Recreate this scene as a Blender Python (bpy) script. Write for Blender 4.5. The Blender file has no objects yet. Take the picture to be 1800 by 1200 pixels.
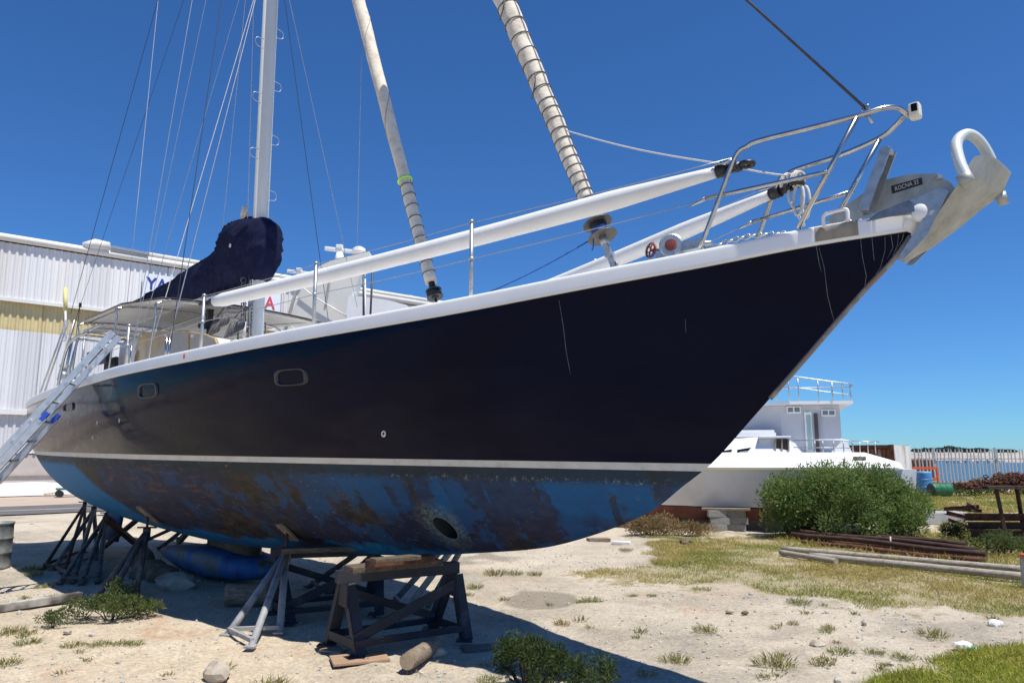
import bpy, bmesh, math, random
import numpy as np
from mathutils import Vector, Matrix, noise
rnd = random.Random(7)
R = math.radians
sc = bpy.context.scene
C = sc.collection

# ------------------------------------------------------------------ camera, sky, sun, exposure
F, PITCH, CAMH = 1300.0, R(8.75), 1.6
cam = bpy.data.objects.new('camera', bpy.data.cameras.new('camera'))
C.objects.link(cam)
cam.data.sensor_width = 36; cam.data.lens = 26; cam.data.clip_end = 4000; cam.data.clip_start = .05
cam.location = (0, 0, CAMH); cam.rotation_euler = (R(90) + PITCH, 0, 0)
sc.camera = cam
SUN = Vector((.295, -.265, 1.0)).normalized()
w = bpy.data.worlds.new('World'); sc.world = w; w.use_nodes = True
nt = w.node_tree; bg = nt.nodes['Background']
sky = nt.nodes.new('ShaderNodeTexSky'); sky.sky_type = 'NISHITA'; sky.sun_disc = False
sky.sun_elevation = math.asin(SUN.z); sky.sun_rotation = math.atan2(SUN.x, SUN.y)
sky.altitude = 0; sky.air_density = .9; sky.dust_density = 0.0; sky.ozone_density = .3
hs = nt.nodes.new('ShaderNodeMix'); hs.data_type = 'RGBA'; hs.blend_type = 'MULTIPLY'; hs.inputs[0].default_value = 1.0
hs.inputs[7].default_value = (.300, .630, 1.06, 1)          # cool white balance of the whole sky
nt.links.new(sky.outputs[0], hs.inputs[6]); nt.links.new(hs.outputs[2], bg.inputs[0])
bg.inputs[1].default_value = 0.098
sl = bpy.data.lights.new('sun', 'SUN'); sl.energy = 4.9; sl.angle = R(.5); sl.color = (1, .955, .88)
so = bpy.data.objects.new('sun', sl); C.objects.link(so)
so.rotation_euler = SUN.to_track_quat('Z', 'Y').to_euler(); so.location = (0, 0, 40)
sc.view_settings.view_transform = 'Standard'; sc.view_settings.look = 'None'
sc.view_settings.exposure = 0.30; sc.view_settings.gamma = 1.0
sc.view_settings.use_curve_mapping = False

# ------------------------------------------------------------------ survey helpers (photo survey -> metres)
cP, sP = math.cos(PITCH), math.sin(PITCH)
def ray(x, y):
    a = (x-900)/F; b = (600-y)/F
    return np.array([a, cP-b*sP, sP+b*cP])
def gr(x, y, z=0.0):
    r = ray(x, y); t = (z-CAMH)/r[2]; return (r[0]*t, r[1]*t, z)
def at(x, y, Y):
    r = ray(x, y); t = Y/r[1]; return (r[0]*t, r[1]*t, r[2]*t+CAMH)
def proj(X, Y, Z):
    dz = Z-CAMH; d = Y*cP+dz*sP
    return 900+F*X/d, 600-F*(-Y*sP+dz*cP)/d
TH = R(43)
O = np.array([1.3795, 5.35]); DS = np.array([-math.cos(TH), math.sin(TH)]); ST = np.array([-math.sin(TH), -math.cos(TH)])
def on(x, y, v=0.0):              # survey point on the yacht plane v = const -> (u, v, z)
    r = ray(x, y); t = (O+ST*v)@ST/(r[:2]@ST); q = r*t
    return (float((q[:2]-O)@DS), v, float(q[2]+CAMH))
def W(u, v, z):                   # yacht -> world
    p = O+DS*u+ST*v; return (float(p[0]), float(p[1]), z)

# ------------------------------------------------------------------ materials
MATS = {}
def ramp(nt, cols, pos=None):
    n = nt.nodes.new('ShaderNodeValToRGB'); e = n.color_ramp.elements
    k = len(cols); pos = pos or [i/(k-1) for i in range(k)]
    while len(e) < k: e.new(.5)
    for i in range(k): e[i].position = pos[i]; e[i].color = (*cols[i][:3], 1)
    return n
def M(name, cols, rough=.6, metal=0., scale=6., bump=0., bscale=None, stretch=(1, 1, 1), pos=None, coat=0., detail=6, spec=.5, trans=0., bdist=.01):
    m = bpy.data.materials.new(name); m.use_nodes = True
    t = m.node_tree; b = t.nodes['Principled BSDF']
    b.inputs['Roughness'].default_value = rough; b.inputs['Metallic'].default_value = metal
    b.inputs['Coat Weight'].default_value = coat; b.inputs['Coat Roughness'].default_value = .08
    b.inputs['Specular IOR Level'].default_value = spec
    b.inputs['Transmission Weight'].default_value = trans
    if len(cols) == 1: cols = [tuple(c*.86 for c in cols[0]), tuple(min(1, c*1.1) for c in cols[0])]
    tc = t.nodes.new('ShaderNodeTexCoord'); mp = t.nodes.new('ShaderNodeMapping'); mp.inputs['Scale'].default_value = stretch
    t.links.new(tc.outputs['Object'], mp.inputs[0])
    n = t.nodes.new('ShaderNodeTexNoise'); n.inputs['Scale'].default_value = scale; n.inputs['Detail'].default_value = detail
    n.inputs['Roughness'].default_value = .62
    t.links.new(mp.outputs[0], n.inputs['Vector'])
    r = ramp(t, cols, pos or [.3+.4*i/(len(cols)-1) for i in range(len(cols))])
    t.links.new(n.outputs['Fac'], r.inputs[0]); t.links.new(r.outputs[0], b.inputs['Base Color'])
    if bump:
        n2 = t.nodes.new('ShaderNodeTexNoise'); n2.inputs['Scale'].default_value = bscale or scale*4; n2.inputs['Detail'].default_value = 5
        t.links.new(mp.outputs[0], n2.inputs['Vector'])
        bp = t.nodes.new('ShaderNodeBump'); bp.inputs['Strength'].default_value = bump; bp.inputs['Distance'].default_value = bdist
        t.links.new(n2.outputs['Fac'], bp.inputs['Height']); t.links.new(bp.outputs[0], b.inputs['Normal'])
    MATS[name] = m
    return m
white = M('white_gelcoat', [(.74, .75, .76), (.82, .82, .81)], .35, scale=3, coat=.2)
white_old = M('white_gelcoat_weathered', [(.55, .52, .47), (.74, .73, .70), (.80, .80, .79)], .45, scale=1.2, stretch=(1, 1, 2.5), pos=[.25, .45, .7])
white_cover = M('white_pole_cover', [(.70, .70, .69), (.80, .80, .79)], .5, scale=2, bump=.15, bscale=9)
def creased(m, scale, stretch, strength, dist, rot=(0,0,0)):
    t = m.node_tree; b = t.nodes['Principled BSDF']; tc = t.nodes.new('ShaderNodeTexCoord'); mp = t.nodes.new('ShaderNodeMapping'); mp.inputs['Scale'].default_value = stretch; mp.inputs['Rotation'].default_value = rot
    n = t.nodes.new('ShaderNodeTexNoise'); n.noise_type = 'RIDGED_MULTIFRACTAL'; n.inputs['Scale'].default_value = scale; n.inputs['Detail'].default_value = 3; n.inputs['Distortion'].default_value = .6
    t.links.new(tc.outputs['Object'], mp.inputs[0]); t.links.new(mp.outputs[0], n.inputs['Vector']); bp = t.nodes.new('ShaderNodeBump'); bp.inputs['Strength'].default_value = strength; bp.inputs['Distance'].default_value = dist
    t.links.new(n.outputs[0], bp.inputs['Height'])
    if b.inputs['Normal'].links: t.links.new(b.inputs['Normal'].links[0].from_socket, bp.inputs['Normal'])
    t.links.new(bp.outputs[0], b.inputs['Normal'])
creased(white_cover, 1.6, (.5, .5, 2.5), .25, .02)
canvas = M('cream_canvas', [(.46, .40, .31), (.66, .59, .48), (.73, .67, .57)], .85, scale=9, bump=.5, bscale=28, pos=[.25, .5, .75])
navy_cloth = M('navy_canvas', [(.005, .007, .028), (.010, .013, .046)], .85, spec=.15, scale=7, bump=.25, bscale=22, bdist=.008)
creased(navy_cloth, 2.6, (.5, 1, 2.2), .45, .03, (0, .35, 0)); creased(canvas, 5, (1, 1, 1.2), .45, .02)
steel = M('stainless_tube', [(.42, .41, .40), (.58, .57, .55)], .22, 1., scale=14)
steel_dull = M('galvanised_steel', [(.30, .32, .33), (.44, .46, .47), (.52, .53, .53)], .42, .75, scale=18, pos=[.25, .5, .75], bump=.1)
alu = M('aluminium', [(.50, .52, .54), (.66, .68, .70)], .38, .7, scale=10)
wire = M('steel_wire', [(.30, .31, .33), (.42, .43, .45)], .35, .5, scale=20)
wire_dark = M('dark_wire', [(.02, .025, .04), (.05, .055, .07)], .5, scale=20)
rope_w = M('white_rope', [(.48, .46, .44), (.66, .64, .60)], .9, scale=60)
rope_d = M('grey_rope', [(.06, .06, .065), (.19, .185, .18)], .9, scale=50)
rope_b = M('blue_rope', [(.005, .05, .22), (.02, .12, .40)], .8, scale=50)
black = M('black_plastic', [(.010, .010, .011), (.022, .022, .024)], .45, scale=12)
mastp = M('mast_paint', [(.66, .65, .58), (.76, .75, .68)], .5, scale=2, stretch=(4, 4, .5))
rust = M('rusty_steel', [(.030, .012, .008), (.10, .036, .018), (.20, .075, .035)], .85, scale=9, bump=.5, bscale=40, pos=[.28, .5, .74])
rust_dark = M('dark_rusty_steel', [(.020, .011, .010), (.055, .026, .018), (.10, .045, .026)], .85, scale=7, bump=.4, bscale=40, pos=[.28, .5, .74])
stand_paint = M('worn_stand_paint', [(.040,.028,.022), (.10,.085,.075), (.20,.19,.18)], .7, scale=11, bump=.35, bscale=45, pos=[.3, .5, .72], stretch=(1, 1, .35))
stand_grey = M('grey_stand_paint', [(.12, .11, .10), (.30, .30, .295), (.40, .40, .39)], .65, scale=9, bump=.35, bscale=45, pos=[.25, .45, .75])
navy_steel = M('navy_trestle_paint', [(.012, .012, .016), (.022, .024, .034), (.10, .10, .10)], .6, scale=6, bump=.35, bscale=40, pos=[.3, .6, .82])
timber = M('weathered_timber', [(.10, .075, .05), (.22, .17, .12), (.32, .26, .19)], .85, scale=5, bump=.5, bscale=24, stretch=(1, 8, 8))
pole_wood = M('grey_timber_pole', [(.20, .17, .13), (.34, .30, .24), (.42, .38, .31)], .85, scale=4, bump=.45, bscale=20, stretch=(.6, 6, 6))
dark_timber = M('dark_timber', [(.045,.032,.022), (.10,.075,.052), (.16,.125,.09)], .9, scale=5, bump=.5, bscale=24, stretch=(1, 8, 8))
plywood = M('plywood', [(.28, .17, .10), (.42, .28, .18)], .8, scale=5, bump=.3, stretch=(1, 6, 1))
rockm = M('pale_rock', [(.26, .21, .15), (.42, .36, .28), (.52, .46, .37)], .9, scale=5, bump=.7, bscale=18)
rock_dark = M('brown_rock', [(.09, .065, .045), (.18, .14, .10)], .9, scale=6, bump=.7, bscale=18)
glass_brown = M('tinted_acrylic', [(.26, .165, .065), (.40, .27, .12), (.30, .22, .13)], .12, scale=3, coat=.5)
glass_dark = M('dark_glass', [(.002,.002,.003), (.006,.006,.007)], .06, scale=4, spec=.25)
glass_green = M('green_glass', [(.28, .40, .38), (.36, .48, .46)], .12, scale=2)
bim_white = M('bimini_fabric', [(.58, .57, .54), (.68, .67, .64)], .7, scale=3)
solar = M('solar_cell', [(.008, .03, .09), (.015, .05, .13)], .2, scale=8, coat=.6)
concrete = M('concrete_block', [(.24, .23, .21), (.36, .345, .32)], .9, scale=12, bump=.5, bscale=50)
orange = M('orange_plastic', [(.62, .10, .03), (.75, .15, .05)], .5, scale=4)
bluebarrel = M('blue_plastic', [(.05, .22, .50), (.10, .30, .58)], .45, scale=4)
greendrum = M('green_drum_paint', [(.008, .085, .035), (.02, .15, .065)], .45, scale=5)
cabin_grey = M('grey_cabin', [(.44, .45, .49), (.52, .53, .56)], .55, scale=2)  # one even grey for wheelhouse walls, louvres and door post
redpaint = M('red_antifoul', [(.10, .035, .022), (.20, .07, .045), (.26, .11, .08)], .8, scale=3, bump=.3)
drum_metal = M('zinc_drum', [(.12, .12, .115), (.26, .27, .26), (.36, .37, .36)], .55, .4, scale=6, bump=.3)
yellow = M('yellow_paint', [(.60, .54, .18), (.72, .66, .28)], .6, scale=6)
pale_yellow = M('pale_yellow_timber', [(.50, .42, .22), (.66, .58, .36)], .8, scale=5)
trolley_green = M('green_trolley_paint', [(.02, .12, .10), (.05, .22, .19)], .6, scale=6)
blue_cap = M('blue_plastic_cap', [(.02, .06, .45), (.03, .09, .55)], .45, scale=5)
redwheel = M('red_handle_paint', [(.12,.05,.04), (.24,.045,.035), (.32,.25,.22)], .5, scale=9)
primer = M('grey_primer', [(.22, .205, .18), (.30, .285, .255)], .8, scale=14, stretch=(1, 1, .4))
lime = M('lime_tape', [(.30, .75, .08), (.40, .85, .15)], .6, scale=5)
red_mark = M('red_mark_paint', [(.60, .16, .06), (.70, .24, .10)], .7, scale=30)

# ------------------------------------------------------------------ mesh builder
class MB:
    def __init__(s): s.v = []; s.f = []; s.sm = []
    def add(s, vs, fs, smooth=False):
        o = len(s.v); s.v += [tuple(map(float, p)) for p in vs]
        s.f += [tuple(i+o for i in f) for f in fs]; s.sm += [smooth]*len(fs); return s
    def box(s, c, d, m=None):
        x, y, z = [k/2 for k in d]
        vs = [(-x,-y,-z),(x,-y,-z),(x,y,-z),(-x,y,-z),(-x,-y,z),(x,-y,z),(x,y,z),(-x,y,z)]
        if m is not None: vs = [m @ Vector(p) for p in vs]
        vs = [(p[0]+c[0], p[1]+c[1], p[2]+c[2]) for p in vs]
        return s.add(vs, [(3,2,1,0),(4,5,6,7),(0,1,5,4),(1,2,6,5),(2,3,7,6),(3,0,4,7)])
    def beam(s, p, q, a, b, up=(0, 0, 1)):      # rectangular bar p->q; a across, b along up
        p = Vector(p); q = Vector(q); d = (q-p).normalized(); up = Vector(up)
        x = d.cross(up)
        if x.length < 1e-4: x = d.cross(Vector((1, 0, 0)))
        x.normalize(); y = x.cross(d)
        vs = [e+x*(i*a/2)+y*(j*b/2) for e in (p, q) for i, j in ((-1,-1),(1,-1),(1,1),(-1,1))]
        return s.add(vs, [(3,2,1,0),(4,5,6,7),(0,1,5,4),(1,2,6,5),(2,3,7,6),(3,0,4,7)])
    def angle(s, p, q, a, t, up=(0, 0, 1)):     # L-section steel
        p = Vector(p); q = Vector(q); d = (q-p).normalized(); up = Vector(up); x = d.cross(up).normalized(); y = x.cross(d)
        s.beam(p+x*a/2, q+x*a/2, a, t, up); s.beam(p+y*(a/2+t/2+.0005), q+y*(a/2+t/2+.0005), t, a, up); return s
    def tube(s, pts, r, n=8, caps=True, rr=None, smooth=True):
        P = [Vector(p) for p in pts]; vs = []; prev = None
        for i, p in enumerate(P):
            d = (P[min(i+1, len(P)-1)]-P[max(i-1, 0)])
            d = d.normalized() if d.length > 1e-9 else Vector((0, 0, 1))
            if prev is None:
                x = d.cross(Vector((0, 0, 1)))
                if x.length < 1e-3: x = d.cross(Vector((1, 0, 0)))
            else: x = prev-d*prev.dot(d)
            x.normalize(); prev = x; y = d.cross(x); ri = rr[i] if rr else r
            vs += [p+(x*math.cos(2*math.pi*k/n)+y*math.sin(2*math.pi*k/n))*ri for k in range(n)]
        fs = [(i*n+k, i*n+(k+1) % n, (i+1)*n+(k+1) % n, (i+1)*n+k) for i in range(len(P)-1) for k in range(n)]
        s.add(vs, fs, smooth)
        if caps:
            o = len(s.v)-len(vs)
            s.f += [tuple(o+k for k in reversed(range(n))), tuple(o+(len(P)-1)*n+k for k in range(n))]; s.sm += [False]*2
        return s
    def lathe(s, prof, n=20, m=None, c=(0, 0, 0)):   # prof [(r,z)] about local z
        vs = []
        for r, z in prof:
            for k in range(n):
                p = Vector((r*math.cos(2*math.pi*k/n), r*math.sin(2*math.pi*k/n), z))
                if m is not None: p = m @ p
                vs.append((p[0]+c[0], p[1]+c[1], p[2]+c[2]))
        fs = [(i*n+k, i*n+(k+1) % n, (i+1)*n+(k+1) % n, (i+1)*n+k) for i in range(len(prof)-1) for k in range(n)]
        fs += [tuple(reversed(range(n))), tuple((len(prof)-1)*n+k for k in range(n))]
        return s.add(vs, fs, False)
    def torus(s, c, Rr, r, axis=(0, 0, 1), n=24, k=6, arc=1.0, start=0., sy=1.0):
        q = Vector(axis).normalized().to_track_quat('Z', 'Y')
        m = int(n*arc)+(1 if arc < 1 else 0)
        pts = [Vector(c)+q @ Vector((Rr*math.cos(start+2*math.pi*i/n), sy*Rr*math.sin(start+2*math.pi*i/n), 0)) for i in range(m)]
        if arc >= 1: pts.append(pts[0])
        return s.tube(pts, r, k, caps=arc < 1)
    def prism(s, poly, h, m):      # poly in local xy, extruded along local z 0..h, placed by 4x4 matrix m
        n = len(poly); vs = [m @ Vector((x, y, 0)) for x, y in poly]+[m @ Vector((x, y, h)) for x, y in poly]
        fs = [tuple(reversed(range(n))), tuple(range(n, 2*n))]+[(i, (i+1) % n, n+(i+1) % n, n+i) for i in range(n)]
        return s.add(vs, fs)
    def rock(s, c, d, seed=0, sub=2):
        bm = bmesh.new(); bmesh.ops.create_icosphere(bm, subdivisions=sub, radius=1)
        vs = []
        for v in bm.verts:
            k = 1+.35*noise.noise(v.co*1.3+Vector((seed*3.1, 0, 0)))+.12*noise.noise(v.co*3.7+Vector((seed, 5, 0)))
            vs.append((c[0]+v.co.x*k*d[0], c[1]+v.co.y*k*d[1], c[2]+v.co.z*k*d[2]))
        fs = [tuple(v.index for v in f.verts) for f in bm.faces]; bm.free()
        return s.add(vs, fs, False)
    def mesh(s, name):
        me = bpy.data.meshes.new(name); me.from_pydata(s.v, [], s.f)
        me.polygons.foreach_set('use_smooth', s.sm); me.update(); return me
    def build(s, name, mat, parent=None, bev=0., angle=30):
        me = s.mesh(name)
        if bev:
            bm = bmesh.new(); bm.from_mesh(me)
            es = [e for e in bm.edges if len(e.link_faces) == 2 and e.calc_face_angle(0) > .6]
            bmesh.ops.bevel(bm, geom=es, offset=bev, segments=2, profile=.6, affect='EDGES', clamp_overlap=True)
            bm.to_mesh(me); bm.free()
        for k in (mat if isinstance(mat, (list, tuple)) else [mat]): me.materials.append(k)
        return link(name, me, parent)
def link(name, me, parent=None):
    o = bpy.data.objects.new(name, me); C.objects.link(o)
    if parent is not None: o.parent = parent
    return o
def tag(o, label=None, cat=None, group=None, kind=None):
    if label: o['label'] = label
    if cat: o['category'] = cat
    if group: o['group'] = group
    if kind: o['kind'] = kind
    return o
def empty(name, loc, label, cat, group=None, rz=0):
    o = bpy.data.objects.new(name, None); C.objects.link(o); o.location = loc; o.rotation_euler = (0, 0, rz)
    o.empty_display_size = .2
    return tag(o, label, cat, group)
def copy_tree(o, parent=None):
    c = o.copy(); C.objects.link(c)
    if parent is not None: c.parent = parent
    for ch in list(o.children): copy_tree(ch, c)
    return c
def smooth_curve(pts, n=6):      # Catmull-Rom
    P = [Vector(p) for p in pts]; P = [2*P[0]-P[1]]+P+[2*P[-1]-P[-2]]; out = []
    for i in range(1, len(P)-2):
        for k in range(n):
            t = k/n; a, b, c, d = P[i-1], P[i], P[i+1], P[i+2]
            out.append(.5*((2*b)+(c-a)*t+(2*a-5*b+4*c-d)*t*t+(3*b-a-3*c+d)*t**3))
    out.append(P[-2]); return out
def V3(*a): return Vector(a)

# ------------------------------------------------------------------ setting: ground, road, water, far shore
def inpoly(x, y, P):
    c = np.zeros(np.shape(x), bool); n = len(P); j = n-1
    for i in range(n):
        xi, yi = P[i]; xj, yj = P[j]
        if yi != yj:
            c ^= ((yi > y) != (yj > y)) & (x < (xj-xi)*(y-yi)/(yj-yi)+xi)
        j = i
    return c
G_MAIN = [(1010,1006),(1090,1000),(1165,988),(1130,966),(1150,952),(1200,936),(1350,944),(1380,962),(1830,1012),(1830,1090),(1660,1076),(1520,1066),(1410,1050),(1290,1030),(1200,1034),(1060,1019)]
G_BACK = [(1350,944),(1660,940),(1640,905),(1830,900),(1830,1008),(1390,968)]
G_FAR = [(1480,866),(1830,866),(1830,906),(1480,912)]
G_NEAR = [(1630,1172),(1690,1142),(1850,1125),(1850,1230),(1420,1230),(1560,1192)]
def px_of(X, Y):
    d = Y*cP-CAMH*sP
    return 900+F*X/d, 600-F*(-Y*sP-CAMH*cP)/d
gseed = np.random.RandomState(3)
def vnoise(x, y, s, seed=0):      # smooth value noise, vectorised
    g = np.random.RandomState(seed).rand(64, 64); x = np.asarray(x)*s; y = np.asarray(y)*s
    i = np.floor(x).astype(int); j = np.floor(y).astype(int); a = x-i; b = y-j
    a = a*a*(3-2*a); b = b*b*(3-2*b); q = lambda m, n: g[m % 64, n % 64]
    return (q(i,j)*(1-a)+q(i+1,j)*a)*(1-b)+(q(i,j+1)*(1-a)+q(i+1,j+1)*a)*b
def gz(X, Y):
    z = (vnoise(X, Y, 1.1, 1)-.5)*.05+(vnoise(X, Y, 3.7, 2)-.5)*.022+(vnoise(X, Y, 11, 4)-.5)*.010
    left = np.clip((1.2-np.asarray(X))/2, 0, 1)*np.clip((8-np.asarray(Y))/2, 0, 1)
    z = z*(1+.9*left)+left*(vnoise(X, Y, 7, 8)-.5)*.03
    fade = np.clip((22-np.asarray(Y))/5, 0, 1)
    return z*fade-.012
xs = np.concatenate([np.linspace(-400,-60,12)[:-1], np.linspace(-60,-12,30)[:-1], np.arange(-12,13,.06), np.linspace(13,40,20), np.linspace(60,400,10)])
ys = np.concatenate([np.linspace(-300,0,14)[:-1], np.linspace(0,4.6,12)[:-1], np.arange(4.6,14,.06), np.arange(14,22,.16), np.linspace(22,38,20), np.linspace(45,260,14)])
GX, GY = np.meshgrid(xs, ys); GZ = gz(GX, GY)
nx, ny = len(xs), len(ys)
ii = np.arange(nx*ny).reshape(ny, nx)
q = np.stack([ii[:-1,:-1], ii[:-1,1:], ii[1:,1:], ii[1:,:-1]], -1).reshape(-1, 4)
qx = (GX[:-1,:-1]+GX[1:,1:]).ravel()/2; qy = (GY[:-1,:-1]+GY[1:,1:]).ravel()/2
q = q[~((qx > 3) & (qy > 38))]
me = bpy.data.meshes.new('ground')
me.from_pydata(np.stack([GX.ravel(), GY.ravel(), GZ.ravel()], -1).tolist(), [], q.tolist())
me.polygons.foreach_set('use_smooth', np.ones(len(q), bool)); me.update()
PX, PY = px_of(GX.ravel(), np.maximum(GY.ravel(), 3.))
front = GY.ravel() > 3
wob = lambda a, b: (vnoise(GX.ravel(), GY.ravel(), a, b)-.5)
pxw = PX+wob(2.2, 11)*50; pyw = PY+wob(2.2, 12)*26
pxg = pxw+wob(8.5, 13)*34+(gseed.rand(nx*ny)-.5)*26; pyg = pyw+wob(8.5, 14)*17+(gseed.rand(nx*ny)-.5)*9
gm = (inpoly(pxg, pyg, G_MAIN) | inpoly(pxg, pyg, G_BACK) | inpoly(pxg, pyg, G_FAR) | inpoly(pxg, pyg, G_NEAR)) & front
rm = np.zeros(nx*ny); wm = np.zeros(nx*ny); sm_ = np.zeros(nx*ny)
def blob(arr, x, y, rx, ry, s):
    d = ((pxw-x)/rx)**2+((pyw-y)/ry)**2; arr[:] = np.maximum(arr, s*np.clip(1.5-d*1.1, 0, 1)*front)
for b in ((310,1105,60,16,1),(265,1088,40,10,.8),(120,1180,60,22,.5),(1290,1040,80,10,.5),(1460,1130,40,12,.5),(880,1010,60,8,.4),(600,1165,30,10,.3)): blob(rm, *b)
d = ((PX+wob(3,21)*14-947)/68)**2+((PY+wob(3,22)*8-1052)/16)**2
wm = np.maximum(wm, .8*np.clip((1.1-d)*5, 0, 1)*front)
for b in ((850,983,70,7,.7),(1650,1110,120,16,.35),(1150,1150,60,12,.2),(1470,1140,45,18,.3),(1290,1060,80,10,.25)): blob(wm, *b)
rg_ = np.random.RandomState(77)
for i in range(46): blob(wm, rg_.uniform(850, 1800), rg_.uniform(1000, 1195), rg_.uniform(14, 70), rg_.uniform(3, 12), rg_.uniform(.10, .38))
for i in range(16): blob(rm, rg_.uniform(0, 1700), rg_.uniform(1010, 1195), rg_.uniform(14, 60), rg_.uniform(3, 10), rg_.uniform(.3, .8))
sm_ = np.clip((900-PX)/500, 0, 1)*np.clip((PY-1010)/100, 0, 1)*front      # warm sand, left foreground
ca = me.color_attributes.new('zone', 'FLOAT_COLOR', 'POINT')
buf = np.stack([gm.astype(float)*.85, rm, wm, sm_], -1).astype(np.float32)
ca.data.foreach_set('color', buf.ravel())
ground = tag(link('ground', me), kind='structure')
gmat = bpy.data.materials.new('gravel_ground'); gmat.use_nodes = True; t = gmat.node_tree; L = t.links.new
b = t.nodes['Principled BSDF']; b.inputs['Roughness'].default_value = .95; b.inputs['Specular IOR Level'].default_value = .25
tc = t.nodes.new('ShaderNodeTexCoord')
def nz(scale, det=6, rough=.6):
    n = t.nodes.new('ShaderNodeTexNoise'); n.inputs['Scale'].default_value = scale; n.inputs['Detail'].default_value = det; n.inputs['Roughness'].default_value = rough
    L(tc.outputs['Object'], n.inputs['Vector']); return n
def mixc(fac, a, bb, mode='MIX', f=None):
    m = t.nodes.new('ShaderNodeMix'); m.data_type = 'RGBA'; m.blend_type = mode
    if f is not None: m.inputs[0].default_value = f
    else: L(fac, m.inputs[0])
    L(a, m.inputs[6]); L(bb, m.inputs[7]); return m.outputs[2]
n1 = nz(.55, 9, .68); n2 = nz(7, 8, .7); n3 = nz(38, 4, .7)
gravel = ramp(t, [(.31,.275,.222), (.48,.42,.33), (.575,.51,.405)], [.32,.5,.70]); L(n1.outputs[0], gravel.inputs[0])
sandc = ramp(t, [(.40,.335,.245), (.53,.445,.325), (.60,.515,.39)], [.3,.5,.7]); L(n1.outputs[0], sandc.inputs[0])
att = t.nodes.new('ShaderNodeAttribute'); att.attribute_name = 'zone'
sep = t.nodes.new('ShaderNodeSeparateColor'); L(att.outputs['Color'], sep.inputs[0])
base = mixc(att.outputs['Alpha'], gravel.outputs[0], sandc.outputs[0])
soil = ramp(t, [(.22,.18,.10), (.33,.28,.155), (.40,.345,.205)], [.3,.5,.7]); L(n2.outputs[0], soil.inputs[0])
red = ramp(t, [(.42,.27,.17), (.50,.36,.25)]); L(n2.outputs[0], red.inputs[0])
wet = ramp(t, [(.19,.165,.13), (.25,.215,.17)]); L(n2.outputs[0], wet.inputs[0])
def mul(a, bb):
    m = t.nodes.new('ShaderNodeMath'); m.operation = 'MULTIPLY'; m.use_clamp = True; L(a, m.inputs[0]); L(bb, m.inputs[1]); return m.outputs[0]
brk = ramp(t, [(0,0,0), (1,1,1)], [.38,.62]); L(n2.outputs[0], brk.inputs[0])
base = mixc(mul(sep.outputs[1], brk.outputs[0]), base, red.outputs[0])
base = mixc(sep.outputs[2], base, wet.outputs[0])
base = mixc(sep.outputs[0], base, soil.outputs[0])
vor = t.nodes.new('ShaderNodeTexVoronoi'); vor.inputs['Scale'].default_value = 42; L(tc.outputs['Object'], vor.inputs['Vector'])
peb = ramp(t, [(.62,.61,.60), (1,1,1), (1.0,1.0,1.0)], [.0,.45,1]); L(n3.outputs[0], peb.inputs[0])
vc = t.nodes.new('ShaderNodeSeparateColor'); L(vor.outputs['Color'], vc.inputs[0])
pr = ramp(t, [(.80,.79,.78), (1,1,1), (1.16,1.15,1.13)], [.1,.5,.9]); L(vc.outputs[0], pr.inputs[0])
base = mixc(None, base, peb.outputs[0], 'MULTIPLY', .7); base = mixc(None, base, pr.outputs[0], 'MULTIPLY', .75)
L(base, b.inputs['Base Color'])
add = t.nodes.new('ShaderNodeMath'); add.operation = 'ADD'; L(n2.outputs[0], add.inputs[0]); L(n3.outputs[0], add.inputs[1])
bp = t.nodes.new('ShaderNodeBump'); bp.inputs['Strength'].default_value = .9; bp.inputs['Distance'].default_value = .022
L(add.outputs[0], bp.inputs['Height']); L(bp.outputs[0], b.inputs['Normal'])
me.materials.append(gmat)
# loose gravel: small real stones, uncounted
def pebbles(n, seed):
    bm = bmesh.new(); bmesh.ops.create_icosphere(bm, subdivisions=1, radius=1)
    bv = np.array([v.co[:] for v in bm.verts]); bf = np.array([[v.index for v in f.verts] for f in bm.faces]); bm.free()
    rs = np.random.RandomState(seed); X = rs.uniform(-9, 7, n*3); Y = 4.8+rs.rand(n*3)**1.6*9
    px, py = px_of(X, Y); ok = (px > -30) & (px < 1830) & (py < 1230) & ~inpoly(px, py, G_MAIN) & ~inpoly(px, py, G_NEAR)
    ok &= rs.rand(n*3) < .25+1.2*np.clip(vnoise(X, Y, 1.6, 31)-.35, 0, 1)
    X, Y = X[ok][:n], Y[ok][:n]; k = len(X); s = .004+.012*rs.rand(k)**3
    s = np.where(rs.rand(k) < .02, s*2.2, s)
    vs = bv[None]*(s[:, None, None]*(.7+.6*rs.rand(k, 1, 3)))*(.85+.3*rs.rand(k, len(bv), 1))
    vs += np.stack([X, Y, gz(X, Y)+s*.3], -1)[:, None]
    fs = (bf[None]+(np.arange(k)*len(bv))[:, None, None]).reshape(-1, 3)
    m = bpy.data.meshes.new('gravel'); m.from_pydata(vs.reshape(-1, 3).tolist(), [], fs.tolist()); m.update(); return m
me = pebbles(6500, 5); me.materials.append(M('loose_stone', [(.24,.22,.19), (.42,.39,.34), (.56,.53,.47)], .9, scale=1.7, pos=[.3,.5,.7], stretch=(9,9,9)))
tag(link('loose_gravel', me), kind='stuff')
# quay edge
quay = MB().box((203, 38.15, -1.2), (400, .3, 2.35)).build('quay_edge', concrete); tag(quay, kind='structure')
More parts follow.
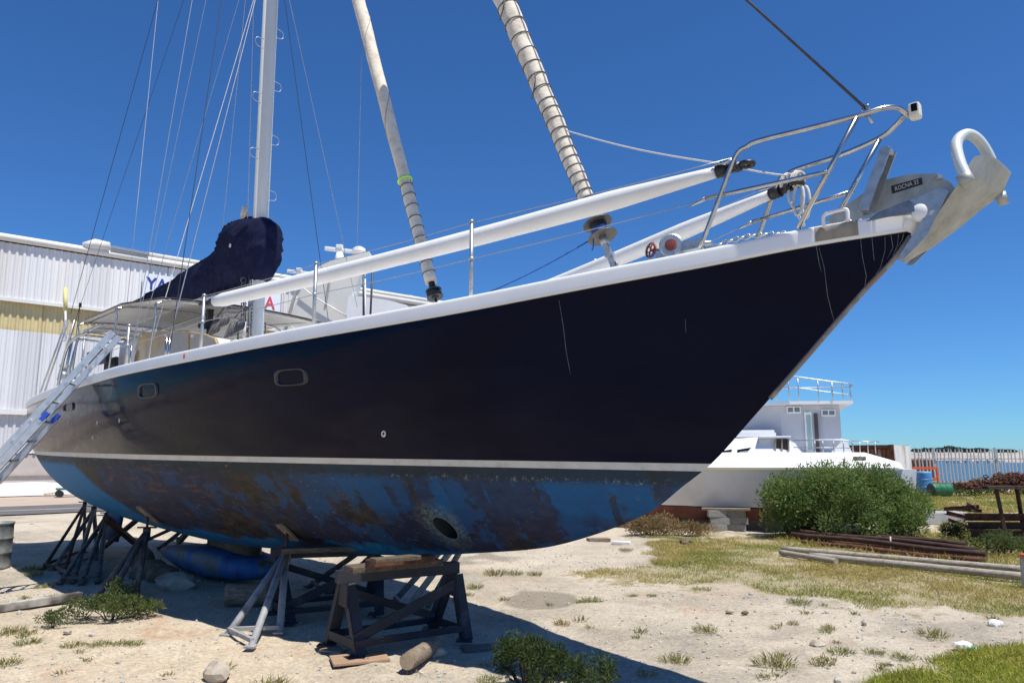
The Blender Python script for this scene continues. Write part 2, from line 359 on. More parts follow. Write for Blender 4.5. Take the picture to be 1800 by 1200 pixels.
# road beside the building
FD = np.array([.756, .655]); FN = np.array([.655, -.756])       # building: along, outward
A0 = np.array(at(0, 870, 29.7)[:2])
def fac(tt, o=0.0, z=0.0): p = A0+FD*tt+FN*o; return (p[0], p[1], z)
def strip(name, o0, o1, t0, t1, z, mat):
    m = MB().add([fac(t0, o0, z), fac(t1, o0, z), fac(t1, o1, z), fac(t0, o1, z)], [(0, 1, 2, 3)])
    o = m.build(name, mat); tag(o, kind='structure'); return o
asph = M('asphalt', [(.07,.07,.072), (.105,.10,.10), (.13,.125,.12)], .9, scale=1.5, bump=.3, bscale=60, pos=[.3,.5,.7])
apron = M('paved_apron', [(.34,.27,.21), (.42,.34,.28)], .9, scale=.8, bump=.2, bscale=30)
def foff(x, y): p = np.array(gr(x, y)[:2])-A0; return p@FN, p@FD
o_far, o_near, o_line = foff(0, 891)[0], foff(0, 906)[0], foff(0, 899)[0]
strip('apron', -.4, o_far, -60, 70, .010, apron)
strip('road', o_far-.02, o_near, -60, 70, .016, asph)
strip('road_line', o_line-.05, o_line+.06, -60, 70, .021, M('road_paint', [(.55,.54,.52), (.66,.65,.63)], .8, scale=3))
# water and far shore
wat = bpy.data.materials.new('sea_water'); wat.use_nodes = True; t = wat.node_tree; L = t.links.new
b = t.nodes['Principled BSDF']; b.inputs['Base Color'].default_value = (.05,.092,.115,1); b.inputs['Roughness'].default_value = .22; b.inputs['Specular IOR Level'].default_value = .3
tc = t.nodes.new('ShaderNodeTexCoord'); n = t.nodes.new('ShaderNodeTexNoise'); n.inputs['Scale'].default_value = .9; n.inputs['Detail'].default_value = 6
bp = t.nodes.new('ShaderNodeBump'); bp.inputs['Strength'].default_value = 1.; bp.inputs['Distance'].default_value = .35
L(tc.outputs['Object'], n.inputs['Vector']); L(n.outputs[0], bp.inputs['Height']); L(bp.outputs[0], b.inputs['Normal'])
o = MB().add([(-1500, -1500, -1.25), (1500, -1500, -1.25), (1500, 2500, -1.25), (-1500, 2500, -1.25)], [(0, 1, 2, 3)]).build('sea', wat); tag(o, kind='structure')
shore = MB(); n = 90
prof = [(-14, -1.6), (0, -.9), (8, .8), (20, 1.8), (60, 3.0), (140, 3.4), (700, 4.5)]
sv = []
for i in range(n+1):
    X = -300+900*i/n
    for dy, z in prof: sv.append((X, 318+dy+6*math.sin(i*.7)+4*math.sin(i*1.9), z+(.35*noise.noise(V3(i*.4, dy*.1, 0)) if dy > 5 else 0)))
k = len(prof); shore.add(sv, [(i*k+j, (i+1)*k+j, (i+1)*k+j+1, i*k+j+1) for i in range(n) for j in range(k-1)], True)
o = shore.build('far_shore', M('far_shore_sand', [(.20,.17,.13), (.33,.29,.24), (.42,.39,.35), (.24,.22,.16)], .95, scale=.12, stretch=(1,1,6), pos=[.3,.45,.55,.7])); tag(o, kind='structure')
leaf_far = M('far_foliage', [(.020,.034,.026), (.045,.062,.045), (.07,.085,.06)], .9, scale=.6, pos=[.3,.5,.7])
bark = M('bark', [(.06,.045,.03), (.13,.10,.075)], .9, scale=8, bump=.4)
def crown_mesh(n, rx, ry, rz, leaf, seed, lobes=9):
    rs = np.random.RandomState(seed); cs = rs.normal(size=(lobes, 3)); cs /= np.linalg.norm(cs, axis=1)[:, None]
    cs *= (rs.rand(lobes, 1)**.5)*.62; cs[:, 2] = cs[:, 2]*.8
    li = rs.randint(0, lobes, n); d = rs.normal(size=(n, 3)); d /= np.linalg.norm(d, axis=1)[:, None]
    rr = .30+.22*rs.rand(lobes)
    p = cs[li]+d*(rr[li]*rs.rand(n)**.28)[:, None]
    p = p*np.array([rx, ry, rz])
    a = rs.normal(size=(n, 3)); a /= np.linalg.norm(a, axis=1)[:, None]; bq = np.cross(a, rs.normal(size=(n, 3))); bq /= np.linalg.norm(bq, axis=1)[:, None]
    s = leaf*(.6+.8*rs.rand(n, 1)); a = a*s; bq = bq*s*.55
    v = np.stack([p-a, p+bq, p+a, p-bq], 1).reshape(-1, 3); f = np.arange(4*n).reshape(-1, 4)
    m = bpy.data.meshes.new('crown'); m.from_pydata(v.tolist(), [], f.tolist()); m.update(); return m
far_trees = [(1612, 20, 6, 'low round dark tree at the left end of the far shore row'), (1632, 26, 8, 'dark tree beside the left end of the far shore trees'), (1652, 34, 9, 'broad dark tree left of the tallest far shore clump'), (1672, 38, 11, 'tallest dark tree clump on the far shore'), (1700, 36, 8, 'flat topped dark tree right of the tallest far shore clump'), (1722, 34, 8, 'broad low tree in the middle of the far shore row'), (1760, 16, 5, 'small isolated dark tree on the far shore'), (1777, 18, 6, 'rightmost small dark tree on the far shore')]
for i, (x, wd, hh, lab) in enumerate(far_trees):
    X, Y, _ = at(x, 797, 395+7*i % 30); wm_ = wd*Y/1300/2*1.15; hm = hh*Y/1300
    tr = empty('tree', (X, Y, 2.6), lab, 'tree', 'trees along the far shore')
    cm = crown_mesh(900, wm_, 4, hm*.62, .6, 60+i, 12); cm.materials.append(leaf_far)
    c = link('crown', cm, tr); c.location = (0, 0, hm*.55+.5)
    tm = MB(); tm.tube([(0, 0, -.5), (.1, 0, 1.2), (0, .1, 2.2)], .3, 6, rr=[.35,.25,.12])
    for s in (-1, 1): tm.tube([(0, 0, 1.), (s*wm_*.35, 0, 2.0)], .12, 5)
    tm.build('trunk', bark, tr)
bx = [1652, 1663, 1674, 1683, 1701, 1708, 1716, 1727, 1737, 1748, 1762]
for i, x in enumerate(bx):
    X, Y, _ = at(x, 806, 300-6*(i % 3))
    bt = empty('moored_boat', (X, Y, -1.25), ['leftmost','second','third','fourth','fifth','sixth','seventh','eighth','ninth','tenth','rightmost'][i]+' tiny white boat from the left, moored along the far shore behind the fence', 'boat', 'white boats moored along the far shore', rz=(i*1.3) % 3)
    h = MB(); l = 1.6+.5*(i % 3)
    h.add([(-l,-.6,.1),(l*.5,-.6,.1),(l,0,.1),(l*.5,.6,.1),(-l,.6,.1),(-l,-.8,.9),(l*.6,-.8,.95),(l*1.2,0,1.1),(l*.6,.8,.95),(-l,.8,.9)], [(4,3,2,1,0),(5,6,7,8,9)]+[(k, (k+1) % 5, 5+(k+1) % 5, 5+k) for k in range(5)])
    h.build('hull', white, bt); MB().box((-.2, 0, 1.35), (l*.8, .9, .85)).build('cabin', white_old, bt)

# ------------------------------------------------------------------ big white shed on the left
shed = empty('corrugated_shed', fac(0), 'large white corrugated shed with a yellow band and stained upper panels', 'building')
def zat(x, y, o=0.0):
    # height above ground of a survey pixel on the facade plane offset o
    r = ray(x, y); a = A0+FN*o; tt = (a@FN)/(r[:2]@FN); return r[2]*tt+CAMH
def sh(tt, o, z):   # local to shed empty
    p = FD*tt+FN*o; return (float(p[0]), float(p[1]), z)
zR, zG, zC, zY, zW, zS, zP = zat(0, 413), zat(0, 427), zat(0, 525), zat(0, 530), zat(0, 579), zat(0, 720), zat(0, 797)
def corrug(z0, z1, o, t0, t1, pitch=.26, dep=.045, z0b=None):
    m = MB(); vs = []; k = int((t1-t0)/pitch); ts = []
    for i in range(k):
        a = t0+i*pitch; ts += [(a, 0), (a+pitch*.42, 0), (a+pitch*.58, dep), (a+pitch*.84, dep)]
    ts += [(t0+k*pitch, 0), (t0+k*pitch+.05, 0)]
    for a, d in ts: vs += [sh(a, o+d, z0), sh(a, o+d, z1)]
    m.add(vs, [(2*i, 2*i+2, 2*i+3, 2*i+1) for i in range(len(ts)-1)]); return m
clad = M('white_cladding', [(.74,.66,.61), (.75,.73,.71), (.75,.755,.76), (.70,.70,.70)], .5, scale=.55, stretch=(1,1,.12), pos=[.30,.40,.52,.72])
clad_low = M('white_lower_cladding', [(.66,.67,.69), (.73,.735,.75)], .5, scale=.5)
yel = M('yellowed_sheeting', [(.55,.45,.22), (.66,.56,.31)], .5, scale=2)
for m_ in (clad, clad_low, yel):
    t = m_.node_tree; b = t.nodes['Principled BSDF']; oi = t.nodes.new('ShaderNodeObjectInfo'); mr_ = t.nodes.new('ShaderNodeMapRange'); mr_.inputs[3].default_value = .84; mr_.inputs[4].default_value = 1.04
    mx_ = t.nodes.new('ShaderNodeMix'); mx_.data_type = 'RGBA'; mx_.blend_type = 'MULTIPLY'; mx_.inputs[0].default_value = 1.; src_ = b.inputs['Base Color'].links[0].from_socket
    t.links.new(oi.outputs['Random'], mr_.inputs[0]); t.links.new(src_, mx_.inputs[6]); t.links.new(mr_.outputs[0], mx_.inputs[7]); t.links.new(mx_.outputs[2], b.inputs['Base Color'])
trim = M('white_trim', [(.66,.64,.60), (.76,.75,.72)], .45, scale=1)
plaster = M('pinkish_plaster', [(.46,.40,.36), (.55,.49,.445)], .9, scale=2, bump=.1)
T0, T1 = -14, 24
def sheets(name, z0, z1, o, mat):
    k = 0; a_ = T0; rs_ = random.Random(int(z0*100))
    while a_ < T1-.1:
        w_ = .26*3; d_ = rs_.choice((0, .006, .012)); corrug(z0+rs_.uniform(-.01, .01), z1, o+d_, a_, a_+w_+.001).build(name, mat, shed); a_ += w_; k += 1
sheets('upper_sheet', zC, zG, .25, clad); sheets('yellow_sheet', zW-.3, zC+.35, .10, yel); sheets('middle_sheet', zS, zW, .165, clad_low); sheets('lower_sheet', zP, zS-.18, .075, clad_low)
m = MB(); m.beam(sh(T0, .30, zC-.04), sh(T1, .30, zC-.04), .10, .14); m.build('flashing', trim, shed)
m = MB(); m.beam(sh(T0, .20, zS-.09), sh(T1, .20, zS-.09), .16, .18); m.build('sill_band', trim, shed)
m = MB(); m.tube([sh(T0, .34, zR-.14), sh(T1, .34, zR-.14)], .15, 14); m.build('gutter', trim, shed)
m = MB(); m.tube([sh(2.6, .3, zR+.10), sh(T1, .3, zR+.10)], .13, 12)
for a in (6.3, 10.4, 14.6, 18.6): m.tube([sh(a, .3, zR+.10), sh(a+.12, .3, zR+.10)], .15, 12)
m.build('roof_pipe', trim, shed)
m = MB(); m.tube([sh(2.0, .4, zR+.04), sh(2.45, .4, zR+.16), sh(3.0, .4, zR+.16)], .2, 12, rr=[.12,.24,.2]); m.build('vent_hood', trim, shed)
m = MB(); m.beam(sh(3.05, .4, zR+.14), sh(4.6, .4, zR+.10), .3, .12); m.build('vent_duct', steel_dull, shed)
zl = zat(0, 838, .1)
m = MB(); m.beam(sh(T0, -.15, zl/2-.05), sh(T1, -.15, zl/2-.05), .5, zl+.1); m.build('plinth_wall', plaster, shed)
m = MB(); m.beam(sh(T0, -.19, (zl+zP)/2), sh(T1, -.19, (zl+zP)/2), .5, zP-zl-.06); m.build('plaster_wall', plaster, shed)
m = MB(); m.beam(sh(T0, .12, zl), sh(T1, .12, zl), .06, .05); m.build('ledge', M('ledge_brown', [(.20,.15,.11), (.30,.24,.18)], .9, scale=3), shed)
m = MB()
m.add([sh(T0, .36, zR-.1), sh(T1, .36, zR-.1), sh(T1, -9, zR+1.3), sh(T0, -9, zR+1.3)], [(0, 1, 2, 3)])
m.add([sh(T0, .36, zR-.1), sh(T0, -9, zR+1.3), sh(T0, -9, 0), sh(T0, -.3, 0)], [(0, 1, 2, 3)])
m.add([sh(T1, .55, zR-.1), sh(T1, -9, zR+1.3), sh(T1, -9, 0), sh(T1, -.3, 0)], [(3, 2, 1, 0)])
m.add([sh(T0, -9, 0), sh(T1, -9, 0), sh(T1, -9, zR+1.3), sh(T0, -9, zR+1.3)], [(0, 1, 2, 3)])
m.build('roof', clad, shed)
m = MB(); m.add([sh(T0, .27, zC-.02), sh(T1, .27, zC-.02), sh(T1, .1, zC-.02), sh(T0, .1, zC-.02)], [(0, 1, 2, 3)]); m.build('soffit', trim, shed)
# pale blue lean-to roof seen between the flashing and the bimini
def onf(x, y, o):        # survey pixel on facade plane -> (t, z)
    r = ray(x, y); a = A0+FN*o; tt = (a@FN)/(r[:2]@FN); p = r*tt
    return float((p[:2]-A0)@FD), float(p[2]+CAMH)
# sign board and lettering
signm = M('sign_white', [(.70,.74,.82), (.76,.79,.86)], .4, scale=.6)
ta, za = onf(252, 480, .45); tb, zb = onf(491, 561, .45)
tz = lambda x, y: onf(x, y, .45)
sg = empty('sign', fac(ta, .45, 0), 'white sign board on the shed with blue and red capital letters behind the mast', 'sign')
m = MB(); zt, zbm = tz(252, 479)[1], tz(491, 562)[1]
m.add([(0,0,zbm)]+[tuple(np.append(FD*(tb-ta), zbm))]+[tuple(np.append(FD*(tb-ta), zt))]+[(0,0,zt)]+
      [tuple(np.append(FN*-.04, zbm)), tuple(np.append(FD*(tb-ta)+FN*-.04, zbm)), tuple(np.append(FD*(tb-ta)+FN*-.04, zt)), tuple(np.append(FN*-.04, zt))],
      [(0,1,2,3),(7,6,5,4),(0,4,5,1),(1,5,6,2),(2,6,7,3),(3,7,4,0)])
m.build('board', signm, sg)
def text_mesh(s, size, ext=.012):
    cu = bpy.data.curves.new('lettering', 'FONT'); cu.body = s; cu.size = size; cu.extrude = ext; cu.resolution_u = 3; cu.offset = .018 if ext > 0 else 0
    o = bpy.data.objects.new('lettering', cu); C.objects.link(o); bpy.context.view_layer.update()
    dg = bpy.context.evaluated_depsgraph_get(); me = bpy.data.meshes.new_from_object(o.evaluated_get(dg))
    bpy.data.objects.remove(o); bpy.data.curves.remove(cu); me.name = 'lettering'; return me
letter_blue = M('sign_blue', [(.015,.035,.22), (.03,.06,.28)], .5, scale=3); letter_red = M('sign_red', [(.55,.05,.07), (.65,.08,.09)], .5, scale=3)
letter_navy = M('sign_navy', [(.02,.03,.12), (.04,.05,.18)], .5, scale=3)
def sign_text(s, x0, ytop, ybot, mat, bold=1.0, x1=None):
    t0_, z1_ = tz(x0, ytop); _, z0_ = tz(x0, ybot); h = z1_-z0_
    me = text_mesh(s, 1.0); vs = np.array([v.co[:] for v in me.vertices]); lo, hi = vs.min(0), vs.max(0)
    sc_ = h/(hi[1]-lo[1]); wx = sc_*bold
    if x1 is not None: wx = (tz(x1, ytop)[0]-t0_)/(hi[0]-lo[0])
    for v in me.vertices:
        a = (v.co.x-lo[0])*wx; zz = z0_+(v.co.y-lo[1])*sc_; d = .006+v.co.z
        p = FD*(t0_-ta+a)+FN*d; v.co = (p[0], p[1], zz)
    me.materials.append(mat); link('lettering', me, sg)
sign_text('YA', 257, 486, 508, letter_blue, x1=296)
sign_text('A', 465, 520, 542, letter_red, x1=484)
sign_text('YAL', 396, 538, 546, letter_navy, x1=424)
sign_text('DA', 469, 546, 554, letter_navy, x1=484)

# things along the foot of the shed
up = empty('upturned_dinghy', gr(45, 872), 'long white upturned dinghy lying along the shed wall', 'boat', rz=math.atan2(FD[1], FD[0]))
sec = [(-1.15,.05,.12),(-1.0,.30,.36),(-.5,.42,.50),(.2,.44,.52),(.8,.34,.46),(1.15,.06,.30)]
m = MB(); vs = []
for x, hw, hz in sec: vs += [(x*1.5, hw*math.cos(a), .04+hz*math.sin(a)**.7) for a in [math.pi*i/8 for i in range(9)]]
m.add(vs, [(i*9+j, (i+1)*9+j, (i+1)*9+j+1, i*9+j+1) for i in range(5) for j in range(8)], True); m.build('hull', white, up)
m = MB(); m.tube([(-1.2*1.3,0,.06),(1.15*1.4,0,.06)], .03, 6); m.build('keel_strip', black, up)
sp = empty('cable_reel', gr(90, 866), 'round brown cable reel standing among the yellow timbers by the shed', 'reel', rz=.9)
for k, xx in enumerate((-.3, .3)):
    m = MB(); m.lathe([(.0,-.03),(.48,-.03),(.48,.03),(0,.03)], 22, Matrix.Rotation(R(90), 4, 'Y'), (xx,0,.5)); m.build('flange', timber, sp)
m = MB(); m.lathe([(.2,-.26),(.2,.26)], 16, Matrix.Rotation(R(90), 4, 'Y'), (0,0,.5)); m.build('drum', timber, sp)
for i, (a, b_, lab) in enumerate((((62,872),(100,866),'yellow plank lying in front of the cable reel by the shed'),((78,873),(108,872),'short pale plank lowest in the pile beside the shed'),((95,862),(128,853),'pale yellow sheet leaning behind the green trolley by the shed'))):
    p = gr(*a); q_ = gr(b_[0], b_[1]+ (8 if i == 2 else 0))
    m = MB(); m.beam((0,0,.06+.05*i), (q_[0]-p[0], q_[1]-p[1], .12+.25*(i == 2)+.05*i), .25, .06 if i < 2 else .3)
    o = m.build('plank', pale_yellow); o.location = p; tag(o, lab, 'plank')
tg = empty('trolley', gr(130, 873), 'low green steel trolley on black wheels beside the shed', 'trolley', rz=math.atan2(FD[1], FD[0])-.1)
m = MB(); m.box((0,0,.32), (1.25,.6,.07)); m.box((.1,.2,.42), (.9,.05,.14)); m.build('deck', trolley_green, tg, .01)
for x_ in (-.5, .5):
    for y_ in (-.27, .27):
        m = MB(); m.lathe([(.0,-.04),(.13,-.04),(.13,.04),(0,.04)], 14, Matrix.Rotation(R(90), 4, 'X'), (x_,y_,.14)); m.build('wheel', black, tg)
m = MB(); m.tube([(-.1,-.2,.36),(-.2,-.1,.62),(.25,.1,.64),(.3,.2,.4)], .03, 6); m.build('handle', trolley_green, tg)

# ------------------------------------------------------------------ the yacht
yacht = empty('sailing_yacht', (O[0], O[1], 0), 'large navy blue sailing yacht propped on stands with bare patchy underbody and furled sails', 'sailing yacht', rz=math.atan2(DS[1], DS[0]))
def lerp(xs_, ys_):
    xs_ = np.array(xs_); ys_ = np.array(ys_)
    h = np.diff(xs_); d = np.diff(ys_)/h; mm = np.zeros(len(xs_)); mm[0] = d[0]; mm[-1] = d[-1]
    for i in range(1, len(xs_)-1): mm[i] = 0 if d[i-1]*d[i] <= 0 else 2*d[i-1]*d[i]/(d[i-1]+d[i])
    def f(x):
        x = np.clip(x, xs_[0], xs_[-1]); i = np.clip(np.searchsorted(xs_, x)-1, 0, len(h)-1); tt = (x-xs_[i])/h[i]
        return ((1+2*tt)*(1-tt)**2*ys_[i]+tt*(1-tt)**2*h[i]*mm[i]+tt*tt*(3-2*tt)*ys_[i+1]+tt*tt*(tt-1)*h[i]*mm[i+1])
    return f
UT, US = -1.455, 12.7            # stem head, stern
ZS = lerp([-1.46,-.93,-.265,.45,1.82,3.76,4.79,6.58,8.35,10.5,12.8], [2.962,2.936,2.876,2.822,2.719,2.622,2.568,2.498,2.452,2.43,2.44])
ZK = lerp([-1.46,-1.34,-1.185,-.718,-.381,-.046,.19,.455,1.13,1.56,2.24,3.37,4.9,6.7,7.6,8.6,9.6,10.6,11.4,12.0,12.4,12.8], [2.95,2.80,2.661,2.196,1.863,1.541,1.375,1.192,.936,.829,.734,.61,.52,.46,.485,.53,.585,.67,.80,.98,1.16,1.42])
def BS(u):
    u = np.asarray(u, float); x = np.clip((6.5-u)/(6.5-UT), 0, 1); y = np.clip((u-6.5)/6.3, 0, 2)
    return np.where(u < 6.5, 1.75*(1-x**1.45)+.012, 1.75*(1-.40*y*y)+.012)
PE = lerp([-1.46,0,1.5,4,7,10,12.8], [1.0,1.05,1.35,2.0,2.3,2.3,2.6])
QE = lerp([-1.46,0,1.5,4,7,10,12.8], [1.0,.95,.80,.66,.60,.56,.50])
def VH(u, z):
    zk = ZK(u); t_ = np.clip((z-zk)/np.maximum(ZS(u)-zk, 1e-4), 0, 1)
    return BS(u)*(1-(1-t_)**PE(u))**QE(u)
def onhull(x, y, it=80):
    v = 0.
    for _ in range(it):
        u, _v, z = on(x, y, v); v = .5*v+.5*float(VH(u, min(max(z, float(ZK(u))), float(ZS(u)))))
    return u, v, z
ST0, ST1 = 1.487, 1.542            # stripe edges at the bow
STT = .0112
# thruster tunnel position
tu, tv, tz_ = onhull(783, 928)
uu = np.unique(np.concatenate([UT+np.array([0,.01,.03,.06]), np.arange(UT+.1, .6, .05), np.arange(.6, 3.2, .04), np.arange(3.2, US, .08), [US]]))
NT = 56
tt_ = (np.linspace(0, 1, NT)**1.35)
def hull_grid():
    bm = bmesh.new(); grid = {}
    for sgn in (1, -1):
        for i, u in enumerate(uu):
            zk, zs = float(ZK(u)), float(ZS(u))
            for j, a in enumerate(tt_):
                z = zk+(zs-zk)*a; v = float(VH(u, z))
                if j == 0: v = 0.
                uo = u
                rk = max(0, (u-11.2)/(US-11.2)); uo = u-.0*rk
                if sgn == -1 and j == 0: grid[(sgn, i, j)] = grid[(1, i, j)]; continue
                grid[(sgn, i, j)] = bm.verts.new((uo, sgn*v, z))
    for sgn in (1, -1):
        for i in range(len(uu)-1):
            for j in range(NT-1):
                f = [grid[(sgn, i, j)], grid[(sgn, i+1, j)], grid[(sgn, i+1, j+1)], grid[(sgn, i, j+1)]]
                if sgn < 0: f.reverse()
                f2 = []
                for x_ in f:
                    if x_ not in f2: f2.append(x_)
                try: bm.faces.new(f2)
                except ValueError: pass
    n = len(uu)-1                         # transom
    for j in range(NT-1):
        a = [grid[(1, n, j)], grid[(-1, n, j)], grid[(-1, n, j+1)], grid[(1, n, j+1)]]; f2 = []
        for x_ in a:
            if x_ not in f2: f2.append(x_)
        if len(f2) > 2: bm.faces.new(f2)
    bmesh.ops.recalc_face_normals(bm, faces=bm.faces)
    return bm
bm = hull_grid()
nrm = Vector((-STT, 0, 1)).normalized()
for z0 in (ST0, ST1):
    bmesh.ops.bisect_plane(bm, geom=bm.verts[:]+bm.edges[:]+bm.faces[:], plane_co=(0, 0, z0), plane_no=nrm, dist=1e-5)
TR = .105                            # open tunnel through the forefoot
for v in bm.verts:
    d = math.hypot(v.co.x-tu, v.co.z-tz_)
    if abs(d-TR) < .024 and d > 1e-6:
        k = TR/d; v.co.x = tu+(v.co.x-tu)*k; v.co.z = tz_+(v.co.z-tz_)*k
        v.co.y = math.copysign(float(VH(v.co.x, v.co.z)), v.co.y)
bmesh.ops.delete(bm, geom=[f for f in bm.faces if all(math.hypot(v.co.x-tu, v.co.z-tz_) < TR+.002 for v in f.verts)], context='FACES')
def split_hull(name, cond, mat):
    me = bpy.data.meshes.new(name); b2 = bm.copy()
    bmesh.ops.delete(b2, geom=[f for f in b2.faces if not cond(f.calc_center_median())], context='FACES')
    for f in b2.faces: f.smooth = True
    for e in b2.edges:
        if len(e.link_faces) == 2 and e.calc_face_angle(0) > .6: e.smooth = False
    b2.to_mesh(me); b2.free(); me.materials.append(mat); return link(name, me, yacht)
zl_ = lambda p: p.z-STT*p.x
# topsides paint: gloss navy, brownish ground reflection painted into the colour low and aft
def topsides_mat():
    m = bpy.data.materials.new('navy_topsides'); m.use_nodes = True; t = m.node_tree; L = t.links.new; b = t.nodes['Principled BSDF']
    tc = t.nodes.new('ShaderNodeTexCoord'); sx = t.nodes.new('ShaderNodeSeparateXYZ'); L(tc.outputs['Object'], sx.inputs[0])
    def nz(s, st=(1,1,1), d=6):
        mp = t.nodes.new('ShaderNodeMapping'); mp.inputs['Scale'].default_value = st; L(tc.outputs['Object'], mp.inputs[0])
        n = t.nodes.new('ShaderNodeTexNoise'); n.inputs['Scale'].default_value = s; n.inputs['Detail'].default_value = d; L(mp.outputs[0], n.inputs['Vector']); return n.outputs[0]
    n1 = nz(.9, (1,1,1.6)); n2 = nz(6, (1,1,2)); n3 = nz(24)
    base = ramp(t, [(.0005,.0015,.0115), (.0009,.0026,.018), (.0020,.0046,.021)], [.3,.55,.75]); L(n1, base.inputs[0])
    ground_refl = ramp(t, [(.026,.024,.022), (.075,.066,.055)]); L(n2, ground_refl.inputs[0])  # reflected ground tone, painted as a tint
    def mr(v, a, b_, c, d):
        q = t.nodes.new('ShaderNodeMapRange'); q.clamp = True
        for k, x in zip((1,2,3,4), (a,b_,c,d)): q.inputs[k].default_value = x
        L(v, q.inputs[0]); return q.outputs[0]
    def mth(op, a, b_):
        q = t.nodes.new('ShaderNodeMath'); q.operation = op
        for k, x in enumerate((a, b_)):
            if isinstance(x, (int, float)): q.inputs[k].default_value = x
            else: L(x, q.inputs[k])
        return q.outputs[0]
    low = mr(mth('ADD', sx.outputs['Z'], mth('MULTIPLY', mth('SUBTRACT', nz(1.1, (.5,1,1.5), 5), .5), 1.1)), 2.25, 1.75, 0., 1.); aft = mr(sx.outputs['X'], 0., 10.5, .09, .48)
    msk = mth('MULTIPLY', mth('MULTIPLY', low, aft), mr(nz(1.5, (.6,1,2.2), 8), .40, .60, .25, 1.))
    mx = t.nodes.new('ShaderNodeMix'); mx.data_type = 'RGBA'; L(msk, mx.inputs[0]); L(base.outputs[0], mx.inputs[6]); L(ground_refl.outputs[0], mx.inputs[7])
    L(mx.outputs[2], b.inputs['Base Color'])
    rg = mth('ADD', mr(n2, .3, .7, .10, .20), mth('MULTIPLY', msk, .22)); L(rg, b.inputs['Roughness'])
    bp = t.nodes.new('ShaderNodeBump'); bp.inputs['Strength'].default_value = .6; bp.inputs['Distance'].default_value = .020
    L(nz(1.7, (.8,1,1.6), 3), bp.inputs['Height']); L(bp.outputs[0], b.inputs['Normal'])
    L(mr(sx.outputs['X'], 2.0, 12.0, .085, .24), b.inputs['Specular IOR Level'])
    return m
def bottom_mat():
    m = bpy.data.materials.new('patchy_antifouling'); m.use_nodes = True; t = m.node_tree; L = t.links.new; b = t.nodes['Principled BSDF']
    tc = t.nodes.new('ShaderNodeTexCoord'); sx = t.nodes.new('ShaderNodeSeparateXYZ'); L(tc.outputs['Object'], sx.inputs[0])
    def nz(s, st=(1,1,1), d=7, rot=(0,0,0), rough=.62):
        mp = t.nodes.new('ShaderNodeMapping'); mp.inputs['Scale'].default_value = st; mp.inputs['Rotation'].default_value = rot; L(tc.outputs['Object'], mp.inputs[0])
        n = t.nodes.new('ShaderNodeTexNoise'); n.inputs['Scale'].default_value = s; n.inputs['Detail'].default_value = d; n.inputs['Roughness'].default_value = rough
        L(mp.outputs[0], n.inputs['Vector']); return n.outputs[0]
    def mr(v, a, b_, c=0., d=1.):
        q = t.nodes.new('ShaderNodeMapRange'); q.clamp = True
        for k, x in zip((1,2,3,4), (a,b_,c,d)): q.inputs[k].default_value = x
        L(v, q.inputs[0]); return q.outputs[0]
    def mth(op, a, b_):
        q = t.nodes.new('ShaderNodeMath'); q.operation = op
        for k, x in enumerate((a, b_)):
            if isinstance(x, (int, float)): q.inputs[k].default_value = x
            else: L(x, q.inputs[k])
        return q.outputs[0]
    def mix(f, a, b_):
        mx = t.nodes.new('ShaderNodeMix'); mx.data_type = 'RGBA'; L(f, mx.inputs[0])
        for k, x in ((6, a), (7, b_)):
            if isinstance(x, tuple): mx.inputs[k].default_value = (*x, 1)
            else: L(x, mx.inputs[k])
        return mx.outputs[2]
    U, Z = sx.outputs['X'], sx.outputs['Z']
    fine = nz(9, (1,1,1.5)); mid = nz(1.15, (1,.5,1.7), 8, (0,.75,0)); streak = nz(3.2, (.45,.6,2.2), 6, (0,.9,0)); big = nz(.55, (1,.4,1.3), 6, (0,.6,0), .5)
    dk = ramp(t, [(.016,.016,.018), (.040,.033,.027), (.070,.057,.046)], [.3,.5,.7]); L(fine, dk.inputs[0])
    bl = ramp(t, [(.007,.085,.22), (.009,.16,.38), (.016,.23,.48)], [.3,.5,.72]); L(fine, bl.inputs[0])
    nv = ramp(t, [(.010,.016,.055), (.016,.035,.12)]); L(streak, nv.inputs[0])
    warp = mth('MULTIPLY', mth('SUBTRACT', nz(2.6, (1,1,1), 5), .5), .34)
    Uw = mth('ADD', mth('ADD', U, mth('MULTIPLY', Z, -.45)), warp); Zw = mth('ADD', Z, mth('MULTIPLY', mth('SUBTRACT', nz(2.1, (1.3,1,1), 6), .5), .34))
    colm = nz(1.0, (1.5,0.001,.22), 5, (0,.25,0), .55)            # broad roller strips, nearly upright
    pt = mr(mth('ADD', colm, mth('MULTIPLY', mth('SUBTRACT', nz(14, (1,1,1), 6), .5), .10)), .485, .515); pt2 = mr(nz(2.1, (1,.5,1.1), 10, (0,.6,0), .7), .53, .55); vi = mr(big, .47, .53)
    col = mix(mth('MULTIPLY', vi, .55), dk.outputs[0], nv.outputs[0])
    slateb = ramp(t, [(.012,.055,.15), (.016,.10,.26)]); L(streak, slateb.inputs[0])
    col = mix(mth('MULTIPLY', mth('MULTIPLY', pt2, mr(U, 2.5, 7., .75, .25)), 1.), col, slateb.outputs[0])
    bowb = mth('MULTIPLY', mth('MULTIPLY', mr(Zw, 1.10, 1.16), mr(U, 3.6, 2.6)), mth('ADD', mth('MULTIPLY', pt, .80), .12)); col = mix(bowb, col, bl.outputs[0])
    midb = mth('MULTIPLY', mth('MULTIPLY', pt, mr(Zw, .98, 1.10)), mth('MULTIPLY', mr(U, 4.6, 3.4), .75)); col = mix(midb, col, slateb.outputs[0])
    lowb = mth('MULTIPLY', mth('MULTIPLY', mr(Zw, .74, .69), mr(U, 1.7, 2.2)), mr(mid, .38, .46)); col = mix(lowb, col, bl.outputs[0])
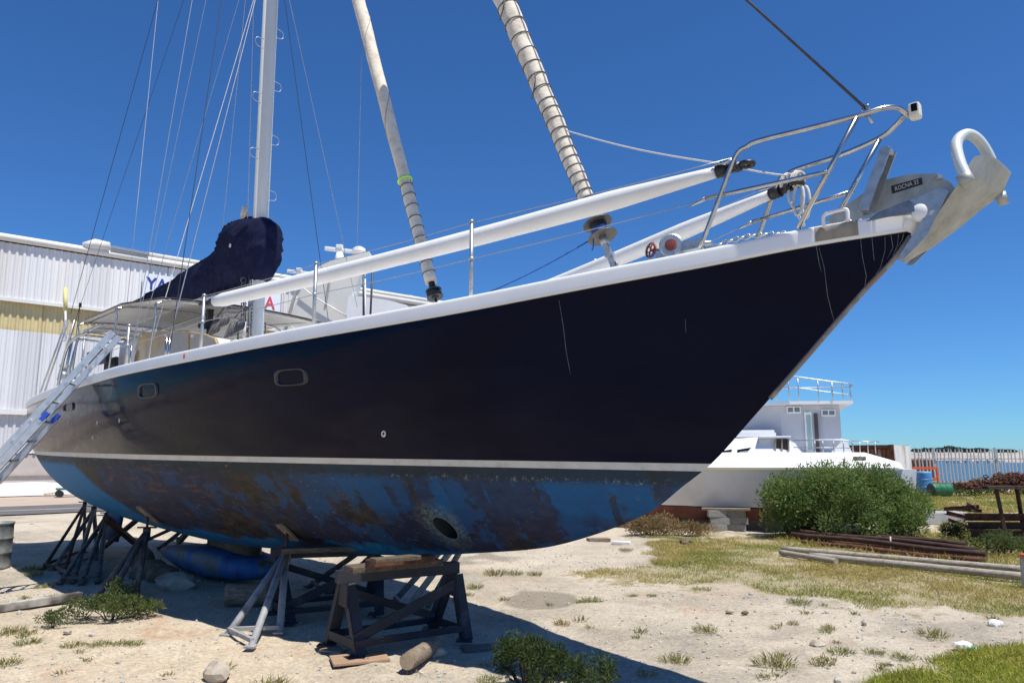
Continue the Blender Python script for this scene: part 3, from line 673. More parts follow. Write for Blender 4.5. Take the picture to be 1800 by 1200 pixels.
    aft = mr(mth('ADD', mth('ADD', U, mth('MULTIPLY', mth('SUBTRACT', 1.4, Z), 1.6)), warp), 8.35, 8.65); aftm = mth('MULTIPLY', aft, mr(mid, .30, .36, .6, 1.)); col = mix(aftm, col, bl.outputs[0])
    scf = mth('MULTIPLY', mr(nz(15, (.4,1,1.8), 9, (0,.9,0), .8), .585, .63), .65); col = mix(scf, col, (.085,.080,.080))
    scf2 = mth('MULTIPLY', mr(nz(9, (.5,1,1.5), 9, (0,.5,0), .8), .60, .63), mth('MULTIPLY', mr(nz(.8), .45, .6), .8)); col = mix(scf2, col, (.030,.10,.17))
    gap = mth('MULTIPLY', mr(nz(1.35, (1.6,.001,.16), 4, (0,.5,0), .6), .36, .33), .85); col = mix(gap, col, dk.outputs[0])
    zz = mth('ADD', mth('SUBTRACT', Z, mth('MULTIPLY', U, STT)), mth('MULTIPLY', mth('SUBTRACT', fine, .5), .06))
    slate = ramp(t, [(.014,.022,.030), (.028,.042,.050)]); L(streak, slate.inputs[0])
    col = mix(mth('MULTIPLY', mr(zz, 1.35, 1.41), .9), col, slate.outputs[0])
    scr = mth('MULTIPLY', mth('MULTIPLY', mr(nz(22, (1,1,1.2), 9, (0,.4,0), .85), .54, .60), mr(zz, 1.36, 1.39)), mth('MULTIPLY', mr(zz, 1.43, 1.40), mth('MULTIPLY', mr(U, 4.2, 3.2), mr(nz(1.6), .42, .58, .15, .85))))
    col = mix(scr, col, (.36,.42,.42))
    chips = mth('MULTIPLY', mr(nz(13, (1,1,2.6), 5, (0,.7,0), .7), .63, .67), mr(nz(1.3), .45, .55)); col = mix(chips, col, (.22,.15,.13))
    rustm = mth('MULTIPLY', mr(nz(7, (.35,1,2.4), 6, (0,.8,0)), .57, .62), mth('MULTIPLY', mr(U, 4.4, 5.4), mr(U, 9.0, 8.0))); col = mix(mth('MULTIPLY', rustm, .55), col, (.14,.065,.045))
    dx = mth('SUBTRACT', U, tu+.02); dz = mth('SUBTRACT', Z, tz_+.02)
    rr = mth('ADD', mth('SQRT', mth('ADD', mth('MULTIPLY', dx, dx), mth('MULTIPLY', dz, dz)), 0), mth('MULTIPLY', mth('SUBTRACT', nz(11, (1,1,1), 6), .5), .22))
    ring = mth('MULTIPLY', mr(rr, .25, .13), mr(nz(22, (1,1,1.4), 7, (0,.8,0), .8), .44, .60, .08, .85)); col = mix(ring, col, (.22,.28,.25))
    L(col, b.inputs['Base Color']); b.inputs['Specular IOR Level'].default_value = .3
    L(mr(fine, .3, .7, .55, .8), b.inputs['Roughness'])
    bp = t.nodes.new('ShaderNodeBump'); bp.inputs['Strength'].default_value = .35; bp.inputs['Distance'].default_value = .008
    L(mth('ADD', fine, streak), bp.inputs['Height']); L(bp.outputs[0], b.inputs['Normal'])
    return m
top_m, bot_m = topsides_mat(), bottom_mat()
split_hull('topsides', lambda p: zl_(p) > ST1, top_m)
split_hull('waterline_stripe', lambda p: ST0 < zl_(p) < ST1, M('stripe_white', [(.40,.39,.36), (.56,.55,.52), (.62,.61,.58)], .55, scale=8, pos=[.2,.45,.7]))
split_hull('underbody', lambda p: zl_(p) < ST0, bot_m)
bm.free()
m = MB(); n = 28
vs = []
for dy in (0, .1, .5):
    for k in range(n):
        a = 2*math.pi*k/n; x, z = tu+TR*1.0*math.cos(a), tz_+TR*1.0*math.sin(a); vs.append((x, float(VH(x, z))+.003-dy if dy < .4 else 0., z))
m.add(vs, [(r_*n+k, r_*n+(k+1) % n, (r_+1)*n+(k+1) % n, (r_+1)*n+k) for r_ in range(2) for k in range(n)], True)
m.build('bow_thruster_tunnel', M('tunnel_dark', [(.012,.02,.022), (.03,.045,.045)], .7, scale=9), yacht)
m = MB()
rim = [(tu+TR*math.cos(a), float(VH(tu+TR*math.cos(a), tz_+TR*math.sin(a)))+.002, tz_+TR*math.sin(a)) for a in [2*math.pi*k/40 for k in range(41)]]
m.tube(rim, .007, 6, caps=False); m.build('tunnel_rim', M('tunnel_rim', [(.08,.09,.08), (.2,.22,.2)], .8, scale=20), yacht)

def sweep_profile(prof, path, closed=False):   # path: list of (point, outward unit xy); prof: [(out, up)]
    m = MB(); n = len(prof); vs = []
    for p, o_ in path: vs += [(p[0]+o_[0]*a, p[1]+o_[1]*a, p[2]+b_) for a, b_ in prof]
    k = len(path); fs = []
    for i in range(k if closed else k-1):
        for j in range(n): fs.append((i*n+j, ((i+1) % k)*n+j, ((i+1) % k)*n+(j+1) % n, i*n+(j+1) % n))
    m.add(vs, fs, True)
    if not closed: m.f += [tuple(reversed(range(n))), tuple((k-1)*n+j for j in range(n))]; m.sm += [False]*2
    return m
us = np.concatenate([UT+np.array([0.004,.012,.03,.06,.1]), np.arange(UT+.16, US-.05, .12), [US]])
def sheer_path(a=None, b_=None, port=True):
    P = [(float(u), float(BS(u)), float(ZS(u))) for u in us]
    full = ([(u, -v, z) for u, v, z in reversed(P)] if port else [])+P
    if port: full = full
    out = []; k = len(full)
    for i, p in enumerate(full):
        if a is not None and not (a <= p[0] <= b_): continue
        q0, q1 = full[max(i-1, 0)], full[min(i+1, k-1)]; d = Vector((q1[0]-q0[0], q1[1]-q0[1])).normalized()
        out.append((p, (-d.y, d.x)))
    return out
GP = [(.0,-.012),(.016,-.012),(.021,-.010),(.0235,-.004),(.0245,.012),(.0255,.080),(.0245,.094),(.020,.104),(.012,.110),(.0,.1125),(-.04,.1125),(-.053,.108),(-.060,.097),(-.062,.080),(-.062,.0)]
path = sheer_path()
# nose + stern corners closed
gw = sweep_profile(GP, path, closed=False)
gw.tube([(UT+.03,0,float(ZS(UT))-.01),(UT-.012,0,float(ZS(UT))+.05),(UT+.03,0,float(ZS(UT))+.112)], .06, 12, rr=[.05,.062,.045])
gw.beam((US-.03,-float(BS(US))+.02,float(ZS(US))+.05), (US-.03,float(BS(US))-.02,float(ZS(US))+.05), .09, .125)
gw.build('gunwale', white_old if False else white, yacht)
# grey primer repair on the gunwale, red mark
sp_ = sheer_path(-1.24, -.86, port=False)
sweep_profile([(.0262,.006),(.0272,.080),(.0262,.095),(.022,.104),(.018,.100),(.022,.08),(.021,.007)], sp_).build('primer_patch', primer, yacht)
ru = onhull(328, 622)[0]; m = MB(); rv, rz_ = float(BS(ru)), float(ZS(ru)); m.rock((ru, rv+.025, rz_+.055), (.028, .005, .04), 3, 1); m.build('paint_mark', red_mark, yacht)
# deck
m = MB(); vs = []; K = 8
for u in us:
    bb = float(BS(u))-.05; bb = max(bb, .004)
    for j in range(K+1):
        y = bb*(2*j/K-1); vs.append((float(u), y, float(ZS(u))+.035+.05*(1-(y/bb)**2)*min(1, bb)))
m.add(vs, [(i*(K+1)+j, (i+1)*(K+1)+j, (i+1)*(K+1)+j+1, i*(K+1)+j+1) for i in range(len(us)-1) for j in range(K)], True); m.build('deck', white_old, yacht)
cc_ = on(1618, 370, .10); m = MB(); m.rock((0,0,0), (.085,.10,.075), 2, 3)
for i, v_ in enumerate(m.v): q_ = Vector(v_).normalized(); m.v[i] = (cc_[0]+.005+q_.x*.055, cc_[1]-.02+q_.y*.035, cc_[2]-.005+q_.z*.060)
m.sm = [True]*len(m.sm); m.build('bow_cap', white, yacht)
pp_ = [Vector(on(x, y, .115)) for x, y in ((1522,389),(1545,372),(1585,356),(1598,352),(1606,358),(1608,371))]
m = MB(); nn = len(pp_); m.add(pp_+[p-Vector((0,.012,0)) for p in pp_], [tuple(reversed(range(nn))), tuple(range(nn, 2*nn))]+[(i, (i+1) % nn, nn+(i+1) % nn, nn+i) for i in range(nn)]); m.build('bow_plate', M('scuffed_steel_plate', [(.10,.125,.17), (.20,.235,.29), (.42,.44,.46)], .45, .4, scale=7, pos=[.3,.55,.75]), yacht)
# stem bar, rust-streaked
m = MB(); sp2 = [(u-.004, 0, float(ZK(u))) for u in np.linspace(-1.44, -.50, 16)]
m.tube(sp2, .016, 6); m.build('stem_bar', M('stem_bare_metal', [(.30,.16,.11), (.20,.19,.18), (.36,.30,.26)], .6, .2, scale=5, pos=[.35,.5,.65]), yacht)
# keel, bulb, rudder
k0, k1 = on(370, 938)[0], on(466, 958)[0]
def foil(chords, name, mat):       # [(z, u_fore, u_aft, half thickness)]
    m = MB(); n = 12; vs = []
    for z, a, b_, h in chords:
        for i in range(2*n):
            tpar = i/n if i <= n else 2-i/n; s_ = 1 if i <= n else -1; x = a+(b_-a)*tpar
            vs.append((x, s_*h*(1.9*math.sqrt(max(tpar, 0))*(1-tpar)+.15*(1-tpar)*tpar+.02), z))
    kk = 2*n; m.add(vs, [(i*kk+j, i*kk+(j+1) % kk, (i+1)*kk+(j+1) % kk, (i+1)*kk+j) for i in range(len(chords)-1) for j in range(kk)], True)
    m.f += [tuple(reversed(range(kk))), tuple((len(chords)-1)*kk+j for j in range(kk))]; m.sm += [False]*2
    return m.build(name, mat, yacht)
keelm = M('bare_iron_keel', [(.030,.022,.012), (.075,.058,.032), (.14,.125,.09)], .8, scale=4, pos=[.3,.52,.75], bump=.4)
foil([(.16, 6.25, 7.75, .16), (.40, 6.22, 7.68, .17), (.62, 6.2, 7.66, .19)], 'keel_fin', keelm)
bulbm = M('scraped_blue_keel', [(.008,.028,.09), (.012,.07,.22), (.016,.11,.30), (.10,.13,.13), (.06,.055,.04)], .65, scale=2.2, stretch=(1,1,.5), pos=[.34,.44,.51,.57,.64], bump=.3, detail=8)
m = MB(); B0, B1 = 5.9, 9.15; vs = []; nb = 22; ns = 16
for i in range(nb+1):
    a = i/nb; x = B0+(B1-B0)*a; r_ = (1.55*math.sqrt(a)*(1-a)**.8+.02) if a < 1 else .015; r_ = min(r_, 1.0)
    for k in range(ns):
        th = 2*math.pi*k/ns; ct, st_ = math.cos(th), math.sin(th); vs.append((x, .58*r_*math.copysign(abs(ct)**.62, ct), .20+r_*math.copysign(abs(st_)**.7, st_)*(.27 if st_ < 0 else .29)))
m.add(vs, [(i*ns+k, i*ns+(k+1) % ns, (i+1)*ns+(k+1) % ns, (i+1)*ns+k) for i in range(nb) for k in range(ns)], True)
for i, v_ in enumerate(m.v):
    f = 1+.10*noise.noise(Vector((v_[0]*1.8, v_[1]*3, v_[2]*4)))+.03*noise.noise(Vector((v_[0]*7, v_[1]*7, v_[2]*9))); m.v[i] = (v_[0], v_[1]*f, .2+(v_[2]-.2)*f)
m.f += [tuple(reversed(range(ns))), tuple(nb*ns+k for k in range(ns))]; m.sm += [False]*2
m.build('keel_bulb', bulbm, yacht)
ru0 = on(172, 885)[0]; ru1 = on(205, 885)[0]
foil([(.16, 10.95, 11.55, .05), (.5, 10.85, 11.62, .07), (.95, 10.72, 11.68, .09), (1.2, 10.65, 11.7, .1)], 'rudder', M('rudder_blue', [(.006,.03,.12), (.010,.055,.19), (.03,.045,.07)], .6, scale=3, pos=[.3,.55,.75]))

# portlights
def portlight(x0, y0, x1, y1):
    u0, v0, z0 = onhull(x0, y1); u1, v1, z1 = onhull(x1, y0); uc, zc = (u0+u1)/2, (z0+z1)/2
    hu, hz = abs(u1-u0)/2, abs(z1-z0)/2; P = []
    for k in range(32):
        a = 2*math.pi*k/32; ca, sa = math.cos(a), math.sin(a)
        x = math.copysign(abs(ca)**.5, ca)*hu; z = math.copysign(abs(sa)**.5, sa)*hz; P.append((x, z))
    def ring(s, off): return [(uc+x*s, float(VH(uc+x*s, zc+z*s))+off, zc+z*s) for x, z in P]
    A, B_, C_ = ring(1.0, .001), ring(.97, .016), ring(.80, .014); D = ring(.78, -.03)
    m = MB(); n = 32; m.add(A+B_+C_+D, [(r_*n+k, r_*n+(k+1) % n, (r_+1)*n+(k+1) % n, (r_+1)*n+k) for r_ in range(3) for k in range(n)], True)
    fr = m.build('portlight', M('portlight_frame', [(.012,.012,.016), (.030,.030,.034)], .3, scale=9) if 'portlight_frame' not in MATS else MATS['portlight_frame'], yacht)
    m = MB(); m.add(ring(.79, -.012), [tuple(range(n))]); m.build('pane', glass_dark, fr)
portlight(485, 645, 540, 680); portlight(244, 671, 278, 701); portlight(112, 706, 130, 724); portlight(82, 716, 94, 730)
fu, fv, fz = onhull(675, 762)
m = MB(); m.torus((fu, fv+.004, fz), .022, .009, (0, 1, 0), 16, 6); m.build('skin_fitting', trim, yacht)
# scratches and dried drips on the paint
scratch_m = M('chalky_scratch', [(.09,.09,.10), (.19,.19,.21)], .9, scale=40)
def scratch(pts, wd=.004):
    m = MB(); Q = []
    for (xa, ya), (xb, yb) in zip(pts[:-1], pts[1:]):
        for k in range(5): Q.append(onhull(xa+(xb-xa)*k/5, ya+(yb-ya)*k/5))
    Q.append(onhull(*pts[-1])); vs = []
    for i, (u, v, z) in enumerate(Q):
        h = wd*(.5+.5*math.sin(math.pi*(i+.5)/len(Q)))*(.7+.6*rnd.random())
        for s in (-1, 1): vs.append((u+s*h/2, float(VH(u+s*h/2, z))+.0025, z))
    m.add(vs, [(2*i, 2*i+1, 2*i+3, 2*i+2) for i in range(len(Q)-1)]); m.build('paint_scratch', scratch_m, yacht)
scratch([(983,528),(990,570),(996,620),(1003,657)], .0045)
for p in ([(1435,432),(1440,462),(1444,478)], [(1440,436),(1449,470),(1455,520),(1462,548),(1468,570)], [(1513,420),(1516,450),(1523,485),(1518,520)], [(1533,417),(1535,440),(1537,458)], [(1556,416),(1556,440),(1548,470),(1530,498)], [(1566,412),(1570,435),(1560,455)], [(1580,408),(1578,430),(1569,452)], [(1590,406),(1586,422),(1575,440)], [(1205,560),(1206,585)], [(742,672),(768,674)]): scratch(p, .0032)
for x, y, s in ((120,742,.02),(171,742,.03),(210,738,.028),(163,768,.03),(174,768,.014),(133,790,.02),(150,766,.012),(126,744,.012)):
    u, v, z = onhull(x, y); m = MB(); m.rock((u, v+.001, z), (s, .0035, s*1.1), int(x), 1); m.build('bare_patch', M('bare_patch', [(.4,.4,.41), (.55,.55,.55)], .9, scale=20) if 'bare_patch' not in MATS else MATS['bare_patch'], yacht)

# ------------------------------------------------------------------ mast, sails, rigging
mu, _, mz = on(448, 600); mtop = on(476, 0)
def mast_axis(z): return Vector((mu+(mtop[0]-mu)*(z-mz)/(mtop[2]-mz), 0, z))
m = MB(); ns = 20
prof = [(math.cos(2*math.pi*k/ns)*.135, math.sin(2*math.pi*k/ns)*.093) for k in range(ns)]
vs = []
for z in (2.5, 17.0):
    c = mast_axis(z); vs += [(c.x+a, c.y+b_, z) for a, b_ in prof]
m.add(vs, [(k, (k+1) % ns, ns+(k+1) % ns, ns+k) for k in range(ns)], True); m.f.append(tuple(ns+k for k in range(ns))); m.sm.append(False)
mast = m.build('mast', mastp, yacht)
def on_mast(y): # height on mast for pixel row
    lo, hi = 2.6, 16.
    for _ in range(50):
        z = (lo+hi)/2; c = mast_axis(z); yy = proj(*W(c.x, c.y, z))[1]
        if yy > y: lo = z
        else: hi = z
    return z
for y, s in ((80, 1), (175, 1), (272, 1), (52, -1), (145, -1), (240, -1), (338, -1)):
    z = on_mast(y); c = mast_axis(z); m = MB()
    m.tube(smooth_curve([(c.x-.02, s*.085, z+.05), (c.x-.02, s*.20, z+.03), (c.x-.02, s*.20, z-.07), (c.x-.02, s*.085, z-.10)], 4), .0055, 5); m.build('mast_step', wire, mast)
m = MB()
for z in np.arange(on_mast(590), on_mast(525), .05): c = mast_axis(z); m.box((c.x-.05, .088, z), (.012, .012, .022))
m.build('mast_slots', black, mast)
z = on_mast(580); c = mast_axis(z); MB().box((c.x+.03, .096, z), (.05, .012, .08)).build('mast_plate', black, mast)
m = MB(); z = on_mast(575); c = mast_axis(z)
m.lathe([(.03,0),(.055,.01),(.05,.06),(.035,.07),(.035,.12),(.058,.14),(.05,.17)], 14, Matrix.Rotation(R(-90), 4, 'X'), (c.x+.02, .085, z)); m.build('winch', steel, mast)

# boom cover: lofted cloth with folds, gathered round the mast
cols = [(482,408,440),(480,394,468),(473,386,486),(460,383,494),(446,383,497),(432,386,500),(418,391,504),(409,396,508),(404,404,511),(400,424,513),(386,443,517),(345,471,528),(300,498,541),(250,524,551),(226,541,556),(219,546,556)]
halfw = [.03,.14,.20,.23,.24,.24,.23,.21,.20,.19,.17,.17,.15,.12,.09,.05]
m = MB(); ns = 72; vs = []; sect = []
for (x, ya, yb), hw in zip(cols, halfw):
    a = on(x, ya); b_ = on(x, yb); sect.append((a[0], (a[2]+b_[2])/2, abs(a[2]-b_[2])/2, hw))
S2 = [Vector((s[0], s[1], s[2])) for s in sect]; H2 = [Vector((s[3], 0, 0)) for s in sect]
S3, H3 = smooth_curve(S2, 14), smooth_curve(H2, 14)
for i, (s, h) in enumerate(zip(S3, H3)):
    for k in range(ns):
        th = 2*math.pi*k/ns; ct, st_ = math.cos(th), math.sin(th)
        rz = s.z*math.copysign(abs(st_)**.85, st_)
        p = Vector((s.x, h.x*math.copysign(abs(ct)**.8, ct), s.y+rz))
        near_ = min(1, max(0, (mu+.75-s.x)/.5)); e_ = min(1, abs(s.z)/.15)
        rdg = lambda q_: (1-abs(noise.noise(q_)))**6
        ringf = (rdg(Vector((p.x*2.2+5, p.y*2.6, p.z*5.5+p.x*2.5)))*.040+rdg(Vector((p.x*5, p.y*4+9, p.z*8-p.x*4)))*.004-.013)*near_
        longf = (rdg(Vector((p.x*.9, p.y*6+p.x*.5, p.z*8+p.x*3.4)))*.038+rdg(Vector((p.x*2.0+3, p.y*9, p.z*14+p.x*5)))*.009-.012)*(1-.75*near_)
        f = (ringf+longf+.012*noise.noise(p*2.5))*e_
        vs.append((p.x+f*.2*near_, p.y+ct*f*1.25, p.z+f*.7*st_))
L_ = len(S3); m.add(vs, [(i*ns+k, i*ns+(k+1) % ns, (i+1)*ns+(k+1) % ns, (i+1)*ns+k) for i in range(L_-1) for k in range(ns)], True)
m.f += [tuple(range(ns)), tuple((L_-1)*ns+k for k in range(ns))]; m.sm += [False]*2
cov = m.build('sail_cover', navy_cloth, yacht)
u, v, z = on(406, 432, .24); MB().lathe([(0,0),(.03,.005),(.028,.012),(0,.014)], 12, Matrix.Rotation(R(-90), 4, 'X'), (u, .245, z)).build('cover_badge', rope_w, cov)
a, b_ = on(428, 372, .1), on(443, 383, .1)
m = MB(); m.rock((on(436, 378)[0], .05, on(436, 377)[2]), (.10, .05, .12), 4, 2); m.build('sail_head', canvas, cov)
# boom under the cover
m = MB(); b0 = on(432, 512); b1 = on(222, 556); m.tube([(mu+.14, 0, b0[2]-.02), (b1[0]+.15, 0, b1[2]-.0)], .06, 10); m.build('boom', mastp, yacht)

def furled(name, pb, pt, rb, rt, mat, wob_, seed, v=0., n=60):
    A, B_ = Vector(on(*pb, v)), Vector(on(*pt, v)); B_ = A+(B_-A)*1.9
    m = MB(); pts = []; rr = []
    for i in range(n+1):
        a = i/n; p = A.lerp(B_, a); pts.append(p); q = (rb+(rt-rb)*min(1, a*1.9))
        rr.append(q*(1+wob_*noise.noise(Vector((a*34, seed, 0)))))
    m.tube(pts, 0, 16, rr=rr)
    for i, vtx in enumerate(m.v):
        k = i//16; ang = (i % 16)/16*2*math.pi; a = k/n
        if k > n: continue
        f = wob_*.6*math.sin(ang*1+a*46)+wob_*.5*noise.noise(Vector((a*60, math.cos(ang)*1.5, math.sin(ang)*1.5+seed)))
        c = pts[k]; m.v[i] = tuple(c+(Vector(vtx)-c)*(1+f))
    o = m.build(name, mat, yacht); return o, A, B_
jib, jA, jB = furled('furled_headsail', (1037,364), (887,0), .066, .102, canvas, .07, 1, n=150)
jd = (jB-jA).normalized(); jr = lambda p: .066+(.105-.066)*min(1, (p-jA).length/(jB-jA).length*1.9)
lash = None
def lashing(parent, A, d, px_y, rad, mat, thick=.0065, tilt=.25, v=0.):
    lo, hi = 0., 9.
    for _ in range(50):
        s = (lo+hi)/2; p = A+d*s; yy = proj(*W(*p))[1]
        if yy > px_y: lo = s
        else: hi = s
    p = A+d*s; r_ = rad(p); m = MB(); ax = (d+Vector((0, tilt*.4, -.12*tilt))).normalized()
    m.torus(p, r_+.004, thick, ax, 20, 5); return m.build('lashing', mat, parent)
for y in (352,339,325,311,297,282,266,250,233,215,197,182,160,139,118,95,70,44,15,-14): lashing(jib, jA, jd, y, jr, rope_d)
m = MB(); p = jA+jd*2.35; m.tube(smooth_curve([p+Vector((0,.10,.14)), p+Vector((-.02,.12,.03)), p+Vector((.05,.11,-.10))], 5), .007, 5); m.build('loose_tie', rope_d, jib); m = MB()
p = jA+jd*1.35; m.tube(smooth_curve([p+Vector((0,.10,.14)), p+Vector((-.02,.115,.03)), p+Vector((.04,.10,-.12))], 5), .006, 5); m.build('loose_tie', rope_d, jib)
# furling drum
def disc(c, d, r_, th, mat, name, parent, n=28, inner=None):
    q = d.to_track_quat('Z', 'Y').to_matrix().to_4x4(); m = MB(); m.lathe([(inner or .0, -th/2),(r_*.97,-th/2),(r_,-th/4),(r_,th/4),(r_*.97,th/2),(inner or .0, th/2)], n, q, c); return m.build(name, mat, parent)
c1, c2 = Vector(on(1050,393)), Vector(on(1059,416)); dd = (c1-c2).normalized()
fd = disc(c1, dd, .128, .012, M('drum_plate', [(.10,.095,.085), (.18,.17,.155)], .45, .5, scale=8), 'furling_drum', jib)
disc(c2, dd, .128, .012, MATS['drum_plate'], 'drum_plate', jib)
m = MB(); m.lathe([(.066,0),(.074,.02),(.07,.045),(.078,.06),(.07,.075),(.06,.085)], 18, dd.to_track_quat('Z','Y').to_matrix().to_4x4(), c2+dd*.008); m.build('drum_rope', rope_b, jib)
m = MB(); m.lathe([(.072,0),(.075,.05),(.06,.06)], 18, dd.to_track_quat('Z','Y').to_matrix().to_4x4(), c1-dd*.064); m.build('drum_core', black, jib)
m = MB(); m.tube([c1+dd*.005, c1+dd*.10], .055, 14); m.tube([c1+dd*.1, jA+jd*.04], .045, 10); m.build('drum_sleeve', steel_dull, jib)
tb = Vector(on(1080,470)); m = MB(); m.tube([c2, c2-dd*.08], .035, 10); m.beam(c2-dd*.06, tb, .035, .045); m.box(tuple((c2-dd*.1)*.6+tb*.4), (.05,.07,.05)); m.torus(tuple(tb+Vector((0,0,.02))), .028, .011, (0,1,0), 12, 6); m.tube([tb, tb-Vector((0,0,.12))], .016, 6); m.build('toggle', rust_dark if False else steel_dull, jib)
m = MB(); p = c2+Vector((.05,.06,-.02)); m.tube([p, p+Vector((0,0,-.06)), p+Vector((.015,0,-.10))], .006, 5); m.build('rope_tail', rope_b, jib)
# inner staysail
stay, sA, sB = furled('furled_staysail', (758,497), (630,0), .060, .080, canvas, .045, 5, n=110)
m = MB(); pts_ = []
for i in range(420):
    a_ = .34+i*.0105; p = sA+sd0*a_ if False else sA+(sB-sA).normalized()*a_; d_ = (sB-sA).normalized(); x_ = d_.cross(Vector((0,1,0))).normalized(); y_ = d_.cross(x_); rr0 = (.060+(.080-.060)*min(1, a_/(sB-sA).length*1.9))*1.03
    if a_ > 1.25: pts_.append(p+(x_*math.cos(a_*5.2)+y_*math.sin(a_*5.2))*rr0)
m.tube(pts_, .004, 4); m.build('spiral_wrap', M('wrap_cord', [(.30,.26,.20), (.42,.37,.30)], .9, scale=30), stay)
sd = (sB-sA).normalized(); sr = lambda p: .064+(.012)*min(1, (p-sA).length/3)
for y in (480,462,441,420,402,384,364,345,328): lashing(stay, sA, sd, y, sr, rope_d, .006)
lashing(stay, sA, sd, 317, lambda p: .070, lime, .014)
p = Vector(on(762,511)); disc(p, sd, .085, .012, black, 'furling_drum', stay); disc(p-sd*.075, sd, .085, .012, black, 'drum_plate', stay)
m = MB(); m.tube([p-sd*.1, p+sd*.12], .035, 10); m.box(tuple(p-sd*.035), (.09,.12,.06)); tb = p-sd*.28; m.tube([p, tb], .014, 6); m.build('toggle', black, stay)
# outer stay on the pulpit
m = MB(); a, b_ = Vector(on(1521,190)), Vector(on(1312,0)); b_ = a+(b_-a)*3.5; m.tube([a, b_], .011, 6); m.build('headstay', wire_dark, yacht)
m = MB(); m.tube([a, Vector(on(1533,216))], .009, 6); m.torus(tuple(a), .022, .007, (0,1,0), 12, 5); m.box(tuple(Vector(on(1524,200))), (.025,.02,.05)); m.build('stay_turnbuckle', steel, yacht)

# standing and running rigging: each line its own part
def rig(name, pts, vb, r_, mat, ztop=None, top=None):
    """pts: bottom (first) and top (last) survey pixels; vb: offset of the bottom; top on the mast axis"""
    P0 = Vector(on(*pts[0], vb)); x1, y1 = pts[-1]
    if top is None:
        best = None
        for zt in np.arange(5.5, 17.01, .1):
            T = mast_axis(zt)
            lo, hi = 0., 1.
            for _ in range(30):
                s = (lo+hi)/2; q_ = P0.lerp(T, s); yy = proj(*W(*q_))[1]
                if yy > y1: lo = s
                else: hi = s
            e = abs(proj(*W(*P0.lerp(T, s)))[0]-x1)
            if best is None or e < best[0]: best = (e, T)
        T = best[1]; err = best[0]
    else: T = Vector(top); err = 0
    if err > 12:
        q_ = Vector(on(x1, y1, vb*.5)); T = P0+(q_-P0)*1.8
    m = MB(); n = 10; m.tube([P0.lerp(T, i/n)+Vector((0,0,-.0*math.sin(math.pi*i/n))) for i in range(n+1)], r_, 5); return m.build(name, mat, yacht), P0, T, err
RIG = [('backstay', [(124,552),(177.7,350),(270.7,0)], .75, .005, wire_dark), ('backstay', [(140,540),(206,350),(323,0)], -.55, .0045, wire_dark),
 ('topping_lift', [(222,548),(247,400),(278,0)], .02, .0045, rope_w), ('shroud', [(228,640),(257,400),(338,0)], 1.45, .0045, wire), ('running_backstay', [(226,648),(265,400),(362,0)], 1.5, .004, wire),
 ('shroud', [(296,632),(327,400),(385,0)], 1.5, .005, wire_dark), ('running_backstay', [(232,640),(293,400),(421,0)], 1.3, .004, wire), ('halyard', [(262,620),(290,400),(445,0)], 1.2, .005, rope_w),
 ('shroud', [(290,628),(336.7,400),(448,0)], 1.5, .0065, wire), ('halyard', [(380,520),(388,400),(418,20)], .05, .004, rope_w), ('halyard', [(430,585),(435,367),(446,0)], .12, .0045, rope_w),
 ('shroud', [(577,562),(553,400),(500,0)], -1.55, .005, wire_dark), ('shroud', [(628,540),(593,400),(508,0)], -1.5, .0045, wire)]
for r_ in RIG:
    o, P0, T, e = rig(*r_)
for nm, x0, y0, x1, y1, vv, mt in (('jib_halyard', 628, 436, 636, 64, 0., wire),):
    A_, B_ = Vector(on(x0, y0, -1.0)), Vector(on(x1, y1, 0.)); m = MB(); m.tube([A_, B_], .0035, 5); m.build(nm, mt, yacht)
a = Vector(on(141, 536, -.55)); m = MB(); m.box(tuple(a), (.05,.05,.10)); m.torus(tuple(a), .04, .016, (0,1,0), 12, 6); m.tube([a, Vector(on(122, 602, -.45))], .007, 5); m.tube([a, Vector(on(132, 600, -.6))], .007, 5); m.build('backstay_block', black, yacht)
# shroud turnbuckles
for x, y, vv in ((291,624,1.5),(296,626,1.5),(229,636,1.45)):
    a = Vector(on(x, y, vv)); m = MB(); m.tube([a-Vector((0,0,.12)), a+Vector((0,0,.22))], .012, 6); m.build('turnbuckle', steel, yacht)

# ------------------------------------------------------------------ stanchions, lifelines, pulpit
stan = [(830,391,828,521),(553,465,551,574),(357,521,353,611),(224,574,221,646),(148,596,142,668)]
tops = []
for xt, yt, xb, yb in stan:
    v = 1.0
    for _ in range(30):
        u, _v, z = on(xb, yb, v); v = .5*v+.5*(float(BS(u))-.05)
    zt = on(xt, yt, v)[2]; zb = float(ZS(u))+.03; m = MB(); m.tube([(u, v, zb), (u, v, zt)], .0165, 10); m.tube([(u, v, zt), (u, v, zt+.02)], .02, 10)
    zm = zb+.10+(zt-zb-.1)*.5; m.tube([(u, v, zm-.012), (u, v, zm+.012)], .022, 10); m.box((u, v+.0, zb+.06), (.05,.05,.03))
    m.build('stanchion', steel_dull, yacht); tops.append((u, v, zt, zm))
for u, v, zt, zm in tops[:4]:     # port side mirror
    m = MB(); zb = float(ZS(u))+.03; m.tube([(u, -v, zb), (u, -v, zt)], .0165, 8); m.tube([(u, -v, zt), (u, -v, zt+.02)], .02, 8); m.build('stanchion', steel_dull, yacht)
pv = .33
pl_top = on(1290, 277, pv); pl_mid = on(1262, 345, pv)
def sag(A, B_, s, n=6): return [Vector(A).lerp(Vector(B_), i/n)-Vector((0,0,s*math.sin(math.pi*i/n))) for i in range(n+1)]
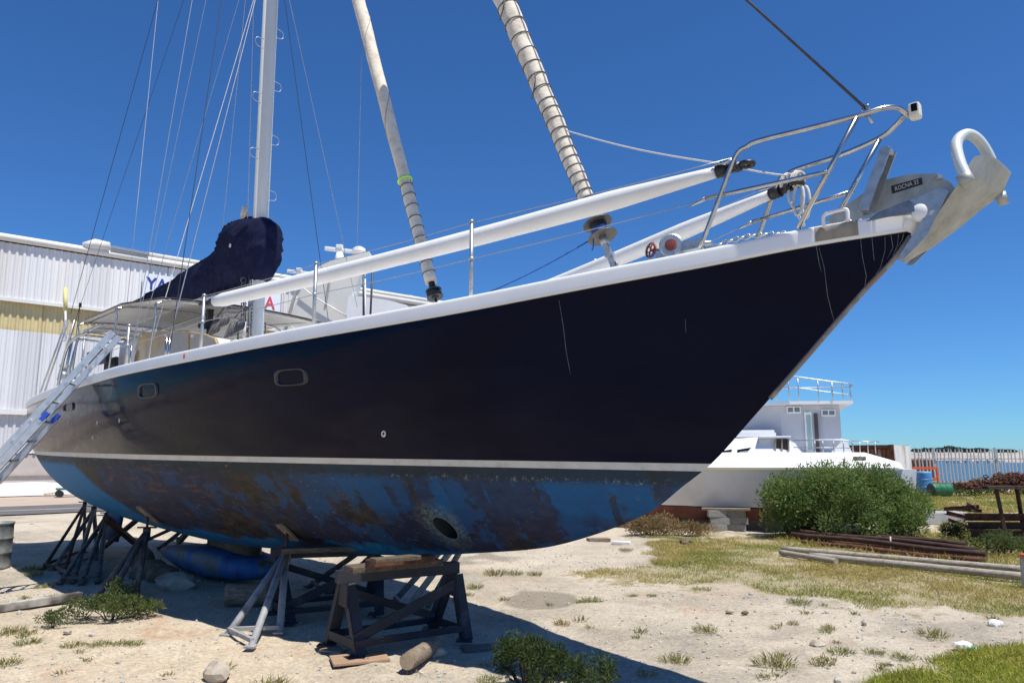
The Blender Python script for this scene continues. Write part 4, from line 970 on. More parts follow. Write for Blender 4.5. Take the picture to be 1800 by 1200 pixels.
for sd_ in (1, -1):
    for which in (2, 3):
        prev = (pl_top if which == 2 else pl_mid); pts = []
        for tpt in tops: pts += sag((prev[0], sd_*prev[1], prev[2]), (tpt[0], sd_*tpt[1], tpt[which]), .01)[:-1]; prev = (tpt[0], tpt[1], tpt[which])
        pts.append(Vector((prev[0], sd_*prev[1], prev[2]))); m = MB(); m.tube(pts, .0035, 5); m.build('lifeline', wire, yacht)
pul = MB(); zd = lambda u: float(ZS(u))+.10
rr_ = .0165
N = Vector(on(1597, 204, 0.)); 
def sv(x, y, v): return Vector(on(x, y, v))
lb = sv(1230, 437, .36); l1 = sv(1292, 276, .34); l2 = sv(1312, 258, .335); l3 = sv(1335, 247, .33); l4 = sv(1420, 226, .29); l5 = sv(1506, 204, .22); l6 = sv(1550, 191, .15); l7 = sv(1578, 190, .07)
top_pts = [lb, lb.lerp(l1, .5), l1, l2, l3, l4, l5, l6, l7, N]
mir = lambda p: Vector((p.x, -p.y, p.z))
full = smooth_curve(top_pts+[mir(p) for p in reversed(top_pts[:-1])], 5)
pul.tube(full, rr_, 10)
pulpit = pul.build('pulpit', steel, yacht)
m = MB()
for f in (lambda p: p, mir):
    m.tube([f(sv(1506,206,.22)), f(sv(1403,402,.21))], rr_, 10)
    a_, b2_ = sv(1240,349,.36), sv(1455,302,.235); m.tube([f(a_), f(b2_)], rr_*.85, 10)
    m.tube([f(Vector(a_)), f(a_-Vector((-.12,0,.03)))], rr_*.6, 8, rr=[rr_*.9, rr_*.4])
    t1_ = f(sv(1290,281,.34)); m.tube([t1_, t1_+Vector((.16,0,.0))], .01, 8, rr=[.014,.006])
m.build('pulpit_braces', steel, pulpit)
q0 = on(1599, 196, 0)
m = MB(); c_ = Vector(q0)+Vector((-.03,.0,-.01)); m.box(tuple(c_), (.065,.075,.10)); nl = m.build('bow_light', M('cream_plastic', [(.66,.64,.54), (.74,.72,.62)], .45, scale=5), pulpit, .018)
m = MB(); m.box(tuple(c_+Vector((-.005,.037,.012))), (.034,.008,.05)); m.build('light_lens', glass_dark, pulpit)
# white rope from the headsail to the pulpit and its knot
m = MB(); A_ = Vector(on(996,230,.08)); B_ = Vector(on(1275,289,.30)); C2_ = Vector(on(1385,309,-.20)); m.tube(sag(A_, B_, .03, 10)+sag(B_, C2_, .01, 4)[1:], .007, 6); m.build('tie_rope', rope_w, yacht)
kn = Vector(on(1392,318,-.26)); m = MB()
for k in range(5): m.torus(tuple(kn+Vector((.03*(k-2),0,0))), .05+.008*(k % 2), .011, (1,.3*(k % 3-1),.2), 14, 5)
m.torus(tuple(kn+Vector((-.05,.03,-.16))), .045, .011, (.3,1,.1), 16, 5, sy=2.6); m.torus(tuple(kn+Vector((-.09,.0,-.18))), .04, .011, (.5,1,.0), 16, 5, sy=2.9)
m.tube(smooth_curve([kn, kn+Vector((.02,.03,-.12)), kn+Vector((-.03,.03,-.25)), kn+Vector((-.08,.03,-.36))], 4), .011, 5); m.build('rope_knot', rope_w, yacht)
# blue reefing line
m = MB(); A_ = Vector(on(1034,424,.03)); B_ = Vector(on(852,517,.55)); m.tube(sag(A_, B_, .02), .006, 5); m.build('furling_line', rope_b, yacht)
# windlass
wu, wv, wz = on(1178, 436, .12)
qy = Matrix.Rotation(R(-90), 4, 'X') @ Matrix.Rotation(R(-22), 4, 'Y')
wl = MB().lathe([(.0,-.10),(.085,-.10),(.09,-.08),(.09,-.055),(.06,-.03),(.06,.01),(.085,.03),(.09,.045),(.09,.07),(.078,.078),(0,.078)], 22, qy, (wu-.02, wv, wz)).build('windlass', steel_dull, yacht)
m = MB(); hw_ = Vector((wu+.13, wv+.06, wz-.005)); m.torus(tuple(hw_), .055, .009, (.35,1,.1), 20, 6)
for k in range(3): a_ = k*2.1+.4; m.torus(tuple(hw_+Vector((.026*math.cos(a_), -.01*math.cos(a_), .026*math.sin(a_)))), .022, .006, (.35,1,.1), 10, 5)
m.tube([hw_, (wu+.02, wv-.02, wz)], .012, 6); m.build('hand_wheel', redwheel, wl)
m = MB(); m.lathe([(0,.079),(.046,.079),(.044,.084),(.028,.086),(.024,.10),(0,.102)], 20, qy, (wu-.02, wv, wz)); m.build('brake_cap', redwheel, wl)
m = MB(); m.box((wu,wv,wz-.12), (.16,.14,.16)); m.box((wu-.18,wv,wz-.02), (.2,.09,.07)); m.tube([(wu-.1,wv+.02,wz),(wu-.34,wv,wz-.03)], .02, 8); m.build('windlass_body', steel_dull, wl)
m = MB()
for k in range(24): x = wu-.30-.042*k; m.torus((x, wv-.02, wz-.06+.03*math.sin(k*.25)), .026, .007, (0,1,0) if k % 2 else (0,.1,1), 10, 5, sy=.65)
m.build('anchor_chain', steel_dull, yacht)
# bow fairlead handle
fa = Vector(on(1448,392,.20)); fb = Vector(on(1490,381,.18)); up_ = Vector((0,0,.055)); m = MB(); m.tube(smooth_curve([fa-Vector((0,0,.03)), fa+up_*.7, fa.lerp(fb,.2)+up_, fa.lerp(fb,.8)+up_, fb+up_*.7, fb-Vector((0,0,.03))], 5), .012, 8); m.build('fairlead', white, yacht)
# bow post
m = MB(); pb_ = Vector(on(1522,372,.07)); ptp = Vector(on(1563,262,.07)); d_ = ptp-pb_
for y_ in (-.05, .05): m.beam(pb_+Vector((0,y_,0)), ptp+Vector((0,y_,0)), .012, .06, (1,0,0))
m.beam(pb_+Vector((.03,0,0)), ptp+Vector((.03,0,0)), .1, .012, (1,0,0)); m.tube([ptp+Vector((0,-.06,-.02)), ptp+Vector((0,.06,-.02))], .02, 8); m.build('bow_post', steel_dull, yacht)
# stemhead fitting
br = MB()
for y_ in (-.095, .095):
    poly = [sv(1500,388,y_), sv(1545,372,y_), sv(1600,352,y_), sv(1655,330,y_), sv(1668,336,y_), sv(1630,415,y_), sv(1590,455,y_), sv(1577,457,y_), sv(1612,402,y_), sv(1628,375,y_)]
    if y_ < 0: poly = [mir(sv(a_, b2_, .095)) for a_, b2_ in ((1500,388),(1545,372),(1600,352),(1655,330),(1668,336),(1630,415),(1590,455),(1577,457),(1612,402),(1628,375))]
    nn = len(poly); br.add([p for p in poly]+[p+Vector((0,.006,0)) for p in poly], [tuple(range(nn)), tuple(reversed(range(nn, 2*nn)))]+[(i, (i+1) % nn, nn+(i+1) % nn, nn+i) for i in range(nn)])
br.tube([sv(1648,342,-.09), sv(1648,342,.09)], .03, 12); br.tube([sv(1640,375,-.1), sv(1640,375,.1)], .02, 8)
br.build('bow_roller', steel_dull, yacht)

# ------------------------------------------------------------------ deckhouse, cockpit, stern gear
hv = .62
def hz(x, y, v=hv): return on(x, y, v)
rf0 = hz(222, 590); rf1 = hz(372, 589); rlow = hz(395, 600)
dz0 = 2.50; ztop = hz(300, 583)[2]; ua, ub = hz(214, 640)[0], hz(393, 604)[0]
dh = MB(); sec = []
for (px_, py_), wv_ in (((394,605),.58), ((389,598),.60), ((373,590),.62), ((300,584),.62), ((242,586),.62), ((215,592),.62)):
    u_, _v, zt_ = hz(px_, py_)
    sec.append([(u_, -wv_-.06, dz0-.02), (u_, -wv_-.02, zt_-.12), (u_, -wv_+.08, zt_-.02), (u_, -.3, zt_-.01), (u_, .3, zt_-.01), (u_, wv_-.08, zt_-.02), (u_, wv_+.02, zt_-.12), (u_, wv_+.06, dz0-.02)])
dh.add([p for s in sec for p in s], [(i*8+j, (i+1)*8+j, (i+1)*8+j+1, i*8+j+1) for i in range(5) for j in range(7)], True)
dh.f += [tuple(range(8)), tuple(reversed(range(40, 48)))]; dh.sm += [False]*2
house = dh.build('deckhouse', white, yacht)
wpx = [(247,587),(285,583),(330,583),(362,588),(378,595),(383,606),(378,616),(300,640),(236,648),(240,612)]
wp = [Vector(hz(x, y, .690)) for x, y in wpx]
m = MB(); nn = len(wp); m.add(wp+[p-Vector((0,.03,0)) for p in wp], [tuple(reversed(range(nn))), tuple(range(nn, 2*nn))]+[(i, (i+1) % nn, nn+(i+1) % nn, nn+i) for i in range(nn)])
wd = m.build('window', glass_brown, house)
m = MB(); m.tube([p+Vector((0,.004,0)) for p in wp+[wp[0]]], .012, 6, caps=False); m.build('window_trim', M('tan_seal', [(.36,.26,.12), (.46,.35,.18)], .7, scale=10), wd)
for x in (249,292,338):
    p = Vector(hz(x, 590, .698)); MB().box(tuple(p), (.05,.014,.03)).build('window_catch', trim, wd)
for x0_, x1_ in ((291,297),(331,333)):
    a_, b2_ = Vector(hz(x0_, 588, .697)), Vector(hz(x1_-2, 640, .697)); m = MB(); m.beam(a_, b2_, .06 if x0_ == 291 else .02, .008, (0,1,0)); m.build('window_mullion', M('tan_frame', [(.40,.27,.10), (.50,.35,.15)], .6, scale=6) if 'tan_frame' not in MATS else MATS['tan_frame'], wd)
m = MB(); cr0 = on(430, 601, .5); m.box(((cr0[0]+2.2)/2, 0, 2.68), (cr0[0]-2.2+1.0, 1.3, .18)); m.build('coachroof', white, yacht, .05)
m = MB(); m.box((9.6, 0, 2.53), (3.2, 1.9, .14)); m.box((9.3, .72, 2.62), (2.4, .3, .22)); m.box((9.3, -.72, 2.62), (2.4, .3, .22)); m.build('cockpit_coaming', white, yacht, .04)
# bimini: tilted fabric top on a tube frame
def bz(x, y, v): return Vector(on(x, y, v))
fl, fr_ = bz(255, 535, .1), bz(480, 545, -.6)
zb_ = 3.55
bim = empty('bimini', (0,0,0), None, None); bim.parent = yacht
bu0, bu1 = 6.9, 9.9
bc = [[(bu0, v, 3.58+.06*(1-(v/1.25)**2)), (8.3, v, 3.70+.08*(1-(v/1.25)**2)), (bu1, v, 3.66+.06*(1-(v/1.25)**2))] for v in np.linspace(-1.25, 1.15, 9)]
m = MB(); m.add([p for r_ in bc for p in r_]+[(p[0], p[1], p[2]-.025) for r_ in bc for p in r_], [(i*3+j, i*3+j+1, (i+1)*3+j+1, (i+1)*3+j) for i in range(8) for j in range(2)]+[(27+i*3+j, 27+(i+1)*3+j, 27+(i+1)*3+j+1, 27+i*3+j+1) for i in range(8) for j in range(2)], True); m.build('canopy', bim_white, bim)
fr = MB()
for u_ in (bu0+.03, 8.3, bu1-.03):
    zz_ = {0: 3.56, 1: 3.68, 2: 3.64}[[bu0+.03, 8.3, bu1-.03].index(u_)]
    fr.tube(smooth_curve([(u_+.1, 1.22, 2.6), (u_, 1.2, zz_-.25), (u_, 1.1, zz_-.02), (u_, 0, zz_+.03), (u_, -1.2, zz_-.02), (u_, -1.26, zz_-.25), (u_+.1, -1.28, 2.6)], 5), .014, 7)
for v_ in (-1.1, 0, 1.05): fr.tube([(bu0, v_, 3.575), (8.3, v_, 3.69), (bu1, v_, 3.64)], .012, 6)
fr.build('frame', steel, bim)
for k, v_ in enumerate((-1.0, -.32, .36)):
    m = MB(); m.box((10.75, v_, 3.72), (1.25, .64, .03)); sp_o = m.build('solar_panel', solar, yacht)
    m = MB()
    for s_ in (-1, 1): m.beam((10.12, v_+s_*.325, 3.72), (11.38, v_+s_*.325, 3.72), .012, .04)
    for s_ in (-1, 1): m.beam((10.75+s_*.63, v_-.32, 3.72), (10.75+s_*.63, v_+.32, 3.72), .012, .04)
    m.build('panel_frame', alu, sp_o)
# stern arch and pushpit
ar = MB()
for s_ in (1, -1):
    ar.tube([(12.2, s_*.72, 2.5), (11.75, s_*.74, 3.62)], .024, 8); ar.tube([(11.5, s_*.9, 2.5), (11.2, s_*.8, 3.62)], .020, 8); ar.tube([(11.75, s_*.74, 3.62), (10.1, s_*.8, 3.68)], .02, 8)
    ar.tube(smooth_curve([(10.1, s_*1.36, 2.52), (9.95, s_*1.33, 3.15), (9.7, s_*1.3, 3.34), (9.2, s_*1.27, 3.38)], 5), .022, 8)
ar.tube([(11.75,-.74,3.62),(11.75,.74,3.62)], .022, 8); ar.tube([(11.2,-.8,3.62),(11.2,.8,3.62)], .02, 8)
ar.build('stern_arch', steel, yacht)
for x0_, x1_, v0_ in ((70,117,.95),(77,121,.93),(101,131,1.05)):
    m = MB(); m.tube([Vector(on(x0_, 692 if v0_ < 1 else 668, v0_)), Vector(on(x1_, 562, v0_-.1))], .015, 7); m.build('stern_pole', steel_dull, yacht)
m = MB(); a_ = Vector(on(116,598,.78)); b2_ = Vector(on(115,545,.78)); c_ = Vector(on(115,506,.78)); m.tube([a_, b2_], .018, 7); m.tube([a_+Vector((-.12,0,0)), a_+Vector((.12,0,0))], .014, 6); an = m.build('aerial', trim, yacht)
m = MB(); m.tube([b2_, c_], .034, 9); m.build('aerial_tip', yellow, an)
for x, y in ((128,668),(112,655)):
    p = Vector(on(x, y, 1.05)); m = MB(); m.lathe([(.05,-.12),(.075,-.11),(.07,-.02),(.045,.01),(.045,.07),(.07,.10),(.06,.14),(0,.15)], 16, None, tuple(p)); m.build('winch', steel_dull, yacht)
m = MB(); p = Vector(on(172,628,.9)); m.box(tuple(p), (.9,.06,.24)); m.build('lee_cloth', black, yacht, .02)
m = MB(); p = Vector(on(195,640,.75)); m.box(tuple(p), (.5,.05,.2)); m.build('lee_cloth', black, yacht, .02)
m = MB(); p = Vector(on(152,640,1.1))
for k in range(4): m.torus(tuple(p+Vector((-.15*k, 0, .02*(k % 2)))), .07, .012, (.4,1,.2*k), 14, 5)
m.build('rope_coil', rope_d, yacht)
for x, y, s_ in ((381,572,1.),(398,560,.8),(412,575,.9),(425,570,.7)):
    p = Vector(on(x, y, .35)); m = MB()
    for k in range(5): m.torus(tuple(p+Vector((.01*k, .015*k, -.01*k))), .075*s_, .012, (.3*(k-2)*.4, 1, .1*k), 18, 5, sy=1.2+.12*k)
    m.tube([p+Vector((0,0,.12)), p+Vector((-.1,-.1,.32))], .01, 5); m.build('rope_coil', rope_d if s_ > .75 else wire_dark, yacht)
m = MB(); p = Vector(on(368,560,.35)); m.box(tuple(p), (.07,.08,.26)); m.tube([p-Vector((0,0,.4)), p], .03, 8); m.lathe([(.0,0),(.11,0),(.11,.06),(0,.07)], 16, None, tuple(p-Vector((-.08,0,.12)))); m.build('mast_winch', black, yacht)
m = MB()
for k, (x, y0_, y1_) in enumerate(((431,482,600),(436,484,596),(441,490,585),(427,540,598),(424,495,560))): m.tube([Vector(on(x, y1_, .13+.01*k)), Vector(on(x+1+(k % 2), y0_, .13+.01*k))], .008, 5)
for k in range(6): p = Vector(on(428, 492+k*9, .15)); m.torus(tuple(p), .035, .01, (1,.4*k,.3), 12, 5)
m.build('halyard_bundle', rope_d, mast)
m = MB(); m.tube([Vector(on(430,566,.2)), Vector(on(429,594,.2))], .022, 8); m.build('fender_handle', rope_w, mast)
for x, y0_, y1_ in ((418,600,573),(462,590,560),(466,592,566)): m = MB(); m.tube([Vector(on(x, y0_, -.3)), Vector(on(x+1, y1_, -.2))], .01, 5); m.build('mast_foot_line', rope_d, yacht)

# ------------------------------------------------------------------ whisker poles, anchor
pole_lab = ['white covered pole lashed inside the near side rail from deckhouse to pulpit', 'white covered pole lying on the far side of the foredeck ending in a tied rope']
def pole(A, B_, lab, r_=.074):
    A, B_ = Vector(A), Vector(B_); d = (B_-A).normalized(); L_ = (B_-A).length
    e = empty('spinnaker_pole', W(*A), lab, 'pole', 'white covered poles lashed along the rails')
    wa = Vector(W(*A)); to = lambda p: Vector(W(*p))-wa
    pts = []; rr = []
    for i in range(41):
        a = i/40; pts.append(to(A.lerp(B_, a)-Vector((0,0,.03*math.sin(math.pi*a))))); e_ = min(1, a/.04+.72, (1-a)/.16*.55+.52); rr.append(r_*e_*(1+.03*noise.noise(Vector((a*9, r_*50, 0)))))
    m = MB(); m.tube(pts, 0, 16, rr=rr); m.build('cover', white_cover, e)
    for s_, q_, dd_ in ((0, A, -d), (1, B_, d)):
        m = MB(); m.tube([to(q_-dd_*.01), to(q_+dd_*.07)], .046, 12); m.tube([to(q_+dd_*.07), to(q_+dd_*.16)], .034, 10); m.torus(tuple(to(q_+dd_*.2)), .042, .018, (0,0,1), 14, 7); m.box(tuple(to(q_+dd_*.12)), (.07,.07,.045)); m.build('end_fitting', black, e)
    return e
pA = on(378, 530, 1.25); pB = on(1262, 302, .30)
pole(pA, pB, pole_lab[0])
pC = on(1357, 341, -.27); pD = on(700, 605, -1.15)
pole(pD, pC, pole_lab[1], .068)

anc = empty('anchor', W(*on(1620, 370)), 'large grey galvanised anchor with hoop on the bow roller', 'anchor')
aw = Vector(W(*on(1620, 370))); toA = lambda p: Vector(W(*p))-aw
shk = [(1450,388),(1500,352),(1548,318),(1600,306),(1645,305),(1672,322),(1690,352),(1676,372),(1640,350),(1600,352),(1540,378),(1470,396)]
sh2 = [Vector(on(x, y, .016)) for x, y in shk]; nn = len(sh2); m = MB()
m.add([toA(p) for p in sh2]+[toA(p-Vector((0,.03,0))) for p in sh2], [tuple(range(nn)), tuple(reversed(range(nn, 2*nn)))]+[(i, (i+1) % nn, nn+(i+1) % nn, nn+i) for i in range(nn)])
galv = M('galvanised_anchor', [(.25,.26,.235), (.36,.37,.34), (.46,.475,.44)], .5, .3, scale=7, stretch=(1,1,.5), bump=.15)
shank = m.build('shank', galv, anc)
m = MB(); p_ = toA(Vector(on(1647,313,.02))); m.lathe([(0,-.03),(.016,-.03),(.016,.03),(0,.03)], 10, Matrix.Rotation(R(90), 4, 'X'), tuple(p_)); m.build('shank_pin', steel_dull, anc)
m = MB(); m.torus(tuple(toA(Vector(on(1457,389,.0)))), .04, .012, (.2,1,.3), 16, 6, sy=1.4); m.build('shackle', steel, anc)
# maker's plate on the shank
pl = [Vector(on(x, y, .019)) for x, y in ((1566,327),(1620,312),(1622,324),(1568,341))]
m = MB(); m.add([toA(p) for p in pl], [(0, 3, 2, 1)]); plate = m.build('label_plate', black, anc)
me_t = text_mesh('ROCNA 33', 1., .0); vs = np.array([v.co[:] for v in me_t.vertices]); lo, hi = vs.min(0), vs.max(0)
P0, PXv, PYv = toA(pl[3]+Vector((0,.002,0))), toA(pl[2])-toA(pl[3]), toA(pl[0])-toA(pl[3])
for v in me_t.vertices:
    a_, b2_ = (v.co.x-lo[0])/(hi[0]-lo[0]), (v.co.y-lo[1])/(hi[1]-lo[1]); v.co = P0+PXv*(.12+.76*a_)+PYv*(.22+.52*b2_)
me_t.materials.append(rope_w); me_t.name = 'lettering'; o = link('lettering', me_t, anc)
# fluke: long blade and upturned heel, lying rolled on the roller
rows = [((1582,457,.01),(1596,457,-.01)), ((1612,424,.05),(1640,435,-.06)), ((1648,376,.11),(1690,398,-.13)), ((1684,324,.17),(1728,366,-.19)), ((1699,296,.17),(1760,344,-.19)), ((1711,279,.13),(1776,307,-.14))]
vs = []; kx = 7
for ri, (a_, b2_) in enumerate(rows):
    A_, B_ = Vector(on(*a_)), Vector(on(*b2_))
    for j in range(kx):
        q_ = j/(kx-1); p = A_.lerp(B_, q_)
        if ri == 5: p = p+Vector((0,0,.05*math.sin(math.pi*q_)))
        vs.append(p+Vector((.0,0,-.02*math.sin(math.pi*q_)*(ri < 4))))
tip = vs[0]; off = Vector((-.006,-.004,.013)); m = MB(); n = len(rows)-1
m.add([toA(p) for p in vs], [(i*kx+j, i*kx+j+1, (i+1)*kx+j+1, (i+1)*kx+j) for i in range(n) for j in range(kx-1)])
m.add([toA(p+off) for p in vs], [(i*kx+j, (i+1)*kx+j, (i+1)*kx+j+1, i*kx+j+1) for i in range(n) for j in range(kx-1)])
edge = list(range(kx))+[i*kx+kx-1 for i in range(1, n+1)]+[n*kx+j for j in range(kx-2, -1, -1)]+[i*kx for i in range(n-1, 0, -1)]
m.add([toA(vs[i]) for i in edge]+[toA(vs[i]+off) for i in edge], [(i, (i+1) % len(edge), len(edge)+(i+1) % len(edge), len(edge)+i) for i in range(len(edge))])
m.build('fluke', galv, anc)
hoop = smooth_curve([Vector(on(*p)) for p in ((1700,314,.18),(1688,288,.16),(1681,258,.12),(1687,242,.07),(1703,236,0.),(1722,249,-.07),(1739,277,-.13),(1756,322,-.18))], 6)
m = MB(); m.tube([toA(p) for p in hoop], .031, 12); m.build('roll_bar', M('pale_galvanised', [(.50,.54,.53), (.62,.66,.65)], .5, .15, scale=9), anc)
for a_, b2_ in (((1692,306,.19),(1704,324,.175)), ((1752,352,-.21),(1771,346,-.215))):
    m = MB(); m.tube([toA(on(*a_)), toA(on(*b2_))], .040, 14); m.build('hoop_socket', galv, anc)

# ------------------------------------------------------------------ boat stands, trestles, ladder
def sub3(a, b_): return (a[0]-b_[0], a[1]-b_[1], a[2]-b_[2])
def boat_stand(head, feet, lab, mat=stand_paint, knee=None, r_=.034, pad=.16, group='boat stands under the hull', tie=True, padn=None):
    c = np.mean(np.array(feet), 0); base = (float(c[0]), float(c[1]), 0.)
    e = empty('boat_stand', base, lab, 'boat stand', group); H = Vector(sub3(head, base)); collar = H-Vector((0,0,.20))
    if knee is not None: collar = Vector(sub3(knee, base))
    for f in feet:
        p = Vector(sub3(f, base)); m = MB(); m.tube([p+Vector((0,0,-.02)), collar], r_, 8)
        m.box(tuple(p+Vector((0,0,.008))), (.09,.09,.014)); m.build('leg', mat, e)
    if tie:
        for i in range(len(feet)):
            a_, b2_ = Vector(sub3(feet[i], base)), Vector(sub3(feet[(i+1) % len(feet)], base))
            if i == 1 and len(feet) > 2: continue
            m = MB(); m.beam(a_.lerp(collar, .04)+Vector((0,0,.02)), b2_.lerp(collar, .04)+Vector((0,0,.02)), .035, .035); m.build('tie_bar', mat, e)
    m = MB(); m.tube([collar-Vector((0,0,.10)), collar+Vector((0,0,.04))], r_*1.35, 10); m.build('collar', mat, e)
    m = MB(); m.tube([collar, H], .016, 8); m.tube([collar+Vector((-.12,0,.05)), collar+Vector((.12,0,.05))], .011, 6); m.build('screw', rust_dark, e)
    nrm_ = Vector(padn or (-.45,-.5,-.75)).normalized(); q_ = nrm_.to_track_quat('Z', 'X').to_matrix()
    m = MB(); m.box(tuple(H), (pad*2, pad*1.1, .022), q_); m.build('pad', timber, e)
    return e
# hull contact points so that pads touch the skin
def skin(x, y): u, v, z = onhull(x, y); return W(u, v+.012, z-.012)
G = lambda x, y: tuple(map(float, gr(x, y)))
boat_stand(skin(168,874), [G(92,1002), G(128,1022), G(172,985)], 'grey stand furthest left under the stern, its legs splayed towards the drum')
boat_stand(skin(152,866), [G(74,1000), G(112,1008), G(148,972)], 'thin dark stand standing furthest aft behind the other stern stands', rust_dark, r_=.026)
boat_stand(skin(191,884), [G(104,1024), G(143,1024), G(171,1022)], 'stand beside the rudder, second from the stern, with three long front legs')
boat_stand(skin(262,903), [G(164,1054), G(186,1056), G(238,1050)], 'stand with one sunlit foot among the green weeds under the hull')
boat_stand(skin(507,933), [G(397,1116), G(440,1137), G(491,1112)], 'pale grey stand nearest the camera with a plywood pad on the hull', stand_grey, r_=.034, pad=.13)
# far side stands
def farskin(u, v): zz = [z for z in np.linspace(float(ZK(u)), float(ZS(u)), 200) if float(VH(u, z)) >= v]; return W(u, -v, zz[0]-.015)
boat_stand(farskin(9.6,.9), [G(279,962), G(303,966), G(312,948)], 'dark stand behind the rudder on the far side of the keel', padn=(.45,.5,-.75))
boat_stand(farskin(4.2,1.0), [G(568,1052), G(592,1040), G(540,1030)], 'dark stand in the shade behind the rear trestle', padn=(.45,.5,-.75))
boat_stand(farskin(2.9,.8), [G(705,1080), G(688,1058), G(752,1062)], 'grey stand seen through the front trestle on the far side', stand_grey, padn=(.45,.5,-.75))
# dark block and screw hanging under the far stern stand row, cross braces
def bar(name, p, q_, a, b_, mat, lab, cat, grp=None):
    m = MB(); m.beam((0,0,0), sub3(q_, p), a, b_); o = m.build(name, mat); o.location = p; return tag(o, lab, cat, grp)
bar('cross_brace', at(253,903,11.6), G(182,962), .07, .05, rust_dark, 'thin dark brace rising to the right behind the stern stands', 'brace', 'rusty braces between the stern stands')
bar('cross_brace', at(186,910,11.2), G(247,962), .09, .06, rust_dark, 'thicker rusty brace falling to the right behind the stern stands', 'brace', 'rusty braces between the stern stands')
bar('cross_brace', at(322,920,11.8), G(240,957), .05, .04, rust_dark, 'short dark brace between the keel and the far stern stand', 'brace', 'rusty braces between the stern stands')

def trestle(name, tl, tr, ztop, feet, lab, mat, wd_=.09, face=None):
    """tl, tr: ends of the top beam (x, y); feet: [(left front),(left back),(right front),(right back)]"""
    base = (float(np.mean([f[0] for f in feet])), float(np.mean([f[1] for f in feet])), 0.)
    e = empty('trestle', base, lab, 'trestle', 'steel trestles under the keel line'); v = lambda p: Vector(sub3(p, base))
    TL, TRr = Vector((tl[0]-base[0], tl[1]-base[1], ztop)), Vector((tr[0]-base[0], tr[1]-base[1], ztop)); d = (TRr-TL).normalized()
    m = MB(); m.beam(TL-d*.06, TRr+d*.06, wd_*1.1, .10); m.build('top_beam', mat, e)
    lf, lb_, rf_, rb_ = [v(f) for f in feet]; sd_ = Vector((-d.y, d.x, 0))
    if (lf-lb_).dot(sd_) < 0: sd_ = -sd_
    for T, f, s_ in ((TL, lf, 1), (TL, lb_, -1), (TRr, rf_, 1), (TRr, rb_, -1)):
        m = MB(); tp = T+sd_*s_*.055-Vector((0,0,.055)); m.angle(f+Vector((0,0,.0)), tp, wd_, .012, (d.x, d.y, 0)); m.build('leg', mat, e)
        m = MB(); m.box(tuple(f+Vector((0,0,.010))), (.14,.14,.014)); m.build('foot', mat, e)
    for T, f, b2_ in ((TL, lf, lb_), (TRr, rf_, rb_)):
        m = MB(); m.box(tuple(T-Vector((0,0,.14))), (.012,.24,.2), Matrix.Rotation(math.atan2(d.y, d.x), 3, 'Z')); m.build('gusset', mat, e)
        m = MB(); m.beam(f.lerp(T, .16), b2_.lerp(T, .16), .012, .07); m.build('end_rail', mat, e)
    for a_, b2_ in ((lf, rf_), (lb_, rb_)):
        m = MB(); m.beam(a_.lerp(TL, .17), b2_.lerp(TRr, .17), .05, .05); m.build('side_rail', mat, e)
    o_ = sd_*.10
    m = MB(); m.beam(lf.lerp(TL, .22), TRr+o_-Vector((0,0,.12)), .012, .085, (0,0,1)); m.build('brace', mat, e)
    m = MB(); m.beam(TL-o_-Vector((0,0,.12)), rb_.lerp(TRr, .22), .012, .07, (0,0,1)); m.build('brace', mat, e)
    return e
tA = gr(603,1012,.60); tB = gr(795,996,.60)
trestle('trestle', gr(604,1008,.62), gr(794,993,.62), .60, [G(628,1157), G(574,1134), G(816,1126), G(756,1106)], 'near black steel trestle with crossed braces standing on plywood under the bow', navy_steel, .078)
tC = gr(478,972,.50); tD = gr(668,972,.50)
trestle('trestle', gr(486,972,.58), gr(660,967,.58), .58, [G(505,1098), G(478,1078), G(660,1080), G(640,1058)], 'rear dark steel trestle behind the pale grey stand', navy_steel, .08)
# timber packing on the trestles
def board(p, q_, a, b_, mat, lab, cat='board', grp=None, name='board', bev=.006):
    m = MB(); m.beam((0,0,0), sub3(q_, p), a, b_); o = m.build(name, mat, None, bev); o.location = p; return tag(o, lab, cat, grp)
pk = 'packing boards between the trestles and the hull'
board(gr(612,1000,.69), gr(770,986,.69), .20, .05, dark_timber, 'long worn plank lying along the top of the near trestle', 'board', pk)
board(gr(650,990,.745), gr(757,979,.745), .16, .05, rust, 'rusty red plate on top of the plank over the near trestle', 'plate', pk, name='steel_plate')
board(gr(655,985,.79), gr(735,978,.79), .12, .035, dark_timber, 'short grey board wedged against the hull over the near trestle', 'board', pk)
board(gr(495,967,.655), gr(640,962,.655), .18, .05, dark_timber, 'dark plank along the top of the rear trestle', 'board', pk)
# plywood under feet, log, loose bits
def sheet(x, y, w_, l_, rot, th, mat, lab, name='plywood_sheet', cat='board', z=0.0, tilt=0.):
    m = MB(); m.box((0,0,th/2), (w_, l_, th)); o = m.build(name, mat, None, .004); p = G(x, y); o.location = (p[0], p[1], z+float(gz(p[0], p[1]))+.004); o.rotation_euler = (tilt, tilt*.5, rot); return tag(o, lab, cat)
sheet(632,1158,.44,.27,.35,.022,plywood,'brown plywood piece under the front left foot of the near trestle')
sheet(842,1135,.30,.18,.3,.02,M('grey_board', [(.10,.085,.07), (.17,.15,.125)], .9, scale=9),'dark flat board beside the right foot of the near trestle')
sheet(586,1142,.22,.10,-.4,.02,timber,'small scrap of board behind the left feet of the near trestle')
def log(p, q_, r_, mat, lab, n=16, wob_=.06, cat='log', name='log', ends=None, sub=14):
    p, q_ = Vector(p), Vector(q_); m = MB(); pts = [(q_-p)*(i/sub) for i in range(sub+1)]
    m.tube(pts, r_, n, rr=[r_*(1+wob_*noise.noise(Vector((i*.6, r_*90, p.x)))) for i in range(sub+1)]); o = m.build(name, mat); o.location = p; return tag(o, lab, cat)
